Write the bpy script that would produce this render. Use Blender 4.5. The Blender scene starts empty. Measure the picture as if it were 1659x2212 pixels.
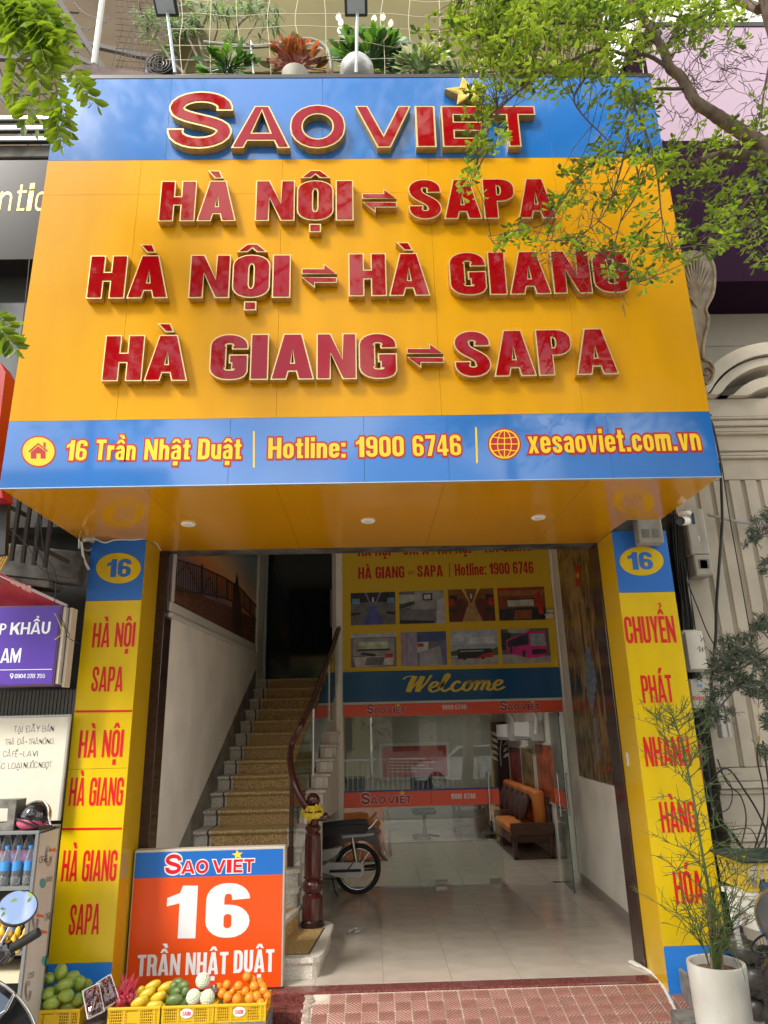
import bpy, math, random
from mathutils import Vector, Matrix, noise
from mathutils.geometry import tessellate_polygon
random.seed(7)
R = random.Random(11)
SC = bpy.context.scene
COL = SC.collection
# ---------------------------------------------------------------- camera, sky, sun, exposure
CAM = Vector((0, -4.2442, 1.75)); YAW, PITCH, ROLL, FPX = -0.0236, 0.3022, -0.0246, 1507.48
_f = Vector((-math.sin(YAW)*math.cos(PITCH), math.cos(YAW)*math.cos(PITCH), math.sin(PITCH)))
_r = Vector((math.cos(YAW), math.sin(YAW), 0)); _u = _r.cross(_f)
_c, _s = math.cos(ROLL), math.sin(ROLL)
CR, CU, CF = _c*_r+_s*_u, -_s*_r+_c*_u, _f
cd = bpy.data.cameras.new('camera'); cam = bpy.data.objects.new('camera', cd); COL.objects.link(cam)
cd.sensor_fit = 'HORIZONTAL'; cd.sensor_width = 36; cd.lens = FPX/1659*36; cd.clip_start = .05; cd.clip_end = 500
cam.matrix_world = Matrix(((CR.x, CU.x, -CF.x, CAM.x), (CR.y, CU.y, -CF.y, CAM.y), (CR.z, CU.z, -CF.z, CAM.z), (0, 0, 0, 1)))
SC.camera = cam
W = bpy.data.worlds.new('World'); SC.world = W; W.use_nodes = True
nt = W.node_tree; nt.nodes.clear(); N = nt.nodes.new; LK = nt.links.new
out = N('ShaderNodeOutputWorld'); bg = N('ShaderNodeBackground'); sky = N('ShaderNodeTexSky'); sky.sky_type = 'NISHITA'; sky.sun_disc = False
sky.sun_elevation = math.radians(45); sky.sun_rotation = math.radians(224); sky.air_density = 1.2; sky.dust_density = 2
tc = N('ShaderNodeTexCoord'); nz = N('ShaderNodeTexNoise'); nz.inputs['Scale'].default_value = 4.6; nz.inputs['Detail'].default_value = 6; nz.inputs['Distortion'].default_value = .4
rp = N('ShaderNodeValToRGB'); rp.color_ramp.elements[0].position = .43; rp.color_ramp.elements[1].position = .58
mx = N('ShaderNodeMixRGB'); mx.inputs[2].default_value = (11.6, 11.0, 9.9, 1)
LK(tc.outputs['Generated'], nz.inputs['Vector']); LK(nz.outputs['Fac'], rp.inputs[0]); LK(rp.outputs[0], mx.inputs[0]); LK(sky.outputs[0], mx.inputs[1])
LK(mx.outputs[0], bg.inputs[0]); bg.inputs[1].default_value = 0.15; LK(bg.outputs[0], out.inputs[0])
sd = bpy.data.lights.new('sun', 'SUN'); sun = bpy.data.objects.new('sun', sd); COL.objects.link(sun)
sd.energy = 2.5; sd.angle = math.radians(15); sd.color = (1, .95, .87)
_el, _az = math.radians(45), math.radians(224)   # hazy sun from behind the photographer, a little to the left
sdir = Vector((math.sin(_az)*math.cos(_el), math.cos(_az)*math.cos(_el), math.sin(_el)))
sun.rotation_euler = sdir.to_track_quat('Z', 'Y').to_euler()
SC.view_settings.view_transform = 'Standard'; SC.view_settings.look = 'None'; SC.view_settings.exposure = 1.08
SC.view_settings.gamma = 1; SC.view_settings.use_curve_mapping = False
SC.cycles.max_bounces = 8; SC.cycles.transparent_max_bounces = 12; SC.cycles.use_denoising = True
# ---------------------------------------------------------------- helpers
def ray(px, py): return CF+CR*((px-829.5)/FPX)-CU*((py-1106)/FPX)
def at(px, py, y=None, x=None, z=None, pl=None):
    """the point a sight line meets on a plane of the place"""
    d = ray(px, py)
    if pl: p0, n = pl; return CAM+d*((Vector(p0)-CAM).dot(Vector(n))/d.dot(Vector(n)))
    if y is not None: return CAM+d*((y-CAM.y)/d.y)
    if x is not None: return CAM+d*((x-CAM.x)/d.x)
    return CAM+d*((z-CAM.z)/d.z)
MATS = {}
def mat(name, c, rough=.5, metal=0, var=0, vs=8, bump=0, bs=40, coat=0, spec=.5, trans=0, emit=None, es=1, c2=None, vdet=4, obj=True, stretch=None, bd=.01):
    if name in MATS: return MATS[name]
    m = bpy.data.materials.new(name); m.use_nodes = True; t = m.node_tree; b = t.nodes['Principled BSDF']
    b.inputs['Base Color'].default_value = (*c, 1); b.inputs['Roughness'].default_value = rough; b.inputs['Metallic'].default_value = metal
    b.inputs['Coat Weight'].default_value = coat; b.inputs['Coat Roughness'].default_value = .04; b.inputs['Specular IOR Level'].default_value = spec
    b.inputs['Transmission Weight'].default_value = trans
    if emit: b.inputs['Emission Color'].default_value = (*emit, 1); b.inputs['Emission Strength'].default_value = es
    co = t.nodes.new('ShaderNodeTexCoord'); src = co.outputs['Object']
    if stretch:
        mp = t.nodes.new('ShaderNodeMapping'); mp.inputs['Scale'].default_value = stretch; t.links.new(src, mp.inputs[0]); src = mp.outputs[0]
    if var or c2:
        n = t.nodes.new('ShaderNodeTexNoise'); n.inputs['Scale'].default_value = vs; n.inputs['Detail'].default_value = vdet; t.links.new(src, n.inputs['Vector'])
        r = t.nodes.new('ShaderNodeValToRGB'); r.color_ramp.elements[0].position = .35; r.color_ramp.elements[1].position = .65
        a = c2 or tuple(x*(1-var) for x in c); e = c if c2 else tuple(min(1, x*(1+var*.5)) for x in c)
        r.color_ramp.elements[0].color = (*a, 1); r.color_ramp.elements[1].color = (*e, 1)
        t.links.new(n.outputs['Fac'], r.inputs[0]); t.links.new(r.outputs[0], b.inputs['Base Color'])
    if bump:
        n = t.nodes.new('ShaderNodeTexNoise'); n.inputs['Scale'].default_value = bs; n.inputs['Detail'].default_value = 5; t.links.new(src, n.inputs['Vector'])
        bn = t.nodes.new('ShaderNodeBump'); bn.inputs['Strength'].default_value = bump; bn.inputs['Distance'].default_value = bd
        t.links.new(n.outputs['Fac'], bn.inputs['Height']); t.links.new(bn.outputs[0], b.inputs['Normal'])
    MATS[name] = m; return m
def glassmat(name, tint=(.9, .96, .94), refl=1.0):
    m = bpy.data.materials.new(name); m.use_nodes = True; t = m.node_tree; t.nodes.clear()
    o = t.nodes.new('ShaderNodeOutputMaterial'); x = t.nodes.new('ShaderNodeMixShader'); g = t.nodes.new('ShaderNodeBsdfGlossy'); g.inputs['Roughness'].default_value = 0.0
    tr = t.nodes.new('ShaderNodeBsdfTransparent'); tr.inputs[0].default_value = (*tint, 1); f = t.nodes.new('ShaderNodeFresnel'); f.inputs[0].default_value = 1.52
    k = t.nodes.new('ShaderNodeMath'); k.operation = 'MULTIPLY'; k.inputs[1].default_value = 2.0*refl; k.use_clamp = True
    t.links.new(f.outputs[0], k.inputs[0]); t.links.new(k.outputs[0], x.inputs[0]); t.links.new(tr.outputs[0], x.inputs[1]); t.links.new(g.outputs[0], x.inputs[2]); t.links.new(x.outputs[0], o.inputs[0])
    MATS[name] = m; return m
def leafmat(name, c1, c2, trans=.35, rough=.4):
    m = bpy.data.materials.new(name); m.use_nodes = True; t = m.node_tree; b = t.nodes['Principled BSDF']; o = t.nodes['Material Output']
    a = t.nodes.new('ShaderNodeAttribute'); a.attribute_name = 'tone'; r = t.nodes.new('ShaderNodeValToRGB')
    oi = t.nodes.new('ShaderNodeObjectInfo'); ad = t.nodes.new('ShaderNodeMath'); ad.operation = 'ADD'; ml = t.nodes.new('ShaderNodeMath'); ml.operation = 'MULTIPLY'; ml.inputs[1].default_value = .3
    t.links.new(oi.outputs['Random'], ml.inputs[0]); t.links.new(a.outputs['Fac'], ad.inputs[0]); t.links.new(ml.outputs[0], ad.inputs[1]); t.links.new(ad.outputs[0], r.inputs[0])
    r.color_ramp.elements[0].position = .15; r.color_ramp.elements[0].color = (*c1, 1); r.color_ramp.elements[1].position = 1; r.color_ramp.elements[1].color = (*c2, 1)
    t.links.new(r.outputs[0], b.inputs['Base Color']); b.inputs['Roughness'].default_value = rough
    tl = t.nodes.new('ShaderNodeBsdfTranslucent'); hs = t.nodes.new('ShaderNodeHueSaturation'); hs.inputs['Value'].default_value = 2.2; hs.inputs['Hue'].default_value = .485
    t.links.new(r.outputs[0], hs.inputs['Color']); t.links.new(hs.outputs[0], tl.inputs[0])
    x = t.nodes.new('ShaderNodeMixShader'); x.inputs[0].default_value = trans
    t.links.new(b.outputs[0], x.inputs[1]); t.links.new(tl.outputs[0], x.inputs[2]); t.links.new(x.outputs[0], o.inputs[0]); MATS[name] = m; return m
class MB:
    def __init__(s): s.v = []; s.f = []; s.mi = []; s.k = 0; s.tone = []
    def m(s, k): s.k = k; return s
    def add(s, V, F):
        b = len(s.v); s.v += [tuple(p) for p in V]; s.f += [tuple(b+i for i in f) for f in F]; s.mi += [s.k]*len(F); return s
    def box(s, x0, x1, y0, y1, z0, z1, ch=0):
        if x0 > x1: x0, x1 = x1, x0
        if y0 > y1: y0, y1 = y1, y0
        if z0 > z1: z0, z1 = z1, z0
        return s.obox(Vector(((x0+x1)/2, (y0+y1)/2, (z0+z1)/2)), Vector((1, 0, 0)), Vector((0, 1, 0)), Vector((0, 0, 1)), (x1-x0)/2, (y1-y0)/2, (z1-z0)/2, ch)
    def obox(s, c, ax, ay, az, hx, hy, hz, ch=0):
        c = Vector(c)
        if ch <= 0:
            V = [c+ax*(hx*i)+ay*(hy*j)+az*(hz*k) for i in (-1, 1) for j in (-1, 1) for k in (-1, 1)]
            return s.add(V, [(0, 1, 3, 2), (4, 6, 7, 5), (0, 4, 5, 1), (2, 3, 7, 6), (0, 2, 6, 4), (1, 5, 7, 3)])
        ch = min(ch, hx*.9, hy*.9, hz*.9); V = []; idx = {}
        for i in (-1, 1):
            for j in (-1, 1):
                for k in (-1, 1):
                    for a in range(3):
                        q = [hx-ch, hy-ch, hz-ch]; q[a] += ch; idx[i, j, k, a] = len(V); V.append(c+ax*(q[0]*i)+ay*(q[1]*j)+az*(q[2]*k))
        F = []
        for a in range(3):
            o = [b for b in range(3) if b != a]
            for sg in (-1, 1):
                q = []
                for e in ((-1, -1), (1, -1), (1, 1), (-1, 1)):
                    t = [0, 0, 0]; t[a] = sg; t[o[0]] = e[0]; t[o[1]] = e[1]; q.append(idx[(*t, a)])
                F.append(tuple(q) if (sg > 0) != (a == 1) else tuple(q[::-1]))
            for e in ((-1, -1), (1, -1), (1, 1), (-1, 1)):
                t0 = [0, 0, 0]; t1 = [0, 0, 0]; t0[a] = -1; t1[a] = 1
                for t in (t0, t1): t[o[0]] = e[0]; t[o[1]] = e[1]
                F.append((idx[(*t0, o[0])], idx[(*t1, o[0])], idx[(*t1, o[1])], idx[(*t0, o[1])]))
        for i in (-1, 1):
            for j in (-1, 1):
                for k in (-1, 1): F.append((idx[i, j, k, 0], idx[i, j, k, 1], idx[i, j, k, 2]))
        return s.add(V, F)
    def quad(s, a, b, c, d): return s.add([a, b, c, d], [(0, 1, 2, 3)])
    def beam(s, a, b, w, h, up=Vector((0, 0, 1)), ch=0):
        a, b = Vector(a), Vector(b); d = (b-a); l = d.length; d.normalize(); n = d.cross(up)
        if n.length < .01: n = d.cross(Vector((0, 1, 0)))
        n.normalize(); m = n.cross(d); return s.obox((a+b)/2, d, n, m, l/2, w/2, h/2, ch)
    def tube(s, P, r, n=8, caps=True):
        P = [Vector(p) for p in P]; V = []; F = []; prev = None
        rr = r if isinstance(r, (list, tuple)) else [r]*len(P)
        for i, p in enumerate(P):
            d = (P[min(i+1, len(P)-1)]-P[max(i-1, 0)])
            if d.length < 1e-9: d = Vector((0, 0, 1))
            d.normalize()
            if prev is None: a = d.orthogonal().normalized()
            else:
                a = prev-d*prev.dot(d); a = a.normalized() if a.length > 1e-6 else d.orthogonal().normalized()
            prev = a; b = d.cross(a)
            V += [p+(a*math.cos(2*math.pi*k/n)+b*math.sin(2*math.pi*k/n))*rr[i] for k in range(n)]
        for i in range(len(P)-1): F += [(i*n+k, i*n+(k+1) % n, (i+1)*n+(k+1) % n, (i+1)*n+k) for k in range(n)]
        if caps: F += [tuple(range(n))[::-1], tuple((len(P)-1)*n+k for k in range(n))]
        return s.add(V, F)
    def lathe(s, c, prof, n=20, ax=Vector((0, 0, 1)), sx=1, sy=1):
        c = Vector(c); ax = Vector(ax).normalized(); a = ax.orthogonal().normalized() if abs(ax.z) < .99 else Vector((1, 0, 0)); b = ax.cross(a); V = []; F = []
        for r, z in prof: V += [c+ax*z+a*(r*sx*math.cos(2*math.pi*k/n))+b*(r*sy*math.sin(2*math.pi*k/n)) for k in range(n)]
        for i in range(len(prof)-1): F += [(i*n+k, i*n+(k+1) % n, (i+1)*n+(k+1) % n, (i+1)*n+k) for k in range(n)]
        F += [tuple(range(n))[::-1], tuple((len(prof)-1)*n+k for k in range(n))]
        return s.add(V, F)
    def ball(s, c, rx, ry=None, rz=None, n=10, m=7, M=None, jit=0, rng=R):
        ry = ry or rx; rz = rz or rx; c = Vector(c); V = []; F = []
        for i in range(m+1):
            t = math.pi*i/m
            for k in range(n):
                f = 2*math.pi*k/n; p = Vector((rx*math.sin(t)*math.cos(f), ry*math.sin(t)*math.sin(f), rz*math.cos(t)))
                if M: p = M @ p
                V.append(c+p)
        for i in range(m): F += [(i*n+k, (i+1)*n+k, (i+1)*n+(k+1) % n, i*n+(k+1) % n) for k in range(n)]
        return s.add(V, F)
    def torus(s, c, ax, Rr, r, n=32, m=8, a0=0, a1=360):
        ax = Vector(ax).normalized(); a = ax.orthogonal().normalized(); b = ax.cross(a); c = Vector(c)
        P = [c+(a*math.cos(math.radians(a0+(a1-a0)*i/n))+b*math.sin(math.radians(a0+(a1-a0)*i/n)))*Rr for i in range(n+1)]
        return s.tube(P, r, m, caps=abs(a1-a0) < 359)
    def prism(s, P, e, holes=()):
        """planar polygon P (3-D) pushed along e"""
        P = [Vector(p) for p in P]; e = Vector(e); loops = [P]+[[Vector(q) for q in h] for h in holes]; flat = [p for l in loops for p in l]; n = len(flat)
        T = tessellate_polygon([[p for p in l] for l in loops]); V = flat+[p+e for p in flat]; F = []
        for t in T:
            t = tuple(t)
            nn = (flat[t[1]]-flat[t[0]]).cross(flat[t[2]]-flat[t[0]])
            if nn.dot(e) > 0: t = t[::-1]
            F.append(t); F.append(tuple(i+n for i in t[::-1]))
        b = 0
        for l in loops:
            k = len(l); F += [(b+i, b+(i+1) % k, b+(i+1) % k+n, b+i+n) for i in range(k)]; b += k
        return s.add(V, F)
    def flat(s, loops, fn, off=0.):
        """2-D polygon with holes mapped by fn(u, v, off)"""
        fl = [p for l in loops for p in l]; T = tessellate_polygon([[Vector((p[0], p[1], 0)) for p in l] for l in loops])
        return s.add([fn(p[0], p[1], off) for p in fl], [tuple(t) for t in T])
    def mesh(s, mats, smooth=None, name='shape'):
        me = bpy.data.meshes.new(name); me.from_pydata(s.v, [], s.f)
        for m in (mats if isinstance(mats, (list, tuple)) else [mats]): me.materials.append(m)
        me.polygons.foreach_set('material_index', s.mi)
        if smooth is not None:
            me.polygons.foreach_set('use_smooth', [True]*len(s.f)); me.update(); me.set_sharp_from_angle(angle=math.radians(smooth))
        if s.tone:
            a = me.attributes.new('tone', 'FLOAT', 'POINT'); a.data.foreach_set('value', s.tone)
        me.update(); return me
def obj(name, mb, mats, parent=None, smooth=None, kind=None, label=None):
    me = mb if isinstance(mb, bpy.types.Mesh) else mb.mesh(mats, smooth, name)
    o = bpy.data.objects.new(name, me); COL.objects.link(o)
    if parent:
        o.parent = parent
        p = parent; w = Vector((0, 0, 0))
        while p: w += p.location; p = p.parent
        o.location = -w
    if kind: o['kind'] = kind
    if label: o['label'] = label
    return o
def thing(name, label, cat, loc=(0, 0, 0), group=None):
    o = bpy.data.objects.new(name, None); COL.objects.link(o); o.location = loc; o.empty_display_size = .1
    o['label'] = label; o['category'] = cat
    if group: o['group'] = group
    return o
def solo(name, mb, mats, label, cat, group=None, smooth=None):
    o = obj(name, mb, mats, None, smooth); o['label'] = label; o['category'] = cat
    if group: o['group'] = group
    return o
def struct(name, mb, mats, parent=None, smooth=None): return obj(name, mb, mats, parent, smooth, 'structure')
def piece(name, me, parent, loc, rot=0):
    """a piece of a surface that shares its mesh; local mesh placed at loc"""
    o = bpy.data.objects.new(name, me); COL.objects.link(o); o.parent = parent
    p = parent; w = Vector((0, 0, 0))
    while p: w += p.location; p = p.parent
    o.location = Vector(loc)-w; o.rotation_euler = (0, 0, rot); return o
def relocate(o, loc):
    """moves a mesh thing's origin to loc, the shape stays"""
    loc = Vector(loc); o.data.transform(Matrix.Translation(-loc)); o.location = loc; return o
def frame_of(P0, P1, yfix=None):
    u = (Vector(P1)-Vector(P0)); return u
def textmap(p0, p1, top, gw, **pl):
    """returns fn(u, v, off): letter units to a plane given by three sight points"""
    A, B = at(*p0, **pl), at(*p1, **pl); T = at(*top, **pl)
    u = B-A; w = u.length; u.normalize()
    n = Vector((0, -1, 0)) if 'y' in pl else (Vector((-1 if A.x > 0 else 1, 0, 0)) if 'x' in pl else Vector(pl['pl'][1]))
    v = n.cross(u) if False else (Vector((0, 0, 1))-n*n.z).normalized()
    h = (T-A).dot(v)-((T-A).dot(u)*0); base = A
    tt = (T-A).dot(u)/w; h = (T-(A+(B-A)*tt)).dot(v)
    return lambda a, b, off=0.: base+u*(a*w/gw)+v*(b*h)+n*off
def printed(parent, name, txt, p0, p1, top, m, off=.002, grow=0., pl=None, label=None, **kw):
    L, w = typeset(txt, **kw); fn = textmap(p0, p1, top, w, **pl); mb = MB(); k = 0
    for ch, ps in L:
        for o, hs in ps:
            keep = [h for h in hs if min(max(p[0] for p in h)-min(p[0] for p in h), max(p[1] for p in h)-min(p[1] for p in h)) > 2.3*grow]
            mb.flat([offset(o, grow)]+[offset(h, -grow) for h in keep], fn, off+k*.0002); k = (k+1) % 4
    return obj(name, mb, m, parent, label=label)
def star(c, r, r2=.42, rot=90): return [(c[0]+(r if i % 2 == 0 else r*r2)*math.cos(math.radians(rot+36*i)), c[1]+(r if i % 2 == 0 else r*r2)*math.sin(math.radians(rot+36*i))) for i in range(10)]
def polyon(mb, pts, off=.002, **pl):
    n = Vector((0, -1, 0)) if 'y' in pl else (Vector((-1, 0, 0)) if ('x' in pl and pl['x'] > 0) else (Vector((1, 0, 0)) if 'x' in pl else (Vector((0, 0, 1)) if 'z' in pl else Vector(pl['pl'][1]))))
    P = [at(*p, **pl)+n*off for p in pts]; T = tessellate_polygon([P]); mb.add(P, [tuple(t) for t in T]); return mb
def bend(P, n=4):
    """smooth curve through points"""
    P = [Vector(p) for p in P]; Q = []
    for i in range(len(P)-1):
        a, b, c, d = P[max(i-1, 0)], P[i], P[i+1], P[min(i+2, len(P)-1)]
        for k in range(n):
            t = k/n; Q.append(.5*((2*b)+(c-a)*t+(2*a-5*b+4*c-d)*t*t+(3*b-a-3*c+d)*t**3))
    return Q+[P[-1]]
WIDE = dict(S=1.12, A=1.22, O=1.18, V=1.2, E=.95, T=1.0)
# ---------------------------------------------------------------- lettering
def arc(cx, cy, rx, ry, a0, a1, n=8):
    return [(cx+rx*math.cos(math.radians(a0+(a1-a0)*i/n)), cy+ry*math.sin(math.radians(a0+(a1-a0)*i/n))) for i in range(n+1)]
def rrect(x0, y0, x1, y1, rx, ry, n=5, c='1111'):
    P = []
    for k, (cx, cy, a) in enumerate(((x1-rx, y0+ry, -90), (x1-rx, y1-ry, 0), (x0+rx, y1-ry, 90), (x0+rx, y0+ry, 180))):
        if c[k] == '1': P += arc(cx, cy, rx, ry, a, a+90, n)
        else: P.append(((x1, y0), (x1, y1), (x0, y1), (x0, y0))[k])
    return P
def bez(a, b, c, d, n=8):
    return [tuple((1-t)**3*a[k]+3*(1-t)**2*t*b[k]+3*(1-t)*t*t*c[k]+t**3*d[k] for k in (0, 1)) for t in [i/n for i in range(n+1)]]
def stroke_sides(P, wx, wy):
    Q = [P[0]]
    for p in P[1:]:
        if math.hypot(p[0]-Q[-1][0], p[1]-Q[-1][1]) > 1e-5: Q.append(p)
    L, R = [], []
    for i, p in enumerate(Q):
        a = Q[max(0, i-1)]; b = Q[min(len(Q)-1, i+1)]
        dx, dy = b[0]-a[0], b[1]-a[1]; l = math.hypot(dx, dy) or 1
        nx, ny = -dy/l, dx/l
        L.append((p[0]+nx*wx/2, p[1]+ny*wy/2)); R.append((p[0]-nx*wx/2, p[1]-ny*wy/2))
    return L, R
def stroke(P, wx, wy):
    L, R = stroke_sides(P, wx, wy)
    return L+R[::-1]
def area(P): return sum(P[i-1][0]*P[i][1]-P[i][0]*P[i-1][1] for i in range(len(P)))/2
def clean(P):
    """cuts the small loops off a self-crossing outline"""
    cr = lambda a, b, c: (b[0]-a[0])*(c[1]-a[1])-(b[1]-a[1])*(c[0]-a[0])
    for _ in range(24):
        n = len(P); hit = None
        for i in range(n):
            for g in range(2, max(3, int(n*.3))):
                j = (i+g) % n
                a, b, c, d = P[i], P[(i+1) % n], P[j], P[(j+1) % n]
                if (j+1) % n == i: continue
                p, q, r, t = cr(a, b, c), cr(a, b, d), cr(c, d, a), cr(c, d, b)
                if p*q < 0 and r*t < 0: u = r/(r-t); hit = (i, g, (a[0]+(b[0]-a[0])*u, a[1]+(b[1]-a[1])*u)); break
            if hit: break
        if not hit: return P
        i, g, x = hit; drop = {(i+k) % n for k in range(1, g+1)}
        P = [p for k, p in enumerate(P[i:]+P[:i]) if ((k+i) % n) not in drop]; P.insert(1, x)
        if len(P) < 4: return P
    return P
def offset(P, d):
    """grow (d>0) a polygon by mitred offset"""
    if abs(d) < 1e-9: return clean(P)
    Q = [P[0]]
    for p in P[1:]:
        if math.hypot(p[0]-Q[-1][0], p[1]-Q[-1][1]) > 1e-5: Q.append(p)
    if math.hypot(Q[0][0]-Q[-1][0], Q[0][1]-Q[-1][1]) < 1e-5: Q.pop()
    s = 1 if area(Q) > 0 else -1
    out = []
    n = len(Q)
    for i in range(n):
        a, p, b = Q[i-1], Q[i], Q[(i+1) % n]
        u = (p[0]-a[0], p[1]-a[1]); v = (b[0]-p[0], b[1]-p[1])
        lu, lv = math.hypot(*u), math.hypot(*v)
        n1 = (u[1]/lu*s, -u[0]/lu*s); n2 = (v[1]/lv*s, -v[0]/lv*s)
        k = 1+n1[0]*n2[0]+n1[1]*n2[1]
        k = max(k, .35)
        out.append((p[0]+(n1[0]+n2[0])/k*d, p[1]+(n1[1]+n2[1])/k*d))
    return clean(out)
def glyph(ch, w, s, b, rd=(.46, .27)):
    """pieces [(outer, [holes])] of one letter, cap height 1, width w, stem s, bar b"""
    RX, RY = rd[0]*w, rd[1]
    xl, xr, yT, yB = s/2, w-s/2, 1-b/2, b/2
    ex, ey = max(RX-s/2, .02), max(RY-b/2, .02)
    box = lambda x0, y0, x1, y1: ([(x0, y0), (x1, y0), (x1, y1), (x0, y1)], [])
    if ch == 'I': return [box(0, 0, w, 1)]
    if ch == '|': return [box(0, -.15, w, 1.15)]
    if ch == 'H':
        m = .5
        return [([(0, 0), (s, 0), (s, m-b/2), (w-s, m-b/2), (w-s, 0), (w, 0), (w, 1), (w-s, 1), (w-s, m+b/2), (s, m+b/2), (s, 1), (0, 1)], [])]
    if ch == 'N':
        q = s*.86; h = .56
        return [([(0, 0), (q, 0), (q, h), (w-q, 0), (w, 0), (w, 1), (w-q, 1), (w-q, 1-h), (q, 1), (0, 1)], [])]
    if ch == 'M':
        q = s*.8
        return [([(0, 0), (q, 0), (q, .66), (w/2-.07, 0), (w/2+.07, 0), (w-q, .66), (w-q, 0), (w, 0), (w, 1), (w-q*1.1, 1), (w/2, .45), (q*1.1, 1), (0, 1)], [])]
    if ch == 'A':
        t = s*1.12; k = w/2-t/2; q = s*.96; y0 = .17; y1 = y0+b*.85; top = min((w/2-q)/k, .8)
        X = lambda y: q+y*k
        hole = [(X(y1), y1), (w-X(y1), y1), (w/2, max(top+.12, y1+.3))]
        return [([(0, 0), (q, 0), (X(y0), y0), (w-X(y0), y0), (w-q, 0), (w, 0), (w/2+t/2, 1), (w/2-t/2, 1)], [hole[::-1]])]
    if ch == 'V':
        k = w/2-s*.52
        return [([(w/2-s*.52, 0), (w/2+s*.52, 0), (w, 1), (w-s, 1), (w/2, .30), (s, 1), (0, 1)], [])]
    if ch == 'Y':
        return [([(w/2-s/2, 0), (w/2+s/2, 0), (w/2+s/2, .4), (w, 1), (w-s, 1), (w/2, .62), (s, 1), (0, 1), (w/2-s/2, .4)], [])]
    if ch == 'X':
        return [([(0, 0), (s, 0), (w/2, .32), (w-s, 0), (w, 0), (w/2+s*.5, .5), (w, 1), (w-s, 1), (w/2, .68), (s, 1), (0, 1), (w/2-s*.5, .5)], [])]
    if ch == 'K':
        return [([(0, 0), (s, 0), (s, .3), (s+.1, .42), (w-s, 0), (w, 0), (s+.33, .6), (w, 1), (w-s, 1), (s, .58), (s, 1), (0, 1)], [])]
    if ch == 'T': return [([(w/2-s/2, 0), (w/2+s/2, 0), (w/2+s/2, 1-b), (w, 1-b), (w, 1), (0, 1), (0, 1-b), (w/2-s/2, 1-b)], [])]
    if ch == 'L': return [([(0, 0), (w, 0), (w, b), (s, b), (s, 1), (0, 1)], [])]
    if ch == 'E':
        m = .5
        return [([(0, 0), (w, 0), (w, b), (s, b), (s, m-b/2), (w*.93, m-b/2), (w*.93, m+b/2), (s, m+b/2), (s, 1-b), (w, 1-b), (w, 1), (0, 1)], [])]
    if ch == 'F':
        m = .5
        return [([(0, 0), (s, 0), (s, m-b/2), (w*.93, m-b/2), (w*.93, m+b/2), (s, m+b/2), (s, 1-b), (w, 1-b), (w, 1), (0, 1)], [])]
    if ch in 'O0': return [(rrect(0, 0, w, 1, RX, RY), [rrect(s, b, w-s, 1-b, min(ex, (w-2*s)*.49), ey*.8)[::-1]])]
    if ch == 'S':
        q = min(RY, .29); c1, c2 = 1-q, q
        P = [(xr, .655), (xr, c1)]+arc(xr-ex, c1, ex, yT-c1, 0, 90, 5)+arc(xl+ex, c1, ex, yT-c1, 90, 180, 5)
        P += bez((xl, c1-.02), (xl, .50), (xr, .50), (xr, c2+.02), 10)
        P += arc(xr-ex, c2, ex, c2-yB, 0, -90, 5)+arc(xl+ex, c2, ex, c2-yB, -90, -180, 5)+[(xl, .345)]
        return [(stroke(P, s, b), [])]
    if ch == 'C':
        P = [(xr, .62), (xr, 1-RY)]+arc(xr-ex, 1-RY, ex, yT-1+RY, 0, 90, 5)+arc(xl+ex, 1-RY, ex, yT-1+RY, 90, 180, 5)+arc(xl+ex, RY, ex, RY-yB, 180, 270, 5)+arc(xr-ex, RY, ex, RY-yB, -90, 0, 5)+[(xr, .38)]
        return [(stroke(P, s, b), [])]
    if ch == 'G':
        P = [(xr, .66), (xr, 1-RY)]+arc(xr-ex, 1-RY, ex, yT-1+RY, 0, 90, 5)+arc(xl+ex, 1-RY, ex, yT-1+RY, 90, 180, 5)+arc(xl+ex, RY, ex, RY-yB, 180, 270, 5)+arc(xr-ex*.7, RY*.7, ex*.7, RY*.7-yB, -90, 0, 4)+[(xr, .36)]
        L, R = stroke_sides(P, s, b)   # path runs counter-clockwise: R is the outer side
        L = L[:-1]; R = R[:-1]
        return [(R+[(w, .55), (w*.5, .55), (w*.5, .55-b*.85), (w-s, .55-b*.85)]+L[::-1], [])]
    if ch == 'U':
        P = [(xl, 1), (xl, RY)]+arc(xl+ex, RY, ex, RY-yB, 180, 270, 5)+arc(xr-ex, RY, ex, RY-yB, -90, 0, 5)+[(xr, 1)]
        return [(stroke(P, s, b), [])]
    if ch in 'PR':
        m = .42
        hole = rrect(s, m+b*.8, w-s, 1-b*.85, min(ex, (w-2*s)*.6), min(ey, .1), 4, '1100')[::-1]
        bowl = arc(w-RX*.9, m+RY*.9, RX*.9, RY*.9, -90, 0, 5)+arc(w-RX*.9, 1-RY*.9, RX*.9, RY*.9, 0, 90, 5)
        if ch == 'P': return [([(0, 0), (s, 0), (s, m)]+bowl+[(0, 1)], [hole])]
        return [([(0, 0), (s, 0), (s, m), (w*.52, m), (w-s*1.02, 0), (w+.03, 0), (w-.04, m*.9), (w-.02, m+.05)]+bowl[4:]+[(0, 1)], [hole])]
    if ch == 'B':
        return [(rrect(0, 0, w, 1, RX*.8, RY*.9, 5, '1100'), [rrect(s, b, w-s, .5-b*.45, .03, .05)[::-1], rrect(s, .5+b*.45, w-s, 1-b, .03, .05)[::-1]])]
    if ch == '2':
        P = [(xl, .70), (xl, .78)]+arc(w/2, .76, w/2-xl, yT-.76, 180, 0, 6)+[(xr, .62), (w*.5, .38), (xl, b*.6), (w, b*.5)]
        return [(stroke(P, s*.9, b*.9), [])]
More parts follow.
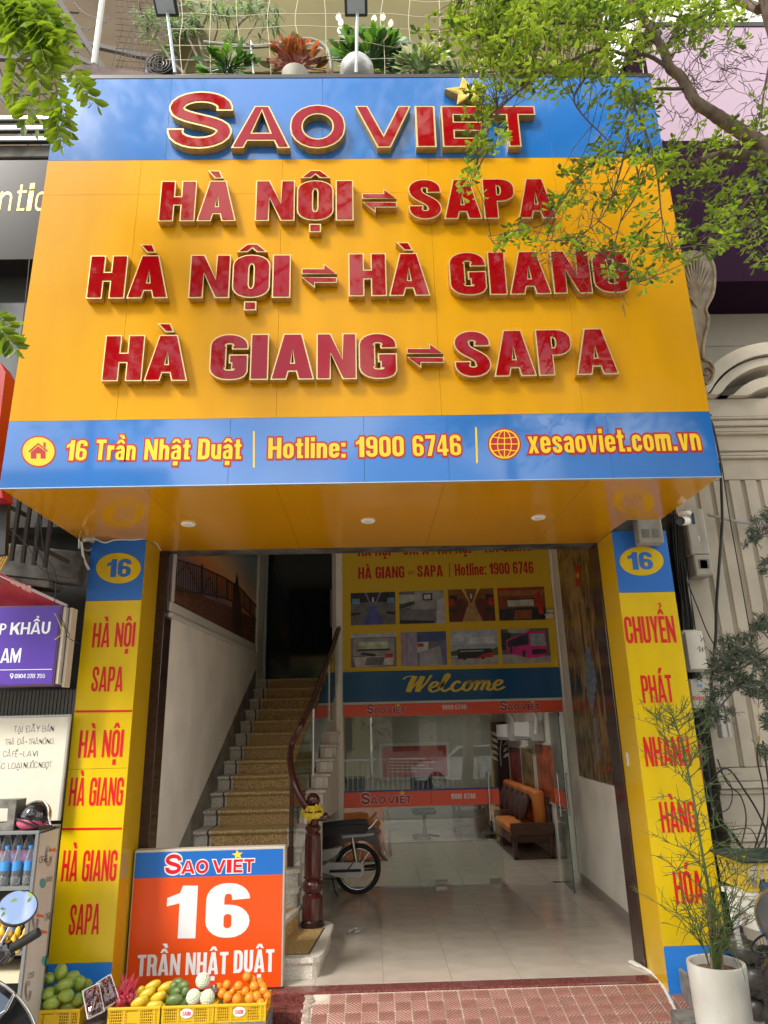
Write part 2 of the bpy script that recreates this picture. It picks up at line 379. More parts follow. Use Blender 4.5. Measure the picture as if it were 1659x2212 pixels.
    if ch == 'D':
        return [(rrect(0, 0, w, 1, RX, RY, 5, '1100'), [rrect(s, b, w-s, 1-b, min(ex, (w-2*s)*.6), ey*.8, 4, '1100')[::-1]])]
    if ch == '1': return [([(w*.42, 0), (w, 0), (w, 1), (w*.5, 1), (w*.42, .86), (0, .76), (0, .6), (w*.42, .66)], [])]
    if ch == '7': return [([(w*.18, 0), (w*.18+s*1.05, 0), (w, .84), (w, 1), (0, 1), (0, 1-b), (w-s*1.0, 1-b)], [])]
    if ch == '4': return [([(w-s*1.45, 0), (w-s*.45, 0), (w-s*.45, .18), (w, .18), (w, .18+b*.85), (w-s*.45, .18+b*.85), (w-s*.45, 1), (w-s*1.5, 1), (0, .38), (0, .18), (w-s*1.45, .18)], [[(w-s*1.45, .18+b*.85), (w-s*1.45, .72), (s*.45, .18+b*.85)]])]
    if ch in '69':
        cc = 1-RY
        P = [(xr, .70), (xr, cc)]+arc(xr-ex, cc, ex, yT-cc, 0, 90, 5)+arc(xl+ex, cc, ex, yT-cc, 90, 180, 5)+arc(xl+ex, RY, ex, RY-yB, 180, 270, 5)+arc(xr-ex, RY, ex, RY-yB, -90, 0, 5)+arc(xr-ex, .60-RY, ex, RY-yB, 0, 90, 5)+[(s*.72, .60-yB)]
        L, R = stroke_sides(P, s, b)
        k = len(P)-len([0])
        # outer boundary of the bowl joins the stem's inner side
        Lin = L[:13]
        out = R[:-1]+[(s, .60)]+[p for p in L[:14][::-1] if p[1] > .62]
        hole = rrect(s, b*.85, w-s, .60-b*.85, min(ex, (w-2*s)*.49), .06, 4)[::-1]
        G6 = [(out, [hole])]
        if ch == '9': G6 = [([(w-x, 1-y) for x, y in o], [[(w-x, 1-y) for x, y in h] for h in hs]) for o, hs in G6]
        return G6
    if ch == '8':
        return [(rrect(0, 0, w, .56, RX, .2), [rrect(s, b*.8, w-s, .56-b*.7, .04, .05)[::-1]]), (rrect(.02, .46, w-.02, 1, RX, .2), [rrect(s, .46+b*.7, w-s, 1-b*.8, .04, .05)[::-1]])]
    if ch == '3':
        P = [(xl, .7), (xl, .8)]+arc(w/2, .78, w/2-xl, yT-.78, 180, 0, 6)+[(xr, .6), (w*.45, .52), (xr, .44)]+arc(w/2, .24, w/2-xl, .24-yB, 0, -180, 6)+[(xl, .32)]
        return [(stroke(P, s*.9, b*.9), [])]
    if ch == '5':
        P = [(xr, 1-b/2), (xl, 1-b/2), (xl, .52), (w/2, .58), (xr, .5)]+arc(w/2, .26, w/2-xl, .26-yB, 0, -180, 6)+[(xl, .3)]
        return [(stroke(P, s*.8, b*.8), [])]
    x = .72  # lower case from here
    c = min(.24, RY)
    e = max(RX-s/2, .02); f = max(c-b/2, .02)
    bowl = lambda: (rrect(0, 0, w, x, RX, c), [rrect(s, b*.85, w-s, x-b*.85, min(e, (w-2*s)*.49), f*.8)[::-1]])
    if ch == 'o': return [bowl()]
    if ch == 'd': return [bowl(), box(w-s, 0, w, 1)]
    if ch == 'i': return [box(0, 0, s, x), box(0, x+.08, s, 1)]
    if ch == 'l': return [box(0, 0, s, 1)]
    if ch == '.': return [box(0, 0, s, b*1.1)]
    if ch == ':': return [box(0, 0, s, b*1.1), box(0, x-b*1.1, s, x)]
    if ch in 'nhm':
        P = [(xl+.01, x*.70)]+arc(xl+(xr-xl)*.55, x-c, (xr-xl)*.45, c-b/2, 150, 0, 6)+[(xr, 0)]
        st = box(0, 0, s, 1 if ch == 'h' else x)
        if ch != 'm': return [st, (stroke(P, s, b), [])]
        return [st, (rrect(s*.5, x-b*1.15, w, x, s*.6, b*.8, 4, '0100'), []), box(w/2-s/2, 0, w/2+s/2, x-b*.6), box(w-s, 0, w, x-b*.8)]
    if ch == 'r': return [box(0, 0, s, x), (stroke([(xl, x*.62), (w*.5, x-b*.75), (w, x-b*.6)], s, b*1.2), [])]
    if ch == 'u':
        P = [(xl, x), (xl, c)]+arc(xl+(xr-xl)*.45, c, (xr-xl)*.45, c-b/2, 180, 330, 6)
        return [(stroke(P, s, b), []), box(w-s, 0, w, x)]
    if ch == 't': return [box(w*.22, 0.0, w*.22+s, .94), box(0, x-b*.85, w, x), box(w*.22+s*.5, 0, w, b*.8)]
    if ch == 'v': return [([(w/2-s*.5, 0), (w/2+s*.5, 0), (w, x), (w-s, x), (w/2, .22), (s, x), (0, x)], [])]
    if ch == 'x': return [([(0, 0), (s, 0), (w/2, .2), (w-s, 0), (w, 0), (w/2+s*.5, x/2), (w, x), (w-s, x), (w/2, x-.2), (s, x), (0, x), (w/2-s*.5, x/2)], [])]
    if ch == 'c':
        P = [(xr, x*.62), (xr, x-c)]+arc(xr-e, x-c, e, c-b/2, 0, 90, 4)+arc(xl+e, x-c, e, c-b/2, 90, 180, 4)+arc(xl+e, c, e, c-b/2, 180, 270, 4)+arc(xr-e, c, e, c-b/2, -90, 0, 4)+[(xr, x*.38)]
        return [(stroke(P, s, b), [])]
    if ch == 'e':
        P = [(xr, x*.45), (xr, x-c)]+arc(xr-e, x-c, e, c-b/2, 0, 90, 4)+arc(xl+e, x-c, e, c-b/2, 90, 180, 4)+arc(xl+e, c, e, c-b/2, 180, 270, 4)+arc(xr-e, c, e, c-b/2, -90, 0, 4)+[(xr, x*.34)]
        return [(stroke(P, s, b), []), box(s*.8, x*.44, w-s*.2, x*.44+b*.6)]
    if ch == 's':
        y1, y0 = x-b*.42, b*.42; c1, c2 = x-c*.85, c*.85
        P = [(xr, x*.66)]+arc(xr-e, c1, e, y1-c1, 0, 90, 4)+arc(xl+e, c1, e, y1-c1, 90, 180, 4)+bez((xl, c1), (xl, x/2), (xr, x/2), (xr, c2), 8)+arc(xr-e, c2, e, c2-y0, 0, -90, 4)+arc(xl+e, c2, e, c2-y0, -90, -180, 4)+[(xl, x*.34)]
        return [(stroke(P, s, b*.84), [])]
    if ch == 'a':
        P = [(xl, x*.70)]+arc((xl+xr)/2, x-c, (xr-xl)/2, c-b/2, 180, 0, 8)+[(xr, 0)]
        Q = [(xr, x*.56), (w*.5, x*.54)]+arc(xl+.05, x*.3, .05, x*.2, 110, 250, 5)+[(w*.5, b*.35), (xr, x*.2)]
        return [(stroke(P, s, b), []), (stroke(Q, s*.9, b*.75), [])]
    raise ValueError(ch)
MARKS = {'À': 'Ag', 'Ộ': 'O^.', 'Ổ': 'O^?', 'Ầ': 'A^g', 'Ậ': 'A^.', 'Ể': 'E^?', 'Á': 'Aa', 'Ó': 'Oa', 'Ẩ': 'A^?', 'ầ': 'a^g', 'ậ': 'a^.', 'ộ': 'o^.'}
WID = dict(B=.8, F=.62, I=.37, H=.86, N=.86, M=1.05, A=.93, O=.80, S=.80, P=.78, G=.82, T=.74, R=.84, U=.80, D=.80, C=.78, Y=.82, E=.66, K=.9, V=.86, L=.6, X=.85)
WID.update({'1': .56, '|': .07, '7': .7, '4': .76, '6': .76, '9': .76, '0': .76, '8': .76, '3': .72, '2': .72,  '5': .72, 'o': .70, 'd': .70, 'n': .69, 'h': .69, 'u': .69, 'm': 1.06, 'r': .5, 't': .5, 'a': .68, 'e': .70, 'c': .66, 's': .66, 'v': .70, 'x': .72})
def typeset(txt, kx=1., s=.29, b=.19, gap=.07, space=.38, rd=(.46, .27), wid=None):
    """[(char, pieces)] along x with cap height 1; returns list and total width"""
    out, x = [], 0.
    for ch in txt:
        if ch == ' ': x += space; continue
        m = MARKS.get(ch, ch); base, mk = m[0], m[1:]
        ss = s*(.92 if base.islower() or base.isdigit() else 1)
        if base == 'I': w = ss*1.1
        elif base in 'il.:': w = ss
        else: w = (wid or WID).get(base, .8)*kx
        G = glyph(base, w, ss, b, rd)
        top = .80 if base.islower() else 1.06
        cx = w/2
        if '^' in mk:
            q = top
            G = G+[([(cx-.27*kx-.06, q), (cx-.10, q), (cx, q+.09), (cx+.10, q), (cx+.27*kx+.06, q), (cx+.11, q+.2), (cx-.11, q+.2)], [])]
        if 'g' in mk:
            q = top+(.24 if '^' in mk else 0); ox = .12 if '^' in mk else 0
            G = G+[([(cx+.12+ox, q), (cx-.08+ox, q), (cx-.27+ox, q+.2), (cx+.02+ox, q+.2)], [])]
        if 'a' in mk: G = G+[([(cx-.12, top), (cx+.08, top), (cx+.27, top+.2), (cx-.02, top+.2)], [])]
        if '?' in mk:
            q = top+.22; G = G+[(stroke([(cx+.02, q), (cx+.02, q+.06), (cx+.14, q+.13), (cx+.06, q+.2), (cx-.06, q+.17)], .1, .07), [])]
        if '-' in mk: G = G+[([(-.08, .46), (w*.45, .46), (w*.45, .46+b*.8), (-.08, .46+b*.8)], [])]
        if '.' in mk: G = G+[([(cx-.13, -.28), (cx+.13, -.28), (cx+.13, -.08), (cx-.13, -.08)], [])]
        out.append((ch, [([(px+x, py) for px, py in o], [[(px+x, py) for px, py in h] for h in hs]) for o, hs in G]))
        x += w+gap
    return out, x-gap
# ---------------------------------------------------------------- materials
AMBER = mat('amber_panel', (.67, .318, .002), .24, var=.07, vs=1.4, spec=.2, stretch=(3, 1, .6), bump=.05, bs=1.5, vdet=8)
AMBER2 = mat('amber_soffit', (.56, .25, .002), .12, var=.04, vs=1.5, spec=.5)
BLUE = mat('blue_panel', (.004, .135, .47), .20, coat=1, spec=.5, var=.05, vs=2, bump=.015, bs=1.6); BLUE.node_tree.nodes['Principled BSDF'].inputs['Coat Roughness'].default_value = .06; BLUE.node_tree.nodes['Principled BSDF'].inputs['Coat IOR'].default_value = 1.52
LEMON = mat('lemon_panel', (.68, .47, .003), .28, var=.08, vs=3, vdet=9, stretch=(2, 1, .7), bump=.04, bs=3)
LEMON2 = mat('lemon_reveal', (.62, .38, .008), .10, var=.05, vs=2)
PBLUE = mat('pillar_blue', (.02, .15, .55), .35)
REDP = mat('red_print', (.62, .003, .010), .4)
DREDP = mat('deep_red_print', (.42, .008, .012), .35)
YELP = mat('yellow_print', (.82, .56, .01), .35)
WHITEP = mat('white_print', (.82, .84, .86), .4)
ACRYL = mat('red_acrylic', (.30, .001, .005), .03, coat=.32, spec=.2, bump=.05, bs=9)
GOLD = mat('gold_rim', (.68, .54, .24), .30, .35)
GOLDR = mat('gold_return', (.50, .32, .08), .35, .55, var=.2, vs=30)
DARKBACK = mat('dark_backing', (.03, .03, .03), .8)
WHITEW = mat('white_wall', (.88, .84, .76), .7, var=.10, vs=2.2, bump=.05, bs=30)
STONE = mat('dark_granite', (.028, .013, .012), .14, c2=(.045, .022, .018), vs=30, vdet=6)
REDST = mat('red_granite', (.11, .022, .02), .15, c2=(.2, .07, .06), vs=60, vdet=8)
STEEL = mat('steel', (.6, .6, .6), .22, 1)
BLACK = mat('black_plastic', (.012, .012, .013), .35)
RUBBER = mat('rubber', (.015, .015, .015), .8)
CONC = mat('concrete', (.20, .19, .17), .9, c2=(.10, .095, .085), vs=14, bump=.4, bs=50, vdet=8)
DIRTY = mat('dirty_concrete', (.13, .12, .105), .95, c2=(.03, .028, .025), vs=5, bump=.5, bs=25, vdet=8)
GLASS = glassmat('clear_glass')
TINT = glassmat('green_glass', (.62, .74, .70), 1.0)
# ---------------------------------------------------------------- ground
g = MB(); g.box(-40, 40, -3.2, 40, -1.2, -.20); struct('ground', g, mat('pavement_base', (.56, .52, .46), .9, var=.3, vs=4))
g = MB(); g.box(-60, 60, -60, -3.2, -1.3, -.34); struct('road', g, mat('asphalt', (.18, .172, .16), .9, var=.3, vs=20, bump=.3, bs=80))
g = MB(); g.box(-40, 40, -3.34, -3.2, -.5, -.19, .01); struct('kerb', g, CONC)
g = MB(); g.box(-2.6, 2.6, 1.46, 1.60, -.25, -.004, .006); struct('threshold_step', g, REDST)
g = MB(); g.box(-2.4, -.50, 1.28, 1.455, -.25, -.055, .006); g2 = struct('lower_step', g, REDST)
g = MB(); g.box(-2.4, -.50, .6, 1.275, -.25, -.125, .006); struct('pavement_step', g, REDST)
# ramp of red striped tiles
import itertools
def ramp_z(y): return -.012-(1.455-y)*.17
rb = MB(); rb.prism([(-.5, 1.458, -.25), (2.15, 1.458, -.25), (2.15, .2, -.25), (-.5, .2, -.25)], (0, 0, 0.0001))
g = MB(); g.add([(-.50, 1.458, ramp_z(1.458)-.006), (2.3, 1.458, ramp_z(1.458)-.006), (2.3, .1, ramp_z(.1)-.006), (-.50, .1, ramp_z(.1)-.006),
                 (-.50, 1.458, -.3), (2.3, 1.458, -.3), (2.3, .1, -.3), (-.50, .1, -.3)], [(0, 3, 2, 1), (0, 1, 5, 4), (1, 2, 6, 5), (2, 3, 7, 6), (3, 0, 4, 7)])
ramp = struct('ramp', g, mat('tile_grout', (.66, .58, .50), .9, c2=(.46, .38, .31), vs=9, vdet=8, bump=.3, bs=60))
TILER = mat('red_tile', (.40, .165, .125), .75, c2=(.28, .11, .085), vs=7, vdet=8, bump=.3, bs=70)
TL = .112
def tile_mesh(flip):
    mb = MB(); h = TL/2-.003
    # slanted ribs clipped to the square
    k = -2*h; w = .0108; step = .0270
    while k < 2*h:
        def clip(P):
            for ax, sg in ((0, 1), (0, -1), (1, 1), (1, -1)):
                Q = []
                for i in range(len(P)):
                    a, b = P[i-1], P[i]; da, db = h-sg*a[ax], h-sg*b[ax]
                    if (da >= 0) != (db >= 0): t = da/(da-db); Q.append((a[0]+(b[0]-a[0])*t, a[1]+(b[1]-a[1])*t))
                    if db >= 0: Q.append(b)
                P = Q
                if not P: return P
            return P
        P = clip([(-3*h, -3*h+k), (3*h, 3*h+k), (3*h, 3*h+k+w*1.4), (-3*h, -3*h+k+w*1.4)])
        if len(P) >= 3:
            if flip: P = [(-x, y) for x, y in P]
            if area(P) < 0: P = P[::-1]
            mb.prism([(x, y, .0045) for x, y in P], (0, 0, .0018))
        k += step
    return mb.mesh(TILER, name='tile')
tms = [tile_mesh(0), tile_mesh(1)]
ang = math.atan(.17); cnt = 0
for j in range(7):
    for i in range(24):
        x = -.44+TL*(i+.5); y = 1.44-TL*(j+.5)*math.cos(ang)
        if x > 2.1+.0*j: continue
        if j == 0 and i < 1: continue
        if x < -.42: continue
        t = piece('tile', tms[(i+j) % 2], ramp, (x+R.uniform(-.001, .001), y, ramp_z(y)-.0055+R.uniform(-.0012, .0012)))
        t.rotation_euler = (ang, 0, 0)
# broken mortar edge on the left of the ramp
mb = MB()
for k in range(26):
    y = 1.44-k*.03; mb.ball((-.47+R.uniform(-.02, .02), y, ramp_z(y)-.004), R.uniform(.02, .04), R.uniform(.02, .035), R.uniform(.006, .011), 7, 5)
struct('mortar', mb, mat('mortar', (.42, .35, .29), .95, c2=(.28, .22, .18), vs=20, bump=.5, bs=60), ramp, 40)
# polished floor inside
fl = MB(); fl.box(-2.0, 2.7, 1.60, 10.2, -.25, -.012); floor = struct('floor', fl, mat('floor_bed', (.20, .17, .14), .9))
FT = mat('floor_tile', (.52, .46, .39), .07, c2=(.45, .40, .335), vs=3.5, vdet=8, stretch=(1, 1.6, 1), spec=.5)
tw = .50
tm = MB().box(-tw/2+.0012, tw/2-.0012, -tw/2+.0012, tw/2-.0012, -.011, 0).mesh(FT, name='floor_tile')
for j in range(17):
    for i in range(10):
        x = -2.0+tw*(i+.5)+.05; y = 1.602+tw*(j+.5)
        if x-tw/2 > 2.7: continue
        piece('floor_tile', tm, floor, (x, y, 0))
# ---------------------------------------------------------------- shop sign over the whole front
ZB, Z2, Z1, ZT, XL, XR = 3.278, 3.742, 5.875, 6.67, -2.352, 2.308
sign = thing('shop_sign', 'huge yellow and blue boxed sign with raised red letters over the shop front', 'sign', (0, .1, ZB))
b = MB(); b.box(XL+.02, XR-.02, .03, .95, ZB+.03, ZT-.02); obj('sign_body', b, DARKBACK, sign)
b = MB(); b.box(XL, XL+.02, .022, 1.0, ZB+.02, ZT); b.box(XR-.02, XR, .022, 1.0, ZB+.02, ZT); obj('side_panel', b, AMBER, sign)
seams = [XL, -1.655, -.60, .50, 1.45, XR]
def panels(z0, z1, m, sm):
    for i in range(len(sm)-1):
        b = MB(); b.box(sm[i]+.0007, sm[i+1]-.0007, R.uniform(-.0004, .0004), .022, z0+.0006, z1-.0006, .0006); obj('panel', b, m, sign)
panels(Z2, 5.56, AMBER, seams); panels(5.56, Z1, AMBER, seams)
panels(Z1, ZT, BLUE, [XL, -1.48, -.30, .84, 1.45, XR]); panels(ZB, Z2, BLUE, [XL, -.9, -.02, .53, 1.6, XR])
b = MB(); b.box(XL-.006, XR+.006, -.004, .12, ZT, ZT+.035); obj('top_trim', b, mat('dark_trim', (.035, .035, .04), .4), sign)
b = MB(); b.box(XL-.003, XR+.003, -.003, .02, ZB-.006, ZB-.0005); obj('bottom_trim', b, mat('pale_trim', (.45, .55, .62), .3, .6), sign)
# soffit in panels; behind the pillars it only runs between them
sx = [-2.345, -1.45, -.60, .50, 1.45, 2.302]
for i in range(5):
    x0, x1 = sx[i]+.001, sx[i+1]-.001; a, c = -1.8178, 2.0147
    P = [(x0, .02), (x1, .02)]
    if i == 0: P += [(x1, 1.68), (a, 1.68), (a, 1.31), (x0, 1.31)]
    elif i == 4: P += [(x1, .98), (c+.02, .98), (c-.002, 1.25), (c-.002, 1.68), (x0, 1.68)]
    else: P += [(x1, 1.68), (x0, 1.68)]
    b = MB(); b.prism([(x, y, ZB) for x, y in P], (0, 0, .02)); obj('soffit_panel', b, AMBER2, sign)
for px, py in ((407, 1131), (795, 1124), (1163, 1117)):
    c = at(px, py, z=ZB); b = MB(); b.lathe(c+Vector((0, 0, -.012)), [(.028, .004), (.030, 0), (.05, 0), (.054, .004), (.054, .012)], 24); d = obj('downlight', b, mat('lamp_white', (.8, .8, .78), .4), sign, 40)
    b = MB(); b.lathe(c+Vector((0, 0, -.013)), [(.001, .0), (.028, .0), (.028, .003)], 20); obj('lens', b, mat('lamp_lens', (.75, .72, .62), .2), d, 40)
YF = -.062
def raised(ch, ps, fn, rim=.045):
    """one boxed letter: gold return and rim, red acrylic face"""
    mb = MB()
    for o, hs in ps:
        P = [fn(u, v, 0) for u, v in offset(o, 0)]; H = [[fn(u, v, 0) for u, v in h] for h in hs]
        e = Vector((0, -1, 0))*YF  # back to the wall
        mb.prism(P, (0, -YF-.001, 0), H)
    # faces looking out are the pale rim, the rest the darker return
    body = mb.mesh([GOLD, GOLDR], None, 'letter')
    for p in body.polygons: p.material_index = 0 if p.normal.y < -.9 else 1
    L = obj('letter', body, None, sign)
    fb = []
    for o, hs in ps: fb.append(MB().flat([offset(o, -rim)]+[offset(h, rim) for h in hs], fn, .0035))
    return L, fb
def raised_word(txt, p0, p1, top, rim=.028, **kw):
    L, w = typeset(txt, **kw); fn = textmap(p0, p1, top, w, y=YF)
    for ch, ps in L:
        l, fb = raised(ch, ps, fn, rim); [obj('letter_face', f, ACRYL, l) for f in fb]
HV = dict(s=.355, b=.225, gap=.045, space=.42, rd=(.48, .25))
for ch, x0, x1, yb, yt in (('S', 357, 499, 321, 197), ('A', 498.5, 626.5, 319.5, 229), ('O', 625.5, 746, 320.5, 226), ('V', 768, 891, 318.5, 229), ('I', 899.5, 943.5, 317.5, 229), ('E', 957, 1053, 317, 229), ('T', 1062, 1164, 316.5, 229)):
    kw = dict(s=.27, b=.22, rd=(.5, .45), wid=WIDE)
    if ch == 'S': kw['s'] = .29; kw['b'] = .20
    if ch == 'I': kw['s'] = .3
    raised_word(ch, (x0, yb), (x1, yb), ((x0+x1)/2, yt), .030, **kw)
raised_word('HÀ', (341, 478), (509, 477), (341, 391), **HV); raised_word('NỘI', (550, 477), (764, 476), (550, 390), **HV); raised_word('SAPA', (884, 474), (1203, 471), (884, 387.5), **HV)
raised_word('HÀ', (185, 645), (362, 644), (185, 552), **HV); raised_word('NỘI', (406, 644), (627, 643), (406, 550.5), **HV); raised_word('HÀ', (753, 640), (930, 638.5), (753, 547.5), **HV); raised_word('GIANG', (973, 638.5), (1366, 632), (973, 545), **HV)
raised_word('HÀ', (218, 823.5), (404, 822.5), (218, 724), **HV); raised_word('GIANG', (450, 821.5), (859, 818), (450, 722), **HV); raised_word('SAPA', (984, 815.5), (1338, 808), (984, 715), **HV)
def arrows(x0, x1, y0, y1):
    """two half arrows, right over left"""
    w = 1.5; fn = textmap((x0, y1), (x1, y1), (x0, y0), w, y=YF)
    up = [(0, .56), (w, .56), (w*.62, .95), (w*.62, .76), (0, .76)]; dn = [(w-a, 1-c) for a, c in up]
    for P in (up, dn):
        l, fb = raised('', [(P, [])], fn); obj('letter_face', MB().flat([offset(P, -.035)], fn, .0035), ACRYL, l); l.name = 'arrow'
arrows(783, 858, 404, 462); arrows(651, 728, 566, 625); arrows(880, 960, 738, 798)
# gold star
fn = textmap((964, 222), (1054, 221), (964, 170), 1, y=YF)
P = [(.5+a*.52, .47+c*.62) for a, c in star((0, 0), 1, .42, 97)]
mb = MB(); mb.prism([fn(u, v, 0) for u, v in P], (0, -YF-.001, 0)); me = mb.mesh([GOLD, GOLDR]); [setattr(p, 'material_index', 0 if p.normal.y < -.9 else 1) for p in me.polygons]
st = obj('star', me, None, sign)
obj('star_face', MB().flat([offset(P, -.035)], fn, .0035), mat('yellow_acrylic', (.85, .42, .01), .05, coat=1), st)
# printed line on the lower blue band
def outlined(parent, txt, p0, p1, top, pl, g1=.085, **kw):
    printed(parent, 'lettering', txt, p0, p1, top, DREDP, .0015, g1, pl, **kw); return printed(parent, 'lettering', txt, p0, p1, top, YELP, .003, -.004, pl, **kw)
LW = dict(kx=.80, s=.235, b=.17, gap=.09, rd=(.45, .22)); pl = dict(y=0)
for t, a, c, tp in (('16', (141, 995), (186, 995), (141, 951)), ('Trần', (205, 994), (292, 994), (205, 950)), ('Nhật', (311, 994), (410, 993), (311, 949)), ('Duật', (427, 993), (521, 992), (427, 948)),
                    ('Hotline:', (579, 991), (747, 989), (579, 946)), ('1900', (769, 988), (873, 986), (769, 944)), ('6746', (892, 986), (997, 984), (892, 941)), ('xesaoviet.com.vn', (1142, 980), (1516, 973), (1142, 929))):
    outlined(sign, t, a, c, tp, pl, **LW)
b = MB(); polyon(b, [(546.5, 931.5), (550.5, 931.5), (550.5, 1010.5), (546.5, 1010.5)], y=0); polyon(b, [(1026, 923), (1030, 923), (1032.5, 1001), (1028.5, 1001)], y=0); obj('printed_bar', b, YELP, sign)
def disc(c, rx, ry, n=40): return [(c[0]+rx*math.cos(2*math.pi*i/n), c[1]+ry*math.sin(2*math.pi*i/n)) for i in range(n)]
b = MB(); polyon(b, disc((83.5, 975.5), 38, 34.5), .0012, y=0); obj('badge_ring', b, DREDP, sign)
b = MB(); polyon(b, disc((83.5, 975.5), 34.5, 31), .002, y=0); obj('badge_disc', b, YELP, sign)
b = MB(); polyon(b, [(62, 975), (83, 957), (104, 974), (102, 977), (83, 961), (64, 978)], .003, y=0); polyon(b, [(67, 977), (83, 964), (99, 976), (99, 991), (88, 991), (88, 980), (79, 980), (79, 991), (67, 991)], .003, y=0)
polyon(b, [(94, 956), (99, 956), (99, 969), (94, 964.5)], .0031, y=0); obj('house_icon', b, DREDP, sign)
gc = (1089.5, 959.5)
b = MB(); polyon(b, disc(gc, 36, 34.5), .0012, y=0); obj('badge_ring', b, DREDP, sign)
b = MB(); polyon(b, disc(gc, 33, 31.5), .002, y=0); obj('badge_disc', b, YELP, sign)
b = MB(); polyon(b, disc(gc, 29.5, 28), .0028, y=0); obj('globe', b, DREDP, sign)
b = MB()
def pline(b, P, w, off, **pl):
    for i in range(len(P)-1):
        a, c = P[i], P[i+1]; dx, dy = c[0]-a[0], c[1]-a[1]; l = math.hypot(dx, dy) or 1; nx, ny = -dy/l*w/2, dx/l*w/2
        polyon(b, [(a[0]+nx, a[1]+ny), (c[0]+nx, c[1]+ny), (c[0]-nx, c[1]-ny), (a[0]-nx, a[1]-ny)], off+(i % 2)*.0001, **pl)
for rx in (0.001, 15): pline(b, [(gc[0]+rx*math.cos(a*math.pi/12), gc[1]+29*math.sin(a*math.pi/12)) for a in range(25)], 2, .0034, y=0)
pline(b, [(gc[0]-30, gc[1]), (gc[0]+30, gc[1])], 2, .0036, y=0)
pline(b, [(gc[0]-25, gc[1]-15), (gc[0], gc[1]-12), (gc[0]+25, gc[1]-15)], 2, .0036, y=0); pline(b, [(gc[0]-25, gc[1]+15), (gc[0], gc[1]+12), (gc[0]+25, gc[1]+15)], 2, .0036, y=0)
obj('globe_lines', b, YELP, sign)
# ---------------------------------------------------------------- the two pillars
PY = 1.3025
def pillar(label, x0, x1, zb0, zb1, inner, texts, lines, base=-.13):
    t = thing('pillar', label, 'pillar', ((x0+x1)/2, PY+.2, base), 'yellow clad pillars of the shop front')
    b = MB(); b.box(x0+.012, x1-.012, PY+.012, 1.68, base, ZB-.003); obj('core', b, DARKBACK, t)
    top = ZB-.004
    b = MB(); b.box(x0, x1, PY, PY+.01, zb1+.001, top, .001); obj('front_panel', b, PBLUE, t, label='blue top panel')
    zs = [zb0, zb0+(zb1-zb0)*.5, zb1]
    for i in range(2): b = MB(); b.box(x0, x1, PY+R.uniform(0, .0006), PY+.01, zs[i]+.001, zs[i+1]-.001, .001); obj('front_panel', b, LEMON, t)
    b = MB(); b.box(x0, x1, PY, PY+.01, base, zb0-.001, .001); obj('front_panel', b, mat('base_blue', (.02, .2, .68), .35), t, label='bright blue foot panel')
    xi = x1 if inner > 0 else x0
    b = MB(); b.box(xi-.010*inner, xi+.0005*inner, PY+.002, 1.681, base, top); obj('reveal_panel', b, LEMON2, t)
    pl = dict(y=PY)
    for tx in texts: printed(t, 'lettering', *tx, REDP, .0015, 0, pl, kx=.72, s=.2, b=.13, gap=.07, space=.34, rd=(.42, .2))
    for yy, xa, xb in lines: b = MB(); polyon(b, [(xa, yy-2.5), (xb, yy-3.5), (xb, yy+1), (xa, yy+2.5)], .0015, **pl); obj('printed_line', b, REDP, t)
    return t, pl
zz = lambda px, py: at(px, py, y=PY).z
lp, pl = pillar('left yellow pillar lettered with six place names under a blue 16 panel', -2.2585, -1.8178, zz(170, 2081), zz(250, 1297), 1,
    [('HÀ NỘI', (198, 1399), (290, 1397), (198, 1346)), ('SAPA', (196, 1494), (264, 1494), (196, 1440)), ('HÀ NỘI', (168, 1637), (264, 1635), (168, 1578)), ('HÀ GIANG', (147.5, 1741), (264, 1740), (147.5, 1680)), ('HÀ GIANG', (131, 1904), (250, 1903), (131, 1837)), ('SAPA', (147, 2020), (213, 2018), (147, 1954))],
    [(1537, 162.5, 286), (1791, 133.5, 264)])
for c, rx, ry, t, p0, p1, tp, pr in (((256, 1227.5), 48.5, 33, '16', (229, 1247), (282, 1246), (229, 1208), lp),):
    b = MB(); polyon(b, disc(c, rx, ry), .0012, y=PY); obj('badge_disc', b, LEMON, pr); printed(pr, 'lettering', t, p0, p1, tp, PBLUE, .0024, 0, dict(y=PY), s=.3, b=.2)
rp_, pl = pillar('right yellow pillar lettered for express parcel delivery, behind the potted plant', 2.0147, 2.4691, zz(1500, 2043), zz(1400, 1279), -1,
    [('CHUYỂN', (1353.5, 1390), (1462, 1388), (1353.5, 1332)), ('PHÁT', (1390, 1519), (1457, 1517), (1390, 1459)), ('NHANH', (1396, 1656), (1495, 1654), (1396, 1592)), ('HÀNG', (1431, 1799), (1508, 1797), (1431, 1732)), ('HÓA', (1461, 1953), (1523, 1951), (1461, 1882))], [])
b = MB(); polyon(b, disc((1386, 1212), 47.5, 31.5), .0012, y=PY); obj('badge_disc', b, LEMON, rp_); printed(rp_, 'lettering', '16', (1359, 1231), (1412, 1230), (1359, 1193), PBLUE, .0024, 0, dict(y=PY), s=.3, b=.2)
# small socket plate on the right reveal
b = MB(); c = at(1357, 1640, x=2.0147); b.box(2.006, 2.0142, c.y-.02, c.y+.02, c.z-.05, c.z+.05, .003); obj('switch_plate', b, mat('plate', (.6, .58, .5), .4), rp_)
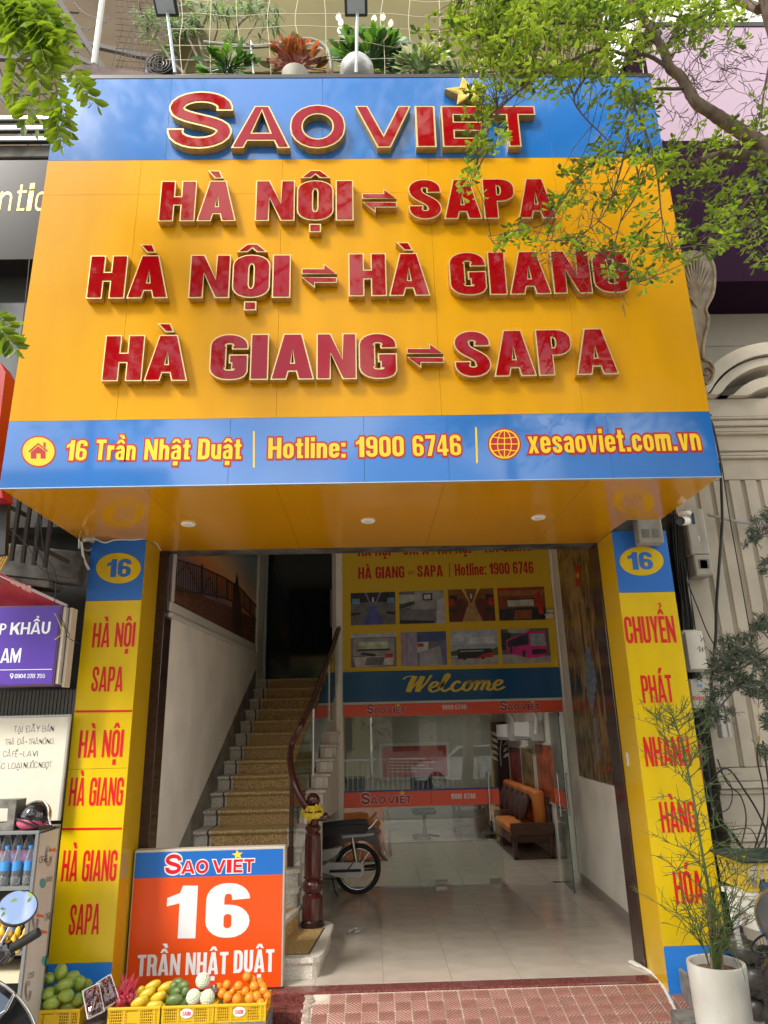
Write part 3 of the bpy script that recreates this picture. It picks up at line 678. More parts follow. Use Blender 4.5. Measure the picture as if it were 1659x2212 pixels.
# ---------------------------------------------------------------- building shell
HALLZ = 4.7
st_ = MB(); st_.box(-2.26, -1.74, 1.684, 1.90, -.02, 3.277, .003); struct('left_jamb', st_, STONE)
st_ = MB(); st_.box(2.0, 2.47, 1.684, 1.93, -.02, 3.277, .003); struct('right_jamb', st_, STONE)
st_ = MB(); st_.box(-2.26, 2.47, 1.684, 1.90, 3.281, 6.9); struct('front_wall', st_, DIRTY)
LW0, LW1 = Vector((-1.75, 1.9, 0)), Vector((-1.62, 6.0, 0)); ldir = (LW1-LW0).normalized(); LWE = LW0+ldir*7.3
lnorm = Vector((ldir.y, -ldir.x, 0)); LPL = (LW0, lnorm)
st_ = MB(); st_.prism([(-2.1, 1.9, -.01), LW0+Vector((0, 0, -.01)), LWE+Vector((0, 0, -.01)), (-2.1, LWE.y, -.01)], (0, 0, HALLZ)); left_wall = struct('left_wall', st_, WHITEW)
st_ = MB(); st_.prism([(2.26, 1.932, -.01), (2.6, 1.932, -.01), (2.6, 4.80, -.01), (2.42, 4.80, -.01)], (0, 0, HALLZ)); right_wall = struct('right_wall', st_, WHITEW)
OFW = mat('office_wall', (.42, .38, .33), .7); st_ = MB(); st_.box(2.52, 2.8, 4.81, 10, -.01, 2.55); struct('office_right_wall', st_, mat('office_white', (.62, .59, .54), .6))
st_ = MB(); st_.box(-2.2, 2.7, 1.905, 9.6, HALLZ, HALLZ+.2); struct('hall_ceiling', st_, mat('ceiling', (.85, .82, .75), .8))
st_ = MB(); st_.box(-2.2, 2.8, 9.6, 9.8, -.01, HALLZ+.2); struct('back_wall', st_, OFW)
# partition over the glass doors
GY = 4.815
st_ = MB(); st_.box(-.36, 2.8, GY+.012, GY+.12, 2.10, HALLZ-.002); struct('partition_wall', st_, WHITEW)
st_ = MB(); st_.box(-.52, 2.52, GY+.122, 9.6, 2.5, 2.56); struct('office_ceiling', st_, mat('office_ceiling', (.5, .48, .44), .7))
# skirting
RP0 = Vector((2.26, 1.932, 0)); rdir = Vector((.16, 2.868, 0)).normalized(); rnorm = Vector((-rdir.y, rdir.x, 0)); RPL = (RP0+rnorm*.014, rnorm)
B_ = lambda y, z, o: RP0+rdir*((y-1.932)/rdir.y)+rnorm*o+Vector((0, 0, z))
st_ = MB(); st_.prism([B_(1.935, 0, .001), B_(4.79, 0, .001), B_(4.79, .10, .001), B_(1.935, .10, .001)], rnorm*.011); struct('skirting', st_, mat('skirting', (.33, .29, .25), .3), right_wall)
st_ = MB(); st_.prism([B_(1.95, 1.15, .001), B_(4.2, 1.15, .001), B_(4.2, 1.185, .001), B_(1.95, 1.185, .001)], rnorm*.02); struct('dado_rail', st_, WHITEW, right_wall)
# white jamb post at the right end of the partition
st_ = MB(); st_.box(2.402, 2.45, GY-.06, GY+.01, 0.001, HALLZ-.002, .004); struct('door_post', st_, WHITEW)
# ---------------------------------------------------------------- staircase
TERR = mat('white_terrazzo', (.82, .78, .69), .5, c2=(.50, .46, .39), vs=90, vdet=3, bump=.05, bs=80)
TGOLD = mat('golden_terrazzo', (.74, .52, .22), .5, c2=(.32, .19, .07), vs=75, vdet=2)
TDARK = mat('brown_strip', (.10, .06, .045), .5)
NST = 17; RISE = .1456
def wl(y): return -1.75+.0317*(y-1.9)
def wr(y): return -.64+.135*(y-2.97) if y < 4.3 else -.46
stairs = thing('staircase', 'terrazzo staircase with golden treads rising behind the orange sign', 'staircase', (-1.2, 2.5, 0))
def slab(mb, P, z0, z1): mb.prism([(x, y, z0) for x, y in P], (0, 0, z1-z0))
def inset_line(a, b, t): return (a[0]+(b[0]-a[0])*t, a[1]+(b[1]-a[1])*t)
fronts = {1: [(-1.74, 1.70), (-.47, 1.70), (-.425, 1.735), (-.405, 1.80), (-.365, 2.62), (-.39, 2.70), (-.44, 2.74), (-.66, 2.74), (-1.74, 2.74)],
          2: [(-1.74, 1.78), (-.80, 1.78), (-.655, 2.58), (-.645, 2.74), (-1.74, 2.74)],
          3: [(-1.74, 1.98), (-1.30, 1.98), (-.66, 2.60), (-.645, 2.85), (-1.74, 2.85)],
          4: [(-1.74, 2.28), (-.66, 2.66), (-.645, 2.95), (-1.74, 2.95)],
          5: [(-1.73, 2.70), (-.66, 2.80), (-.635, 3.1), (-1.73, 3.1)]}
for i in range(1, NST+1):
    z1 = RISE*i; z0 = RISE*(i-1)
    if i <= 5:
        P = fronts[i]
        b = MB(); slab(b, offset(P, -.022), z0+.0005, z1-.036); obj('riser', b, TERR, stairs)
        b = MB(); slab(b, P, z1-.036, z1); tr = obj('tread', b, TERR, stairs)
        if i == 1:
            b = MB(); slab(b, [(-1.5, 1.80), (-.515, 1.80), (-.445, 2.50), (-.66, 2.50), (-1.5, 2.5)], z1, z1+.0025); obj('tread_panel', b, TGOLD, tr)
            b = MB(); slab(b, [(-1.52, 1.785), (-.50, 1.785), (-.43, 2.515), (-.66, 2.515), (-.66, 2.50), (-.445, 2.50), (-.515, 1.80), (-1.52, 1.80)], z1, z1+.002); obj('tread_strip', b, TDARK, tr)
        if i == 2:
            b = MB(); slab(b, [(-1.5, 1.86), (-.87, 1.86), (-.70, 2.6), (-.9, 2.6), (-1.5, 2.3)], z1, z1+.0025); obj('tread_panel', b, TGOLD, tr)
            a, c = (-.822, 1.80), (-.677, 2.58); b = MB(); b.prism([(a[0]+.012, a[1]+.05, z0+.004), (c[0]+.012, c[1]-.03, z0+.004), (c[0]+.012, c[1]-.03, z1-.037), (a[0]+.012, a[1]+.05, z1-.037)], (.004, -.0007, 0)); obj('riser_panel', b, TGOLD, stairs)
        if i >= 3:
            a, c = fronts[i][0 if i > 3 else 1], fronts[i][1 if i > 3 else 2]
            d = Vector((c[0]-a[0], c[1]-a[1], 0)).normalized(); n = Vector((d.y, -d.x, 0)); A = Vector((*a, 0))+d*.2-n*.0205; B = Vector((*c, 0))-d*.16-n*.0205
            b = MB(); b.prism([A+Vector((0, 0, z0+.003)), B+Vector((0, 0, z0+.003)), B+Vector((0, 0, z1-.037)), A+Vector((0, 0, z1-.037))], n*.004); obj('riser_panel', b, TGOLD, stairs)
        continue
    y0 = 3.05+.264*(i-6); y1 = y0+.30 if i < NST else 6.5; yr = y0-.06 if i == 6 else y0
    L, Rr = wl(y0)-.01, wr(y0)+.0
    xs = [L, L+.140, L+.160, L+.180, Rr-.20, Rr-.175, Rr-.15, Rr+.035]; ms = [0, 2, 0, 1, 0, 2, 0]
    b = MB()
    for k in range(7): b.m(ms[k]).box(xs[k], xs[k+1]-.0004, yr+.048 if ms[k] != 1 else yr+.0465, y1-.02, z0 if i > 6 else z0-.05, z1-.0365)
    b.m(0); obj('riser', b, [TERR, TGOLD, TDARK], stairs)
    b = MB()
    for k in range(7):
        x0, x1 = xs[k], xs[k+1]-.0004
        if k == 6: x1 = Rr+.07
        prof = [(yr+.014, z1-.036), (yr+.003, z1-.028), (yr, z1-.016), (yr+.005, z1-.005), (yr+.016, z1), (y1, z1), (y1, z1-.036)]
        if k == 6:
            # rounded free end
            b.m(ms[k]).prism([(x0, y, z) for y, z in prof], (x1-.03-x0, 0, 0)); b.lathe((x1-.03, yr+.02, z1-.018), [(.001, .022), (.010, .020), (.0175, .008), (.018, 0)], 12, ax=Vector((1, 0, 0))); b.box(x1-.03, x1-.004, yr+.02, y1-.03, z1-.035, z1-.002, .01)
        else: b.m(ms[k]).prism([(x0, y, z+(.0006 if ms[k] == 1 else 0)) for y, z in prof], (x1-x0, 0, 0))
    obj('tread', b, [TERR, mat('golden_tread_lit', (.82, .62, .30), .45, c2=(.42, .27, .10), vs=75, vdet=2), TDARK], stairs, 35)  # lighter copy of the golden terrazzo: the brighter lit nosings are painted in
# grey dirty stringer along the left wall
b = MB(); P = []
for i in range(6, NST+1): y = 3.05+.264*(i-6); P.append((y-.13, RISE*i+.02))
A = lambda y, z, o: LW0+ldir*((y-1.9)/ldir.y)+lnorm*o+Vector((0, 0, z))
lo = [A(y, z-.25, .0005) for y, z in P]; hi = [A(y, z+.11, .0005) for y, z in P]
b.prism([A(2.55, .55, .0005)]+lo+hi[::-1]+[A(2.55, .80, .0005)], lnorm*.006); struct('stringer', b, mat('grimy_stringer', (.30, .28, .25), .7, c2=(.14, .13, .12), vs=5, vdet=8), left_wall)
# wall under the open side of the stairs, with a low opening
b = MB(); D_ = Vector((.135, 1, 0)).normalized(); RS = lambda y, z: Vector((-.665+.135*(y-2.97), y, z))
prof = [RS(2.76, 0.001), RS(3.85, 0.001), RS(3.85, .84), RS(4.70, .84), RS(4.70, .001), RS(4.80, .001)]
i = 12; top = []
for i in range(12, 5, -1): y = 3.05+.264*(i-6); top += [RS(y+.264 if i < 12 else 4.80, RISE*i-.04), RS(y+.026, RISE*i-.04)]
prof += top+[RS(2.84, RISE*5-.04), RS(2.76, RISE*3)]
b.prism(prof, (-.08, .01, 0)); struct('stair_wall', b, WHITEW)
b = MB(); b.prism([(-.50, 4.94, 0), (-.44, 4.82, 0), (-.36, 4.82, 0), (-.44, 4.94, 0), (-.52, 9.6, 0), (-.58, 9.6, 0)], (0, 0, HALLZ-.01)); struct('stair_office_wall', b, WHITEW)
# dark red newel post
WOOD = mat('mahogany', (.045, .007, .007), .22, c2=(.085, .016, .013), vs=3, coat=.5, stretch=(1, 1, .15))
nx, ny = -.545, 2.58
new = thing('newel_post', 'turned dark red wooden newel post with a ball top on the bottom step', 'newel post', (nx, ny, .1485))
b = MB(); z = .1485
b.lathe((nx, ny, z), [(.105, 0), (.107, .012), (.094, .022), (.096, .034), (.086, .045), (.082, .055)], 28); obj('base', b, mat('dark_base', (.03, .015, .014), .3), new, 40)
KZ = .928; b = MB(); b.lathe((nx, ny, z), [(r*1.16, h*KZ if h > .06 else h) for r, h in [(.079, .055), (.077, .24), (.07, .25), (.055, .275), (.072, .30), (.078, .335), (.072, .37), (.055, .39), (.066, .40), (.071, .41), (.062, .42), (.064, .43), (.062, .72), (.058, .76), (.060, .775), (.056, .785), (.045, .80), (.058, .82), (.061, .84), (.05, .86), (.042, .87), (.046, .90), (.056, .93), (.054, .94), (.066, .955), (.066, .975)]], 28)
obj('shaft', b, WOOD, new, 35)
b = MB(); b.lathe((nx, ny, z+.975*KZ), [(.088, 0), (.090, .010), (.08, .02), (.03, .03), (.022, .05), (.026, .07)], 24); b.ball((nx, ny, z+1.085*KZ), .062, n=24, m=16); obj('ball_top', b, WOOD, new, 50)
# railing: handrail, posts, glass
rail = thing('stair_railing', 'dark red handrail sweeping up over glass panels beside the stairs', 'railing', (-.66, 2.9, .7))
RP = (Vector((-.66, 2.97, 0)), Vector((1, -.135, 0)).normalized())
Pw = [at(706, 1762, y=2.60), at(697, 1766, y=2.575), at(677, 1760, y=2.56), at(656, 1736, y=2.55), at(641, 1705, y=2.57), at(632, 1675, y=2.62), at(627, 1640, y=2.72), at(631, 1606, y=2.86)]
Pw += [at(a, c, pl=RP) for a, c in ((651, 1565), (676, 1513), (703, 1440), (718, 1400), (738, 1338))]
Pw.append(Pw[-1]+(Pw[-1]-Pw[-2]).normalized()*.9)
b = MB(); b.tube(bend(Pw, 5), .032, 12); obj('handrail', b, WOOD, rail, 60)
def postv(px, pt, pb, off=0):
    T, B = at(px, pt, pl=RP), at(px, pb, pl=RP); B = Vector((T.x, T.y, B.z)); b = MB(); b.tube([B, T], .011, 8); b.tube([B+D_*.035, T+D_*.035], .007, 8)
    for f in (.15, .85): q = B.lerp(T, f); b.box(q.x-.014, q.x+.014, q.y-.01, q.y+.05, q.z-.012, q.z+.012, .003)
    obj('post', b, STEEL, rail, 40); return B, T
bs_ = [postv(677, 1532, 1676), postv(711, 1430, 1555), postv(737, 1350, 1462)]
T = at(629, 1640, y=2.74); B = Vector((T.x, T.y, RISE*4+.01)); b = MB(); b.tube([B, T], .009, 8); b.tube([B+Vector((.02, .03, 0)), T+Vector((.02, .03, -.03))], .007, 8); b.box(B.x-.02, B.x+.035, B.y-.02, B.y+.04, B.z, B.z+.16, .004); obj('post', b, mat('bronze_post', (.12, .07, .06), .3, .6), rail, 40)
gp = [(Vector((T.x, T.y, 0)), B.z+.12, T.z-.10)]+[(Vector((q[0].x, q[0].y, 0)), q[0].z+.05, q[1].z-.08) for q in bs_]
for i in range(3):
    a, c = gp[i], gp[i+1]; d = (c[0]-a[0]).normalized()*.03; P = [a[0]+d+Vector((0, 0, a[1])), c[0]-d+Vector((0, 0, c[1])), c[0]-d+Vector((0, 0, c[2])), a[0]+d+Vector((0, 0, a[2]))]
    b = MB(); b.quad(*P); b.quad(*[p+Vector((-.01, 0, 0)) for p in P]); obj('glass_panel', b, TINT, rail)
# yellow spotted cloth on the newel
CL = mat('yellow_cloth', (.75, .58, .04), .8, c2=(.55, .40, .02), vs=14, bump=.3, bs=30)
b = MB()
nu, nv = 34, 14; V = []; F = []
for i in range(nu):
    for j in range(nv):
        u, v = i/(nu-1), j/(nv-1); a = -0.2-2.9*u; r = .068+.04*math.sin(v*3.1)+.016*math.sin(9*u+4*v); r = .078+.026*v+.020*noise.noise(Vector((u*9, v*5, 1)))+.012*noise.noise(Vector((u*22, v*11, 4))); z = 1.115-.12*v*(.55+.45*math.sin(3.1*u)+.3*noise.noise(Vector((u*6, 0, 2))))+.03*noise.noise(Vector((u*8, v*6, 7)))
        V.append((nx+r*math.cos(a), ny+r*math.sin(a), z-.0))
for i in range(nu-1):
    for j in range(nv-1): F.append((i*nv+j, (i+1)*nv+j, (i+1)*nv+j+1, i*nv+j+1))
b.add(V, F); b.add([(p[0]*.985+nx*.015, p[1]*.985+ny*.015, p[2]+.002) for p in V], [f[::-1] for f in F])
solo('cloth', b, CL, 'crumpled yellow cloth draped round the top of the newel post', 'cloth', smooth=60)
# upper glass door at the head of the stairs
gd = thing('upper_glass_door', 'tall dark glass partition with a bar handle at the head of the stairs', 'glass door', (-.9, 6.3, 2.5))
DG = mat('dark_glass', (.010, .018, .017), .06, spec=.6)
b = MB(); b.box(-1.555, -.47, 6.32, 6.33, RISE*17+.01, HALLZ-.01); obj('pane', b, DG, gd)
b = MB(); b.box(-1.600, -1.56, 6.29, 6.34, RISE*17+.005, HALLZ-.01, .004); obj('frame', b, mat('alu', (.5, .52, .5), .4, .5), gd)
h0, h1 = at(714.5, 1273, y=6.28), at(714.5, 1355, y=6.28); b = MB(); b.tube([h0, h1], .014, 10); b.tube([h0+Vector((0, 0, -.06)), h0+Vector((0, .05, -.06))], .008, 6); b.tube([h1+Vector((0, 0, .06)), h1+Vector((0, .05, .06))], .008, 6); obj('handle', b, STEEL, gd, 60)
b = MB(); b.box(-1.56, -.46, 6.34, 9.6, 2.4, 2.45); struct('upper_floor', b, CONC)
b = MB(); b.box(-1.52, -.46, 6.6, 6.66, 2.46, HALLZ-.01); struct('upper_dark_wall', b, mat('upper_dark', (.05, .05, .05), .9))
# ---------------------------------------------------------------- pictures on the side walls
MOULD = mat('plaster_moulding', (.60, .58, .53), .6)
mur = thing('wall_mural', 'sunset picture of a fenced wooden pier on the wall beside the stairs', 'mural', A(3.5, 2.9, 0))
sunset = bpy.data.materials.new('sunset'); sunset.use_nodes = True; t_ = sunset.node_tree; b_ = t_.nodes['Principled BSDF']; b_.inputs['Roughness'].default_value = .3
co = t_.nodes.new('ShaderNodeTexCoord'); mp = t_.nodes.new('ShaderNodeMapping'); sp = t_.nodes.new('ShaderNodeSeparateXYZ'); rr = t_.nodes.new('ShaderNodeValToRGB')
ma = t_.nodes.new('ShaderNodeMath'); ma.operation = 'MULTIPLY_ADD'; ma.inputs[1].default_value = -.10
t_.links.new(co.outputs['Object'], sp.inputs[0]); t_.links.new(sp.outputs['Y'], ma.inputs[0]); 
m2 = t_.nodes.new('ShaderNodeMath'); m2.operation = 'MULTIPLY_ADD'; m2.inputs[1].default_value = .50; m2.inputs[2].default_value = -1.35
t_.links.new(sp.outputs['Z'], m2.inputs[0]); t_.links.new(m2.outputs[0], ma.inputs[2]); ma.inputs[1].default_value = .03
t_.links.new(ma.outputs[0], rr.inputs[0]); cr = rr.color_ramp; cr.elements[0].color = (.20, .18, .26, 1); cr.elements[0].position = .1; cr.elements[1].color = (.08, .28, .42, 1); cr.elements[1].position = .95
for p, c in ((.36, (.26, .16, .20)), (.45, (.85, .26, .07)), (.55, (.80, .48, .22)), (.72, (.35, .38, .38))): e = cr.elements.new(p); e.color = (*c, 1)
t_.links.new(rr.outputs[0], b_.inputs['Base Color'])
def LP(o): return dict(pl=(LW0+lnorm*o, lnorm))
zt_ = 4.35
b = MB(); b.prism([A(1.80, 2.86, .0), A(5.62, 2.93, .0), A(5.62, zt_, .0), A(1.80, zt_, .0)], lnorm*.02); obj('print', b, sunset, mur)
b = MB()
b.prism([A(1.80, 2.86, .021), A(5.62, 2.93, .021), A(5.62, 3.28, .021), A(4.4, 3.21, .021), A(1.80, 3.02, .021)], lnorm*.001); obj('pier_deck', b, mat('pier_boards', (.20, .08, .045), .5, c2=(.06, .022, .016), vs=6, stretch=(1, 1, 14)), mur)
FD = mat('fence_ink', (.012, .008, .008), .5)
b = MB(); lp0 = LP(.0)
rt = [(374, 1208), (430, 1225), (480, 1248), (515, 1270), (552, 1312)]; rbm = [(374, 1276), (430, 1282), (480, 1292), (515, 1306), (552, 1340)]
def along(P, x):
    for a, c in zip(P, P[1:]):
        if a[0] <= x <= c[0]: return a[1]+(c[1]-a[1])*(x-a[0])/(c[0]-a[0])
    return P[-1][1]
for q in (rt, rbm): pline(b, q, 3.0, .0225, **lp0)
x = 376; w = 2.3
while x < 548: y0, y1 = along(rt, x), along(rbm, x); polyon(b, [(x-w/2, y0), (x+w/2, y0), (x+w/2, y1), (x-w/2, y1)], .0228, **lp0); x += 5.2-(x-376)*.015; w = 2.3-(x-376)*.005
for x, w, y0, y1 in ((431.5, 4, 1219, 1290), (463, 3, 1241, 1293), (486, 2.5, 1254, 1297), (500, 2, 1262, 1300), (524, 2, 1277, 1315), (537, 2, 1293, 1330)): polyon(b, [(x-w/2, y0), (x+w/2, y0), (x+w/2, y1), (x-w/2, y1)], .0235, **lp0)
for p, q in (((376, 1244), (399, 1218)), ((399, 1218), (428, 1284)), ((434, 1280), (447, 1246)), ((447, 1246), (462, 1286))): pline(b, [p, q], 1.7, .0242, **lp0)
obj('pier_fence', b, FD, mur)
b = MB(); polyon(b, [(497, 1300), (508, 1234), (516, 1298), (522, 1390), (500, 1380)], .0246, **lp0); obj('obelisk', b, mat('obelisk_ink', (.05, .025, .02), .5), mur)
printed(mur, 'lettering', 'SAPA', (519, 1366), (532, 1372), (519, 1357), mat('mural_text', (.35, .10, .08), .5), .0248, 0, dict(pl=(LW0, lnorm)), kx=.8, s=.2, b=.14)
b = MB(); b.beam(A(1.80, 2.815, .016), A(5.68, 2.885, .016), .032, .085, ch=.006); b.beam(A(1.80, 2.745, .022), A(5.74, 2.815, .022), .044, .04, ch=.008); b.beam(A(5.66, 2.80, .016), A(5.66, 4.69, .016), .032, .07, up=lnorm, ch=.006); b.beam(A(1.83, 2.86, .016), A(1.83, 4.6, .016), .032, .05, up=lnorm); obj('frame', b, MOULD, mur)
# right-hand mural
mr = thing('wall_mural', 'tall picture of a rocky summit flag tower on the right wall of the entrance', 'mural', (2.26, 3, 1.2))
ROCK = mat('rock_print', (.36, .20, .08), .25, c2=(.02, .03, .014), vs=6, vdet=12, stretch=(1, 1.6, .8))
q1_, q2b = at(1252, 1680, pl=RPL), at(1333, 1693, pl=RPL); b = MB(); b.prism([B_(1.96, 1.19, .001), B_(q1_.y, 1.19, .001), B_(q1_.y, HALLZ-.02, .001), B_(1.96, HALLZ-.02, .001)], rnorm*.013); obj('print', b, ROCK, mr)
xp = dict(pl=RPL); b = MB()
polyon(b, [(1214, 1215), (1232, 1200), (1262, 1300), (1272, 1420), (1262, 1520), (1252, 1440), (1236, 1330), (1222, 1270)], .001, **xp); obj('cliff', b, mat('ochre_rock', (.52, .30, .11), .4, c2=(.18, .15, .06), vs=5, vdet=10), mr)
b = MB(); polyon(b, [(1242, 1218), (1254, 1224), (1255, 1262), (1245, 1268)], .002, **xp); obj('flag', b, mat('flag_red', (.45, .02, .015), .5), mr)
b = MB(); polyon(b, [(1248.5+4.5*(x), 1243+9*y) for x, y in star((0, 0), 1, .4, -90)], .003, **xp); obj('flag_star', b, YELP, mr)
b = MB(); polyon(b, [(1250, 1300), (1253, 1300), (1265, 1410), (1262, 1412)], .0022, **xp); obj('flag_pole', b, mat('pole_ink', (.02, .025, .035), .5), mr)
b = MB(); polyon(b, [(1260, 1400), (1274, 1398), (1290, 1470), (1280, 1545), (1268, 1500)], .002, **xp); obj('tower_print', b, mat('tower_ink', (.35, .40, .45), .4, c2=(.02, .05, .12), vs=24, vdet=6), mr)
b = MB(); polyon(b, [(1282, 1555), (1287, 1550), (1296, 1640), (1290, 1650)], .002, **xp); obj('stair_print', b, mat('path_ink', (.35, .35, .34), .5, c2=(.1, .1, .1), vs=30), mr)
b = MB(); printed(mr, 'lettering', 'SAPA', (1302, 1666), (1328, 1668), (1302, 1655), mat('mural_red', (.5, .05, .02), .5), .003, 0, dict(pl=RPL), kx=.8, s=.2, b=.14)
# ---------------------------------------------------------------- banner with bus pictures and the welcome board
ban = thing('route_banner', 'yellow banner of bus routes and eight bus pictures above the glass doors', 'banner', (.9, GY, 2.5))
BL = at(743, 1452, y=GY-.02).z
b = MB(); b.box(-.357, 2.398, GY-.012, GY+.011, BL+.002, HALLZ-.01, .002); obj('board', b, mat('banner_yellow', (.72, .47, .02), .5), ban)
bp = dict(y=GY-.012); RB = mat('banner_red', (.55, .01, .015), .45)
BK = dict(kx=.72, s=.22, b=.15, gap=.07, space=.34)
for t, a, c, tp in (('HÀ NỘI', (773, 1202), (844, 1200), (773, 1176)), ('SAPA', (871, 1199), (926, 1198), (871, 1173)), ('HÀ NỘI', (946, 1197), (1018, 1195), (946, 1171)), ('HÀ GIANG', (1048, 1194), (1149, 1190), (1048, 1168)),
                    ('HÀ GIANG', (774, 1251), (874, 1248), (774, 1225.5)), ('SAPA', (902, 1246.5), (957, 1245.5), (902, 1221.5)), ('Hotline:', (983, 1244), (1051, 1241.5), (983, 1218)), ('1900', (1058, 1241), (1101.5, 1240), (1058, 1216)), ('6746', (1109, 1239.5), (1153, 1238.5), (1109, 1213.5))):
    printed(ban, 'lettering', t, a, c, tp, RB, .001, 0, bp, **BK)
b = MB(); polyon(b, [(969.5, 1216), (971.5, 1216), (972, 1247), (970, 1247)], .001, **bp); polyon(b, [(935, 1175), (937, 1175), (937, 1199), (935, 1199)], .001, **bp)
for x0, x1, y in ((881, 896, 1236), (852, 866, 1190), (1025, 1040, 1184)): polyon(b, [(x0, y-2), (x1-4, y-2), (x1-5, y-5), (x1, y-1), (x0, y-.8)], .001, **bp); polyon(b, [(x0, y+2), (x0+5, y+6), (x0+4, y+3), (x1, y+3), (x1, y+1.6), (x0, y+1.6)], .001, **bp)
obj('printed_mark', b, RB, ban)
bar = MB()
def inkm(c):
    k = 'ink_%03d_%03d_%03d' % tuple(int(x*255) for x in c); return mat(k, tuple(min(1, x*1.45) for x in c), .45, c2=tuple(x*.95 for x in c), vs=11, vdet=10)
def picture(q, shapes, back):
    """a printed photograph: quad in sight coordinates, shapes in unit coordinates (y down)"""
    Q = [(725.9+a*.3125, 1175.2+c*.3125) for a, c in q]
    def m(u, v):
        tx, ty = Q[0][0]+(Q[1][0]-Q[0][0])*u, Q[0][1]+(Q[1][1]-Q[0][1])*u; bx, by = Q[3][0]+(Q[2][0]-Q[3][0])*u, Q[3][1]+(Q[2][1]-Q[3][1])*u
        return (tx+(bx-tx)*v, ty+(by-ty)*v)
    b = MB(); polyon(b, Q, .0015, **bp); p = obj('picture', b, back, ban)
    for k, (c, P) in enumerate(shapes):
        b = MB(); polyon(b, [m(*u) for u in P], .002+.00025*k, **bp); obj('picture_patch', b, inkm(c), p)
def R4(x0, y0, x1, y1): return [(x0, y0), (x1, y0), (x1, y1), (x0, y1)]
g1, g2_, bl, rd, org, dk = (.3, .3, .3), (.12, .12, .13), (.08, .09, .3), (.4, .03, .02), (.45, .2, .05), (.03, .03, .035)
def aisle(c_floor, c_seat, c_roof, c_scr, side): return [(c_roof, R4(.0, 0, 1, .3)), (c_seat, [(0, .35), (.33, .3), (.42, .55), (.25, 1), (0, 1)]), (c_seat, [(1, .35), (.67, .3), (.58, .55), (.75, 1), (1, 1)]), (c_floor, [(.44, .42), (.56, .42), (.72, 1), (.28, 1)]),
     (c_scr, R4(.03, .18, .2, .34)), (c_scr, R4(.82, .18, .98, .34)), (side, [(.3, 0), (.36, 0), (.47, .4), (.45, .42)]), (side, [(.7, 0), (.64, 0), (.53, .4), (.55, .42)]), ((.6, .6, .65), R4(.48, .15, .52, .3)), (dk, [(.0, .62), (.22, .6), (.2, .68), (0, .7)]), (dk, [(1, .62), (.78, .6), (.8, .68), (1, .7)])]
picture([(101, 340), (408, 330), (413, 553), (103, 563)], aisle(bl, g2_, dk, (.12, .25, .4), (.15, .15, .3)), inkm(g2_))
picture([(435, 330), (745, 318), (755, 545), (440, 553)], [((.35, .38, .36), R4(0, .1, .34, .5)), ((.05, .07, .04), [(0, .4), (.34, .3), (.34, .42), (0, .55)]), (g1, R4(.34, 0, 1, .45)), (dk, R4(.52, .08, .74, .3)), ((.45, .45, .46), R4(.55, .12, .7, .26)), ((.16, .16, .17), [(.25, .45), (.9, .45), (.75, .95), (0, .95)]), ((.26, .26, .27), [(.28, .42), (.88, .42), (.86, .56), (.26, .56)]), (dk, [(0, .88), (.75, .92), (.75, 1), (0, 1)]), ((.4, .4, .42), [(.85, .3), (1, .2), (1, 1), (.8, 1)])], inkm(g2_))
picture([(772, 316), (1087, 305), (1103, 530), (783, 540)], aisle((.35, .2, .08), (.1, .03, .02), (.2, .08, .02), (.02, .02, .03), (.55, .35, .12))+[(rd, R4(.0, .28, .12, .5)), (rd, R4(.88, .28, 1, .5))], inkm((.15, .05, .02)))
picture([(1113, 305), (1437, 293), (1457, 522), (1130, 530)], [(rd, R4(0, .0, .3, .1)), ((.3, .12, .04), [(0, .1), (1, .1), (.95, .25), (.05, .25)]), ((.38, .4, .3), R4(.2, .38, .75, .58)), (dk, R4(.2, .34, .78, .38)), (dk, [(.0, .65), (1, .6), (1, 1), (0, 1)]), ((.25, .08, .03), [(.35, .7), (.7, .68), (.68, .95), (.3, .98)]), (rd, [(.78, .2), (.9, .15), (.95, .9), (.85, .8)])], inkm((.22, .05, .02)))
picture([(103, 622), (415, 612), (420, 845), (103, 855)], [((.4, .42, .45), R4(0, .0, 1, .12)), ((.28, .26, .26), R4(.05, .15, .95, .65)), ((.45, .55, .4), R4(.17, .25, .82, .46)), ((.35, .42, .25), R4(.17, .36, .82, .44)), (dk, R4(.15, .46, .85, .52)), ((.45, .42, .42), [(.05, .7), (.95, .66), (.92, .95), (.1, 1)]), (dk, [(.25, .55), (.55, .62), (.52, .7), (.2, .62)]), (rd, R4(.75, .62, .92, .74)), (g2_, [(.35, .72), (.75, .7), (.7, .95), (.3, .95)])], inkm((.16, .14, .14)))
picture([(445, 612), (760, 602), (770, 835), (450, 847)], [((.28, .24, .32), R4(0, 0, .36, 1)), ((.22, .19, .26), R4(.12, 0, .16, 1)), ((.06, .08, .2), R4(.36, 0, 1, .3)), ((.45, .5, .5), R4(.36, .3, .6, .6)), ((.3, .3, .35), [(.4, .6), (.85, .42), (.95, 1), (.4, 1)]), ((.12, .13, .25), [(.86, .3), (1, .2), (1, 1), (.9, 1)]), (rd, R4(.37, .34, .5, .44))], inkm(g2_))
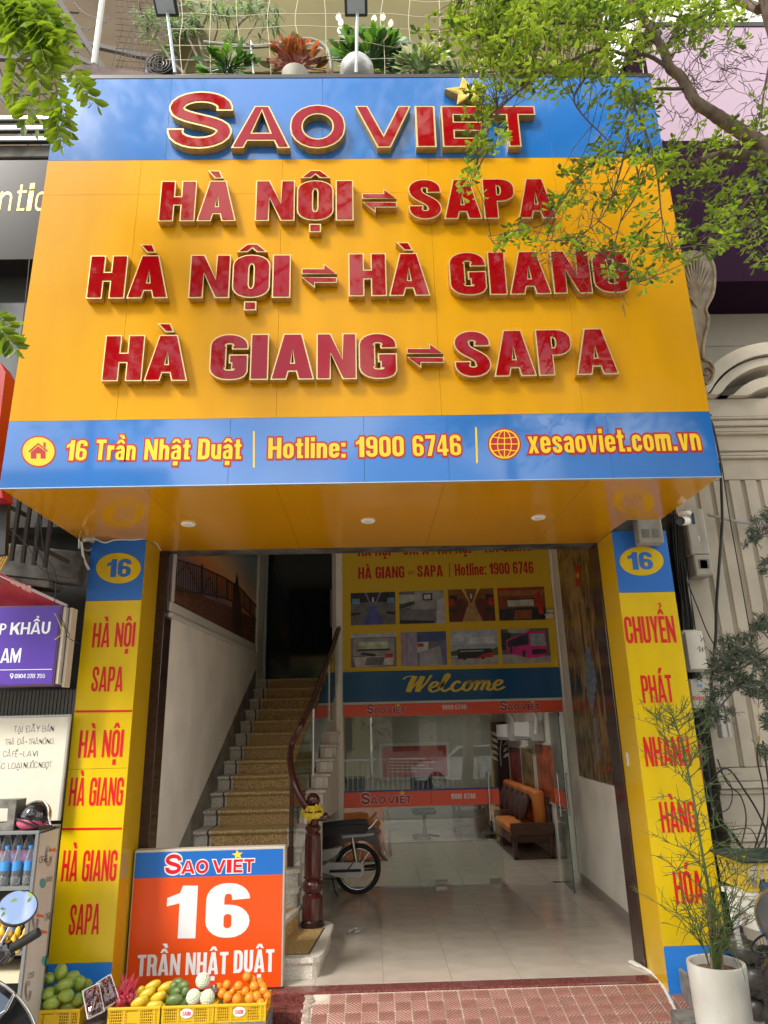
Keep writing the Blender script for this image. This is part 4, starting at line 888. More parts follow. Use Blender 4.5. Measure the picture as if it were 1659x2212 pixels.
picture([(790, 602), (1110, 590), (1125, 828), (797, 840)], [((.42, .45, .48), R4(.05, .12, .45, .3)), ((.5, .52, .55), R4(.4, .2, .95, .4)), ((.3, .34, .4), R4(0, .4, 1, .52)), ((.06, .09, .05), [(0, .60), (.15, .55), (.15, .72), (0, .72)]), ((.06, .09, .05), [(.85, .58), (1, .5), (1, .75), (.85, .75)]), ((.3, .28, .27), R4(0, .76, 1, 1)), ((.02, .02, .02), [(.14, .56), (.17, .53), (.86, .54), (.88, .6), (.88, .8), (.14, .82)]), ((.25, .25, .28), R4(.18, .58, .7, .62)), (rd, [(.5, .82), (.72, .68), (.88, .66), (.88, .8)]), (dk, R4(.25, .79, .31, .86)), (dk, R4(.64, .78, .71, .85))], inkm((.34, .40, .48)))
picture([(1137, 590), (1467, 580), (1488, 818), (1153, 830)], [((.3, .32, .33), R4(.15, 0, .6, .12)), (dk, R4(0, .1, .2, .6)), ((.30, .29, .27), [(0, .72), (1, .8), (1, 1), (0, 1)]), ((.5, .03, .2), [(.1, .32), (.6, .06), (.92, .10), (.94, .82), (.55, .86), (.1, .68)]), ((.03, .03, .05), [(.13, .34), (.56, .13), (.56, .46), (.13, .52)]), ((.25, .3, .32), [(.6, .14), (.9, .17), (.92, .5), (.6, .5)]), (dk, [(.62, .6), (.92, .6), (.92, .74), (.62, .76)]), (dk, R4(.42, .62, .48, .82)), (dk, R4(.17, .5, .21, .7))], inkm((.08, .10, .08)))
# welcome board
wb = thing('welcome_board', 'blue board reading Welcome in yellow script above the glass doors', 'sign board', (.9, GY, 2.1))
WT = at(743, 1452, y=GY-.02).z; WBt = 2.085
b = MB(); b.box(-.357, 2.398, GY-.022, GY+.011, WBt, BL, .003); obj('board', b, mat('welcome_blue', (.02, .10, .25), .12), wb)
b = MB(); b.box(-.357, 2.398, GY-.03, GY+.0105, WBt-.028, WBt-.001, .003); obj('ledge', b, mat('ledge_white', (.6, .6, .58), .4), wb)
# script lettering in strokes
def script():
    S = []
    S.append(([(0.0, .78), (.10, .92), (.30, .95), (.42, .92)], .05)); S.append(([(.40, .95), (.30, .5), (.26, .04)], .14)); S.append(([(.26, .04), (.50, .55), (.66, .93)], .06)); S.append(([(.68, .93), (.60, .5), (.58, .04)], .14)); S.append(([(.58, .04), (.82, .5), (.98, .98)], .06))
    def e(x): S.append((bend([(x+.02, .24), (x+.2, .34), (x+.26, .5), (x+.16, .58), (x+.04, .44), (x+.0, .2), (x+.1, .02), (x+.28, .08), (x+.38, .2)], 3), .085))
    e(.98); S.append((bend([(1.30, .2), (1.46, .48), (1.60, .88), (1.55, 1.02), (1.46, .84), (1.40, .3), (1.48, .03), (1.62, .1), (1.72, .2)], 3), .085))
    S.append((bend([(2.02, .46), (1.95, .58), (1.82, .45), (1.76, .2), (1.88, .02), (2.06, .1), (2.14, .22)], 3), .09))
    S.append((bend([(2.34, .56), (2.22, .46), (2.16, .2), (2.28, .02), (2.42, .16), (2.46, .42), (2.36, .57), (2.34, .48), (2.58, .50)], 3), .085))
    for x in (2.62, 2.84): S.append((bend([(x-.06, .46), (x+.04, .57), (x+.02, .3), (x-.04, .02)], 3), .09)); S.append((bend([(x-.02, .12), (x+.12, .48), (x+.2, .56), (x+.22, .46)], 3), .05))
    S.append((bend([(3.06, .46), (3.06, .3), (3.02, .1), (3.12, .02), (3.24, .14)], 3), .09)); e(3.24); return S
fn = textmap((866, 1497), (1094, 1490), (880, 1459), 3.7, y=GY-.022); b = MB(); k = 0
for P, w in script():
    P = [(p[0]+p[1]*.12, p[1]) for p in P]; L2, R2 = stroke_sides([tuple(p[:2]) for p in P], w*1.4, w*1.05); b.add([fn(*q, .001+.0002*k) for q in L2+R2], [(i, i+1, len(L2)+i+1, len(L2)+i) for i in range(len(L2)-1)]); k = (k+1) % 6
obj('lettering', b, mat('welcome_yellow', (.75, .55, .05), .4), wb)
# ---------------------------------------------------------------- glass doors
DEC = mat('decal_red', (.82, .10, .045), .35); DECB = mat('decal_blue', (.02, .06, .25), .35); WDEC = mat('decal_white', (.75, .75, .75), .4)
zt0, zt1 = at(877, 1546, y=GY).z, WBt-.03
def pane(name, x0, x1, z0, z1, parent, y=GY): b = MB(); b.box(x0, x1, y, y+.010, z0, z1); return obj(name, b, GLASS, parent)
fx = thing('glass_partition', 'fixed glass panel left of the doors behind the motorbike', 'glass partition', (0, GY, 0))
xm, xd = at(936, 1800, y=GY).x, at(1084, 1800, y=GY).x
pane('pane', -.357, xm-.004, .012, zt0-.003, fx)
b = MB(); b.box(-.357, xm-.004, GY-.012, GY+.022, .0006, .012, .002); obj('bottom_channel', b, mat('channel', (.55, .54, .5), .4, .5), fx)
tr_ = thing('transom', 'glass transom with red printed strip above the doors', 'transom', (.9, GY, zt0))
pane('pane', -.357, 2.398, zt0, zt1, tr_)
b = MB(); b.box(-.355, 2.396, GY-.0015, GY-.0002, zt0, zt1-.002); obj('decal', b, DEC, tr_)
gp_ = dict(y=GY-.0015)
def wordmark(parent, x0, x1, yb0, yb1, h, pl, red, rim, st, off=.001):
    """the wordmark: big S, small capitals and a star over the E"""
    tot = x1-x0; fx_ = lambda t: x0+tot*t; yb = lambda t: yb0+(yb1-yb0)*t
    for ch, a, c, k in (('S', 0, .18, 1.15), ('A', .18, .335, .76), ('O', .345, .485, .78), ('V', .53, .68, .76), ('I', .69, .745, .76), ('E', .765, .87, .76), ('T', .885, 1, .76)):
        kw = dict(s=.28, b=.21, rd=(.5, .45), wid=WIDE)
        if ch == 'I': kw['s'] = .32
        A_, B_, T_ = (fx_(a), yb(a)), (fx_(c), yb(c)), (fx_(a), yb(a)-h*k)
        if rim: printed(parent, 'lettering', ch, A_, B_, T_, rim, off, .07, pl, **kw)
        printed(parent, 'lettering', ch, A_, B_, T_, red, off+.0012, -.01, pl, **kw)
    b = MB(); c = (fx_(.815), yb(.8)-h*1.02); polyon(b, [(c[0]+x*h*.34, c[1]-y*h*.30) for x, y in star((0, 0), 1, .42, 97)], off+.0022, **pl); obj('printed_star', b, st, parent)
PINK = mat('decal_pale', (.75, .42, .38), .4); DR2 = mat('decal_dark_red', (.36, .02, .03), .4); DST = mat('decal_gold', (.85, .60, .08), .4)
wordmark(tr_, 793, 875, 1542, 1541, 18, gp_, DR2, PINK, DST); wordmark(tr_, 1081, 1166, 1535, 1533, 18, gp_, DR2, PINK, DST)
printed(tr_, 'lettering', '1900', (955, 1533), (980, 1532.5), (955, 1523), WDEC, .001, 0, gp_, kx=.75, s=.22, b=.15); printed(tr_, 'lettering', '6746', (983, 1532.5), (1008, 1532), (983, 1522.5), WDEC, .001, 0, gp_, kx=.75, s=.22, b=.15)
zb0_, zb1_ = at(850, 1743, y=GY).z, at(850, 1710, y=GY).z
def band(parent, x0, x1): 
    b = MB(); b.box(x0, x1, GY-.0015, GY-.0002, zb0_, zb1_); obj('decal', b, DEC, parent)
    b = MB(); b.box(x0, x1, GY-.0015, GY-.0002, zb1_+.0005, zb1_+.02); obj('decal_edge', b, DECB, parent)
band(fx, -.355, xm-.006)
wordmark(fx, 780, 889, 1738, 1735, 22, gp_, DR2, PINK, DST)
sl = thing('glass_sidelight', 'narrow fixed glass strip between the open door leaf and the wall', 'glass partition', (2.3, GY, 0)); pane('pane', 2.215, 2.40, .012, zt0-.003, sl)
md = thing('glass_door', 'closed glass door leaf with red band and steel bar handle in the middle', 'glass door', (1.1, GY, 0), 'glass doors of the office')
pane('pane', xm, xd, .012, zt0-.003, md); band(md, xm+.001, xd-.001)
printed(md, 'lettering', '1900', (974, 1726), (998, 1725.5), (974, 1714.5), WDEC, .001, 0, gp_, kx=.75, s=.22, b=.15); printed(md, 'lettering', '6746', (1003, 1725.5), (1028, 1725), (1003, 1714), WDEC, .001, 0, gp_, kx=.75, s=.22, b=.15)
for px0, px1 in ((941, 967), (1058, 1084)):
    a, c = at(px0, 1906, y=GY), at(px1, 1906, y=GY); b = MB(); b.box(a.x, c.x, GY-.012, GY+.022, .004, .055, .004); obj('patch_fitting', b, STEEL, md)
def barhandle(parent, T, B, n, sep=.05):
    b = MB()
    for s in (1, -1): b.tube([T+n*sep*s, B+n*sep*s], .012, 10)
    for f in (.15, .85): q = T.lerp(B, f); b.tube([q+n*sep, q-n*sep], .008, 8)
    obj('handle', b, STEEL, parent, 50)
barhandle(md, at(1054, 1668, y=GY-.05), at(1059.5, 1773, y=GY-.05)+Vector((0, 0, 0)), Vector((0, -1, 0)), .001)
od = thing('glass_door', 'open glass door leaf swung towards the street beside the right wall', 'glass door', (2.1, GY, 0), 'glass doors of the office')
H0, H1 = Vector((2.205, 4.80, 0)), Vector((2.168, 4.162, 0)); dd = (H1-H0).normalized(); dn = Vector((dd.y, -dd.x, 0))
b = MB(); b.prism([H0+Vector((0, 0, .012)), H1+Vector((0, 0, .012)), H1+Vector((0, 0, zt0-.01)), H0+Vector((0, 0, zt0-.01))], dn*.01); obj('pane', b, glassmat('clear_leaf_glass', (.93, .97, .95), .4), od)
b = MB(); b.prism([H1+Vector((0, 0, .012)), H1+dd*.003+Vector((0, 0, .012)), H1+dd*.003+Vector((0, 0, zt0-.01)), H1+Vector((0, 0, zt0-.01))], dn*.01); obj('pane_edge', b, mat('glass_edge', (.03, .10, .08), .1), od)
for s_ in (1, -1):
    o_ = dn*(.005+.0062*s_); b = MB(); b.prism([H0+dd*.01+o_+Vector((0, 0, zb0_)), H1+o_+Vector((0, 0, zb0_)), H1+o_+Vector((0, 0, zb1_)), H0+dd*.01+o_+Vector((0, 0, zb1_))], dn*.0006); obj('decal', b, DEC, od)
b = MB(); q = H1-dd*.03+Vector((0, 0, .03)); b.obox(q+dn*.005, dd, dn, Vector((0, 0, 1)), .03, .016, .024, .003); q.z = zt0-.04; b.obox(q+dn*.005-dd*.02, dd, dn, Vector((0, 0, 1)), .05, .016, .024, .003); obj('patch_fitting', b, STEEL, od)
hq = H1-dd*.12; zt_h = at(1204, 1670, y=hq.y).z; barhandle(od, hq+dn*.005+Vector((0, 0, zt_h)), hq+dn*.005+Vector((0, 0, zt_h-.46)), dn, .05)
b = MB(); b.obox((2.20, 4.79, 0.004), Vector((1, 0, 0)), Vector((0, 1, 0)), Vector((0, 0, 1)), .12, .03, .003, .002); obj('floor_spring', b, STEEL, od)
# ---------------------------------------------------------------- the office behind the glass
LEMIT = mat('lit_lamp', (1, 1, 1), .5, emit=(1, .97, .9), es=9)
for k, (x, y) in enumerate(((1.5, 5.3), (1.5, 6.3), (1.5, 7.4), (1.5, 8.6), (.1, 5.3), (.1, 7.2))):
    t = thing('ceiling_spot', 'lit round spotlight in the office ceiling seen through the doors', 'ceiling light', (x, y, 2.5), 'lit office ceiling spotlights')
    b = MB(); b.lathe((x, y, 2.485), [(.06, 0), (.075, .004), (.078, .0145)], 20); obj('rim', b, mat('lamp_white', (.8, .8, .78), .4), t, 40); b = MB(); b.lathe((x, y, 2.483), [(.001, 0), (.055, 0), (.055, .002)], 20); obj('lens', b, LEMIT, t)
    ld = bpy.data.lights.new('spot_light', 'SPOT'); ld.energy = 10; ld.spot_size = 2.4; ld.spot_blend = .6; ld.shadow_soft_size = .05; ld.color = (1, .96, .88); lo_ = bpy.data.objects.new('spot_light', ld); COL.objects.link(lo_); lo_.location = (x, y, 2.47)
BRN = mat('brown_wood', (.10, .045, .022), .35, c2=(.05, .02, .010), vs=4, stretch=(1, 1, 8), vdet=8)
ORG = mat('orange_cushion', (.55, .17, .03), .8, var=.1, vs=5); CHO = mat('brown_cushion', (.055, .02, .015), .8)
sofa = thing('sofa', 'long wooden sofa with orange cushions against the office wall', 'sofa', (2.2, 7.6, 0))
b = MB(); b.box(1.90, 2.50, 6.27, 6.36, .30, .46, .008); b.box(1.92, 2.48, 6.28, 6.35, 0.0, .035, .004); b.box(1.92, 1.98, 6.28, 6.35, .0, .30, .006); b.box(2.42, 2.48, 6.28, 6.35, .0, .30, .006); b.box(1.94, 2.46, 6.31, 6.34, .235, .30); obj('arm', b, BRN, sofa)
b = MB(); b.box(1.90, 2.50, 6.36, 9.1, .20, .30, .008); b.box(1.94, 2.46, 7.5, 7.6, 0, .2); b.box(1.94, 2.46, 8.9, 9.0, 0, .2); obj('frame', b, BRN, sofa)
b = MB(); b.box(2.44, 2.50, 6.36, 9.1, .30, .80, .01); obj('backrest', b, BRN, sofa)
b = MB(); b.box(1.90, 2.48, 7.62, 7.70, .30, .50, .01); obj('arm', b, BRN, sofa)
for y0 in (6.37, 7.0, 7.71, 8.35):
    b = MB(); b.box(1.90, 2.40, y0, y0+.62, .301, .42, .025); obj('seat_cushion', b, ORG, sofa, 50); b = MB(); b.box(2.30, 2.44, y0+.01, y0+.61, .421, .86, .03); obj('back_cushion', b, ORG, sofa, 50)
for k, y0 in enumerate((6.75, 7.1, 7.5, 7.95, 8.4)):
    nth = ('nearest the doors', 'second from the doors', 'third from the doors', 'fourth from the doors', 'farthest from the doors')[k]
    b = MB(); b.ball((2.20, y0, .62), .07, .17, .20, 12, 10, Matrix.Rotation(.3, 3, 'Y')); s = solo('throw_pillow', b, CHO, 'dark brown pillow standing on the orange sofa, '+nth, 'pillow', 'brown pillows on the sofa', 60)
b = MB(); b.box(1.38, 1.92, 8.28, 9.2, .50, .53, .006)
ct = thing('coffee_table', 'low dark wooden coffee table seen through the glass doors', 'coffee table', (1.65, 8.6, 0)); obj('table_top', b, BRN, ct)
b = MB(); b.box(1.40, 1.90, 8.30, 9.1, .12, .36, .006); obj('drawer_box', b, BRN, ct)
for x, y in ((1.40, 8.30), (1.86, 8.30), (1.40, 9.1), (1.86, 9.1)): b = MB(); b.box(x, x+.05, y, y+.05, 0, .50, .004); obj('leg', b, BRN, ct)
BOT = mat('bottle_plastic', (.8, .85, .88), .08, trans=.9, spec=.5); BLB = mat('bottle_blue', (.05, .25, .6), .35)
for x in (1.5, 1.58): b = MB(); b.lathe((x, 8.4, .531), [(.03, 0), (.032, .02), (.032, .14), (.012, .19), (.012, .2)], 12); solo('water_bottle', b, BOT, 'clear water bottle on the coffee table in the office', 'bottle', 'bottles on the coffee table', 50)
dk_ = thing('reception_desk', 'orange reception desk seen through the left glass panel', 'desk', (-.1, 6.5, 0))
b = MB(); b.prism([(-.44, 6.5, .02), (.05, 6.5, .02), (.12, 6.52, .02), (.15, 6.60, .02), (.15, 7.6, .02), (-.44, 7.6, .02)], (0, 0, .74)); obj('front', b, mat('desk_orange', (.50, .14, .03), .25), dk_)
b = MB(); b.prism([(-.44, 6.47, .76), (.06, 6.47, .76), (.17, 6.52, .76), (.19, 6.6, .76), (.19, 7.6, .76), (-.44, 7.6, .76)], (0, 0, .035)); obj('worktop', b, mat('worktop', (.5, .45, .4), .3), dk_)
b = MB(); b.tube([(.24, 6.9, .0), (.21, 6.9, .6), (.30, 6.9, .72)], .02, 8); obj('leg', b, STEEL, dk_)
mo = thing('monitor', 'black computer monitor standing on the reception desk', 'monitor', (-.3, 6.8, .795)); b = MB(); b.box(-.42, -.12, 6.8, 6.83, .90, 1.10, .006); obj('screen', b, BLACK, mo); b = MB(); b.box(-.29, -.25, 6.8, 6.83, .80, .90); b.box(-.36, -.18, 6.75, 6.88, .795, .80); obj('stand', b, BLACK, mo)
ch = thing('office_chair', 'dark office chair in the middle of the office floor', 'chair', (.9, 8.5, 0)); b = MB(); b.box(.65, 1.05, 8.3, 8.7, .38, .46, .03); obj('seat', b, BLACK, ch); b = MB(); b.box(.65, 1.05, 8.66, 8.72, .5, .95, .02); obj('backrest', b, BLACK, ch); b = MB(); b.tube([(.85, 8.5, .05), (.85, 8.5, .38)], .03, 8); [b.beam((.85, 8.5, .06), (.85+.24*math.cos(a), 8.5+.24*math.sin(a), .03), .03, .03) for a in (0, 1.26, 2.5, 3.77, 5.0)]; obj('base', b, BLACK, ch)
# notice and dark feature wall at the back
def box_on_y(name, px0, py0, px1, py1, y, th, m, label, cat, group=None, parent=None):
    a, c = at(px0, py0, y=y), at(px1, py1, y=y); b = MB(); b.box(a.x, c.x, y, y+th, c.z, a.z, .004); return solo(name, b, m, label, cat, group) if not parent else obj(name, b, m, parent)
nb = thing('notice_board', 'framed red notice board on the back wall of the office', 'notice board', at(895, 1676, y=9.5)); box_on_y('frame', 818, 1606, 973, 1682, 9.56, .03, mat('grey_frame', (.5, .5, .48), .4), 0, 0, parent=nb); box_on_y('board', 825, 1613, 967, 1676, 9.545, .012, mat('notice_red', (.35, .03, .02), .3), 0, 0, parent=nb)
b = MB(); [polyon(b, [(840, y), (840+w, y), (840+w, y+2), (840, y+2)], .002, y=9.545) for y, w in ((1638, 80), (1645, 100), (1652, 76), (1659, 96), (1666, 60))]; obj('printed_lines', b, mat('pale_line', (.5, .35, .33), .5), nb)
box_on_y('dark_feature_wall', 1060, 1560, 1106, 1745, 9.40, .15, mat('feature_brown', (.035, .012, .010), .4), 'dark brown feature wall panel with pale leaf pattern', 'wall panel')
b = MB()
for k in range(9):
    c = at(1082+((k % 2)*2-1)*5, 1592+k*6.5, y=9.39); s = 1 if k % 2 else -1
    b.prism([c, c+Vector((.09*s, 0, .03)), c+Vector((.13*s, 0, .10)), c+Vector((.04*s, 0, .07))], (0, .004, 0))
b.tube([at(1083, 1600, y=9.39), at(1080, 1625, y=9.39), at(1083, 1655, y=9.39)], .008, 5); solo('leaf_decor', b, mat('pale_leaf', (.45, .42, .40), .5), 'pale leaf sprig decoration on the dark feature wall', 'wall decoration')
for k, (q, c1, lab) in enumerate((([(1106, 1614), (1126, 1618), (1126, 1698), (1107, 1682)], (.30, .04, .03), 'narrow red poster farthest along the office wall'), ([(1130, 1618), (1152, 1618), (1158, 1710), (1134, 1700)], (.25, .16, .05), 'brown city poster in the middle of the office wall'), ([(1160, 1612), (1200, 1611), (1206, 1737), (1168, 1718)], (.50, .10, .03), 'orange travel poster nearest the doors on the office wall'))):
    ys = [at(*p, x=2.51) for p in q]; y0, y1 = min(p.y for p in ys), max(p.y for p in ys); z0, z1 = min(p.z for p in ys), max(p.z for p in ys)
    p = thing('poster', lab, 'poster', (2.51, y0, z0)); b = MB(); b.box(2.49, 2.519, y0-.03, y1+.03, z0-.03, z1+.03, .003); obj('frame', b, mat('grey_frame', (.5, .5, .48), .4), p); b = MB(); b.box(2.485, 2.4895, y0, y1, z0, z1); obj('print', b, mat('poster_%d_ink' % k, c1, .3, c2=tuple(x*.25 for x in c1), vs=5, vdet=6), p)
AC = mat('ac_white', (.62, .62, .6), .4)
for px0, px1, lab in ((1084, 1108, 'farther of two white air conditioners on the office wall'), (1124, 1158, 'nearer of two white air conditioners on the office wall')):
    y0, y1 = at(px1, 1590, x=2.4).y, at(px0, 1590, x=2.4).y; z = at(px1, 1600, x=2.4).z; t = thing('air_conditioner', lab, 'air conditioner', (2.4, y0, z)); b = MB(); b.prism([(2.515, y0, z), (2.35, y0, z), (2.30, y0, z+.06), (2.31, y0, z+.27), (2.515, y0, z+.28)], (0, y1-y0, 0)); obj('case', b, AC, t); b = MB(); b.box(2.30, 2.345, y0+.04, y1-.04, z+.005, z+.03, .004); obj('vent_flap', b, mat('flap', (.2, .2, .2), .5), t); b = MB(); b.tube([(2.4, y0-.05, z+.1), (2.42, y0-.06, z+.35), (2.3, y0-.06, z+.5), (2.0, y0-.05, z+.55)], .035, 8); obj('pipe', b, AC, t, 50)
# ---------------------------------------------------------------- little camera on the banner, hall lamp
def cctv(loc, aim, lab, mount='down', body=.055):
    t = thing('security_camera', lab, 'security camera', loc, 'security cameras on the shop front'); loc = Vector(loc); aim = Vector(aim).normalized()
    b = MB(); b.lathe(loc, [(.045, 0), (.048, .01), (.048, .022)] if mount == 'down' else [(.03, 0), (.03, .02)], 16, ax=(0, 0, 1)); m = obj('mount', b, mat('cam_white', (.65, .64, .6), .4), t, 40)
    b = MB(); c = loc-Vector((0, 0, .045)); b.tube([loc, c], .012, 8); b.tube([c-aim*.02, c+aim*.11], .032, 14); obj('housing', b, MATS['cam_white'], t, 50)
    b = MB(); b.lathe(c+aim*.105, [(.033, 0), (.034, .01), (.026, .014), (.001, .010)], 14, ax=aim); obj('lens', b, BLACK, t, 50); return t
cl_ = at(176, 1158, z=ZB-.001); cctv((cl_.x+.02, cl_.y+.1, ZB-.022), (.35, -.9, -.15), 'white security camera under the left end of the big sign')
cr_ = at(1462, 1104, z=ZB-.001); cctv((2.40, .78, ZB-.03), (-.7, -.7, -.2), 'white security camera under the right end of the big sign')
cc = at(1188, 1322, y=GY-.05); cctv((cc.x, cc.y, cc.z), (-.9, -.4, -.2), 'small black tipped camera mounted beside the bus banner')
# cable looping under the soffit to the left camera
b = MB(); P = [at(200, 1161, y=1.2), at(225, 1172, y=1.22), at(250, 1166, y=1.25), at(290, 1166, y=1.28), at(322, 1163, y=1.29), at(336, 1172, y=1.4), at(347, 1188, y=1.6)]; b.tube(bend(P), .006, 6)
P = [at(176, 1170, y=1.1), at(178, 1190, y=1.15), at(182, 1210, y=1.2), at(192, 1230, y=1.27)]; b.tube(bend(P), .011, 6); solo('camera_cable', b, mat('white_cable', (.6, .6, .56), .5), 'thin white camera cable clipped along the top of the left pillar', 'cable', smooth=50)
# ---------------------------------------------------------------- motorbike in the entrance
BKB = mat('bike_black', (.010, .010, .012), .12, coat=.6); BKP = mat('bike_plum', (.014, .004, .009), .25, coat=.2); BKR = mat('bike_red', (.45, .01, .015), .2, coat=.5); SIL = mat('bike_silver', (.55, .55, .54), .3, .5)
by = 4.47; mc = thing('motorbike', 'black and silver motorbike parked behind the newel post with its rear wheel out', 'motorbike', (-.6, by, 0))
def wheel(cx, cy, parent, r=.262):
    w = obj('wheel', MB().torus((cx, cy, r), (0, 1, 0), r-.024, .024, 40, 8), RUBBER, parent, 60)
    b = MB(); b.torus((cx, cy, r), (0, 1, 0), r-.052, .009, 40, 6); b.lathe((cx, cy-.05, r), [(.028, 0), (.032, .01), (.032, .09), (.028, .1)], 14, ax=(0, 1, 0)); obj('rim', b, STEEL, w, 60)
    b = MB()
    for k in range(28): a = 2*math.pi*k/28; s = .03*(1 if k % 2 else -1); b.tube([(cx+.03*math.cos(a+.5*(k % 2)), cy+s, r+.03*math.sin(a+.5*(k % 2))), (cx+(r-.055)*math.cos(a), cy, r+(r-.055)*math.sin(a))], .0016, 4)
    obj('spokes', b, STEEL, w); return w
rx, fx2 = -.19, -1.28; wheel(rx, by, mc); wheel(fx2, by+.02, mc)
def sideform(P, y0, y1, mb=None): mb = mb or MB(); mb.prism([(x, y0, z) for x, z in P], (0, y1-y0, 0)); return mb
b = MB()
seatP = [(-.90, .64), (-.84, .70), (-.64, .742), (-.36, .768), (-.16, .778), (-.08, .768), (-.06, .73), (-.10, .68), (-.40, .64), (-.62, .60), (-.84, .57)]
for k in range(-2, 3): sideform([(x, z-(abs(k) ** 2)*.012*(1 if z > .66 else 0)) for x, z in seatP], by-.10+.04*(k+2)+.0003, by-.10+.04*(k+3)-.0003, b)
obj('seat', b, mat('seat_vinyl', (.012, .012, .012), .45), mc)
sideform([(-.90, .58), (-.70, .60), (-.10, .69), (.045, .665), (.06, .64), (.02, .60), (-.20, .575), (-.45, .50), (-.62, .38), (-.80, .36), (-.95, .45)], by-.075, by+.075, b := MB()); obj('tail_body', b, BKP, mc)
sideform([(-.45, .56), (-.30, .61), (.0, .62), (.05, .56), (.09, .40), (.15, .335), (.12, .34), (.05, .40), (.0, .50), (-.12, .555), (-.30, .545)], by-.055, by+.055, b := MB()); obj('rear_fender', b, BKP, mc)
sideform([(-.36, .615), (.0, .635), (.005, .615), (-.10, .600), (-.36, .59)], by-.082, by-.0755, b := MB()); obj('side_strip', b, mat('strip_grey', (.45, .42, .42), .4), mc)
b = MB(); b.tube(bend([(-.28, by-.06, .64), (-.12, by-.075, .66), (-.03, by-.07, .70), (.03, by-.055, .765)]), .013, 8); b.tube([(.03, by-.055, .765), (.035, by+.055, .765)], .011, 8); b.tube(bend([(-.28, by+.06, .64), (-.12, by+.075, .66), (-.03, by+.07, .70), (.03, by+.055, .765)]), .013, 8); obj('grab_rail', b, STEEL, mc, 60)
sideform([(-.02, .66), (.07, .675), (.085, .64), (.06, .60), (-.01, .61)], by-.06, by+.06, b := MB()); obj('tail_light', b, mat('tail_red', (.25, .02, .01), .15), mc)
sideform([(.075, .54), (.08, .54), (.125, .40), (.12, .40)], by-.06, by+.06, b := MB()); obj('number_plate', b, mat('plate_white', (.6, .6, .6), .4), mc)
for s in (-1, 1): b = MB(); b.tube([(-.25, by+.075*s, .60), (-.19, by+.08*s, .27)], [.012, .012], 10); b.tube([(-.245, by+.075*s, .58), (-.21, by+.079*s, .38)], [.022, .022], 12); obj('shock_absorber', b, STEEL, mc, 50)
b = MB(); P = [(rx+.075*math.cos(a), .262+.075*math.sin(a)) for a in [math.radians(x) for x in range(-90, 91, 15)]]; P = P+[(-.42, .345), (-.52, .345), (-.60, .30), (-.60, .26), (-.42, .20)]; sideform(P, by-.105, by-.075, b); obj('chain_cover', b, mat('cover_white', (.62, .62, .60), .35), mc)
b = MB(); b.beam((-.50, by-.112, .262), (-.15, by-.112, .262), .02, .028, ch=.004); b.beam((-.30, by-.112, .27), (-.24, by-.112, .34), .012, .012); b.tube([(-.14, by+.09, .25), (-.05, by+.10, .25), (.02, by+.10, .26)], [.03, .034, .03], 12); obj('swing_arm', b, BLACK, mc)
sideform([(-.72, .46), (-.36, .50), (-.42, .42), (-.52, .37), (-.66, .36)], by-.088, by-.078, b := MB()); obj('side_badge', b, SIL, mc)
b = MB(); b.box(-.92, -.62, by-.09, by+.09, .20, .42, .03); b.lathe((-.66, by-.12, .30), [(.07, 0), (.08, .01), (.08, .04)], 16, ax=(0, 1, 0)); b.tube([(-.62, by-.13, .20), (-.44, by-.14, .185), (-.40, by-.14, .205)], .007, 6); b.tube([(-.48, by-.05, .2), (-.44, by-.12, .06), (-.40, by-.14, .01)], .008, 6); obj('engine', b, mat('engine_grey', (.08, .08, .085), .4, .4), mc, 40)
sideform([(-.95, .58), (-.86, .62), (-1.02, .86), (-1.10, .88), (-1.12, .80), (-1.04, .40), (-.96, .24), (-.90, .24), (-.95, .40)], by-.14, by+.14, b := MB()); obj('leg_shield', b, BKR, mc)
b = MB(); b.tube([(-1.28, by-.06, .262), (-1.10, by-.05, .80)], .016, 8); b.tube([(-1.28, by+.08, .262), (-1.10, by+.07, .80)], .016, 8); obj('fork', b, STEEL, mc)
b = MB(); b.tube([(-1.02, by-.30, .90), (-1.08, by-.10, .88), (-1.08, by+.10, .88), (-1.02, by+.22, .90)], .012, 8); b.box(-1.18, -1.04, by-.07, by+.07, .80, .94, .03); obj('handlebar', b, BKB, mc, 50)
b = MB(); [sideform([(fx2+.29*math.cos(a), .262+.29*math.sin(a)) for a in [math.radians(x) for x in range(30, 151, 12)]]+[(fx2+.275*math.cos(a), .262+.275*math.sin(a)) for a in [math.radians(x) for x in range(150, 29, -12)]], by-.05, by+.09, b)]; obj('front_fender', b, BKR, mc)
# red dustpan with dark brush by the stair wall
dp = thing('dustpan', 'red and dark dustpan standing between the stairs and the newel post', 'dustpan', (-.68, 3.4, 0)); b = MB(); P0 = at(652, 1972, y=3.3); b.box(P0.x-.02, P0.x+.18, 3.3, 3.5, .001, .10, .01); obj('pan', b, BKR, dp); b = MB(); b.prism([(P0.x-.01, 3.31, .102), (P0.x+.16, 3.31, .102), (P0.x+.12, 3.42, .30), (P0.x+.04, 3.42, .30)], (0, .06, 0)); b.tube([(P0.x+.08, 3.45, .29), (P0.x+.09, 3.56, .62)], .010, 6); obj('hood', b, BLACK, dp)
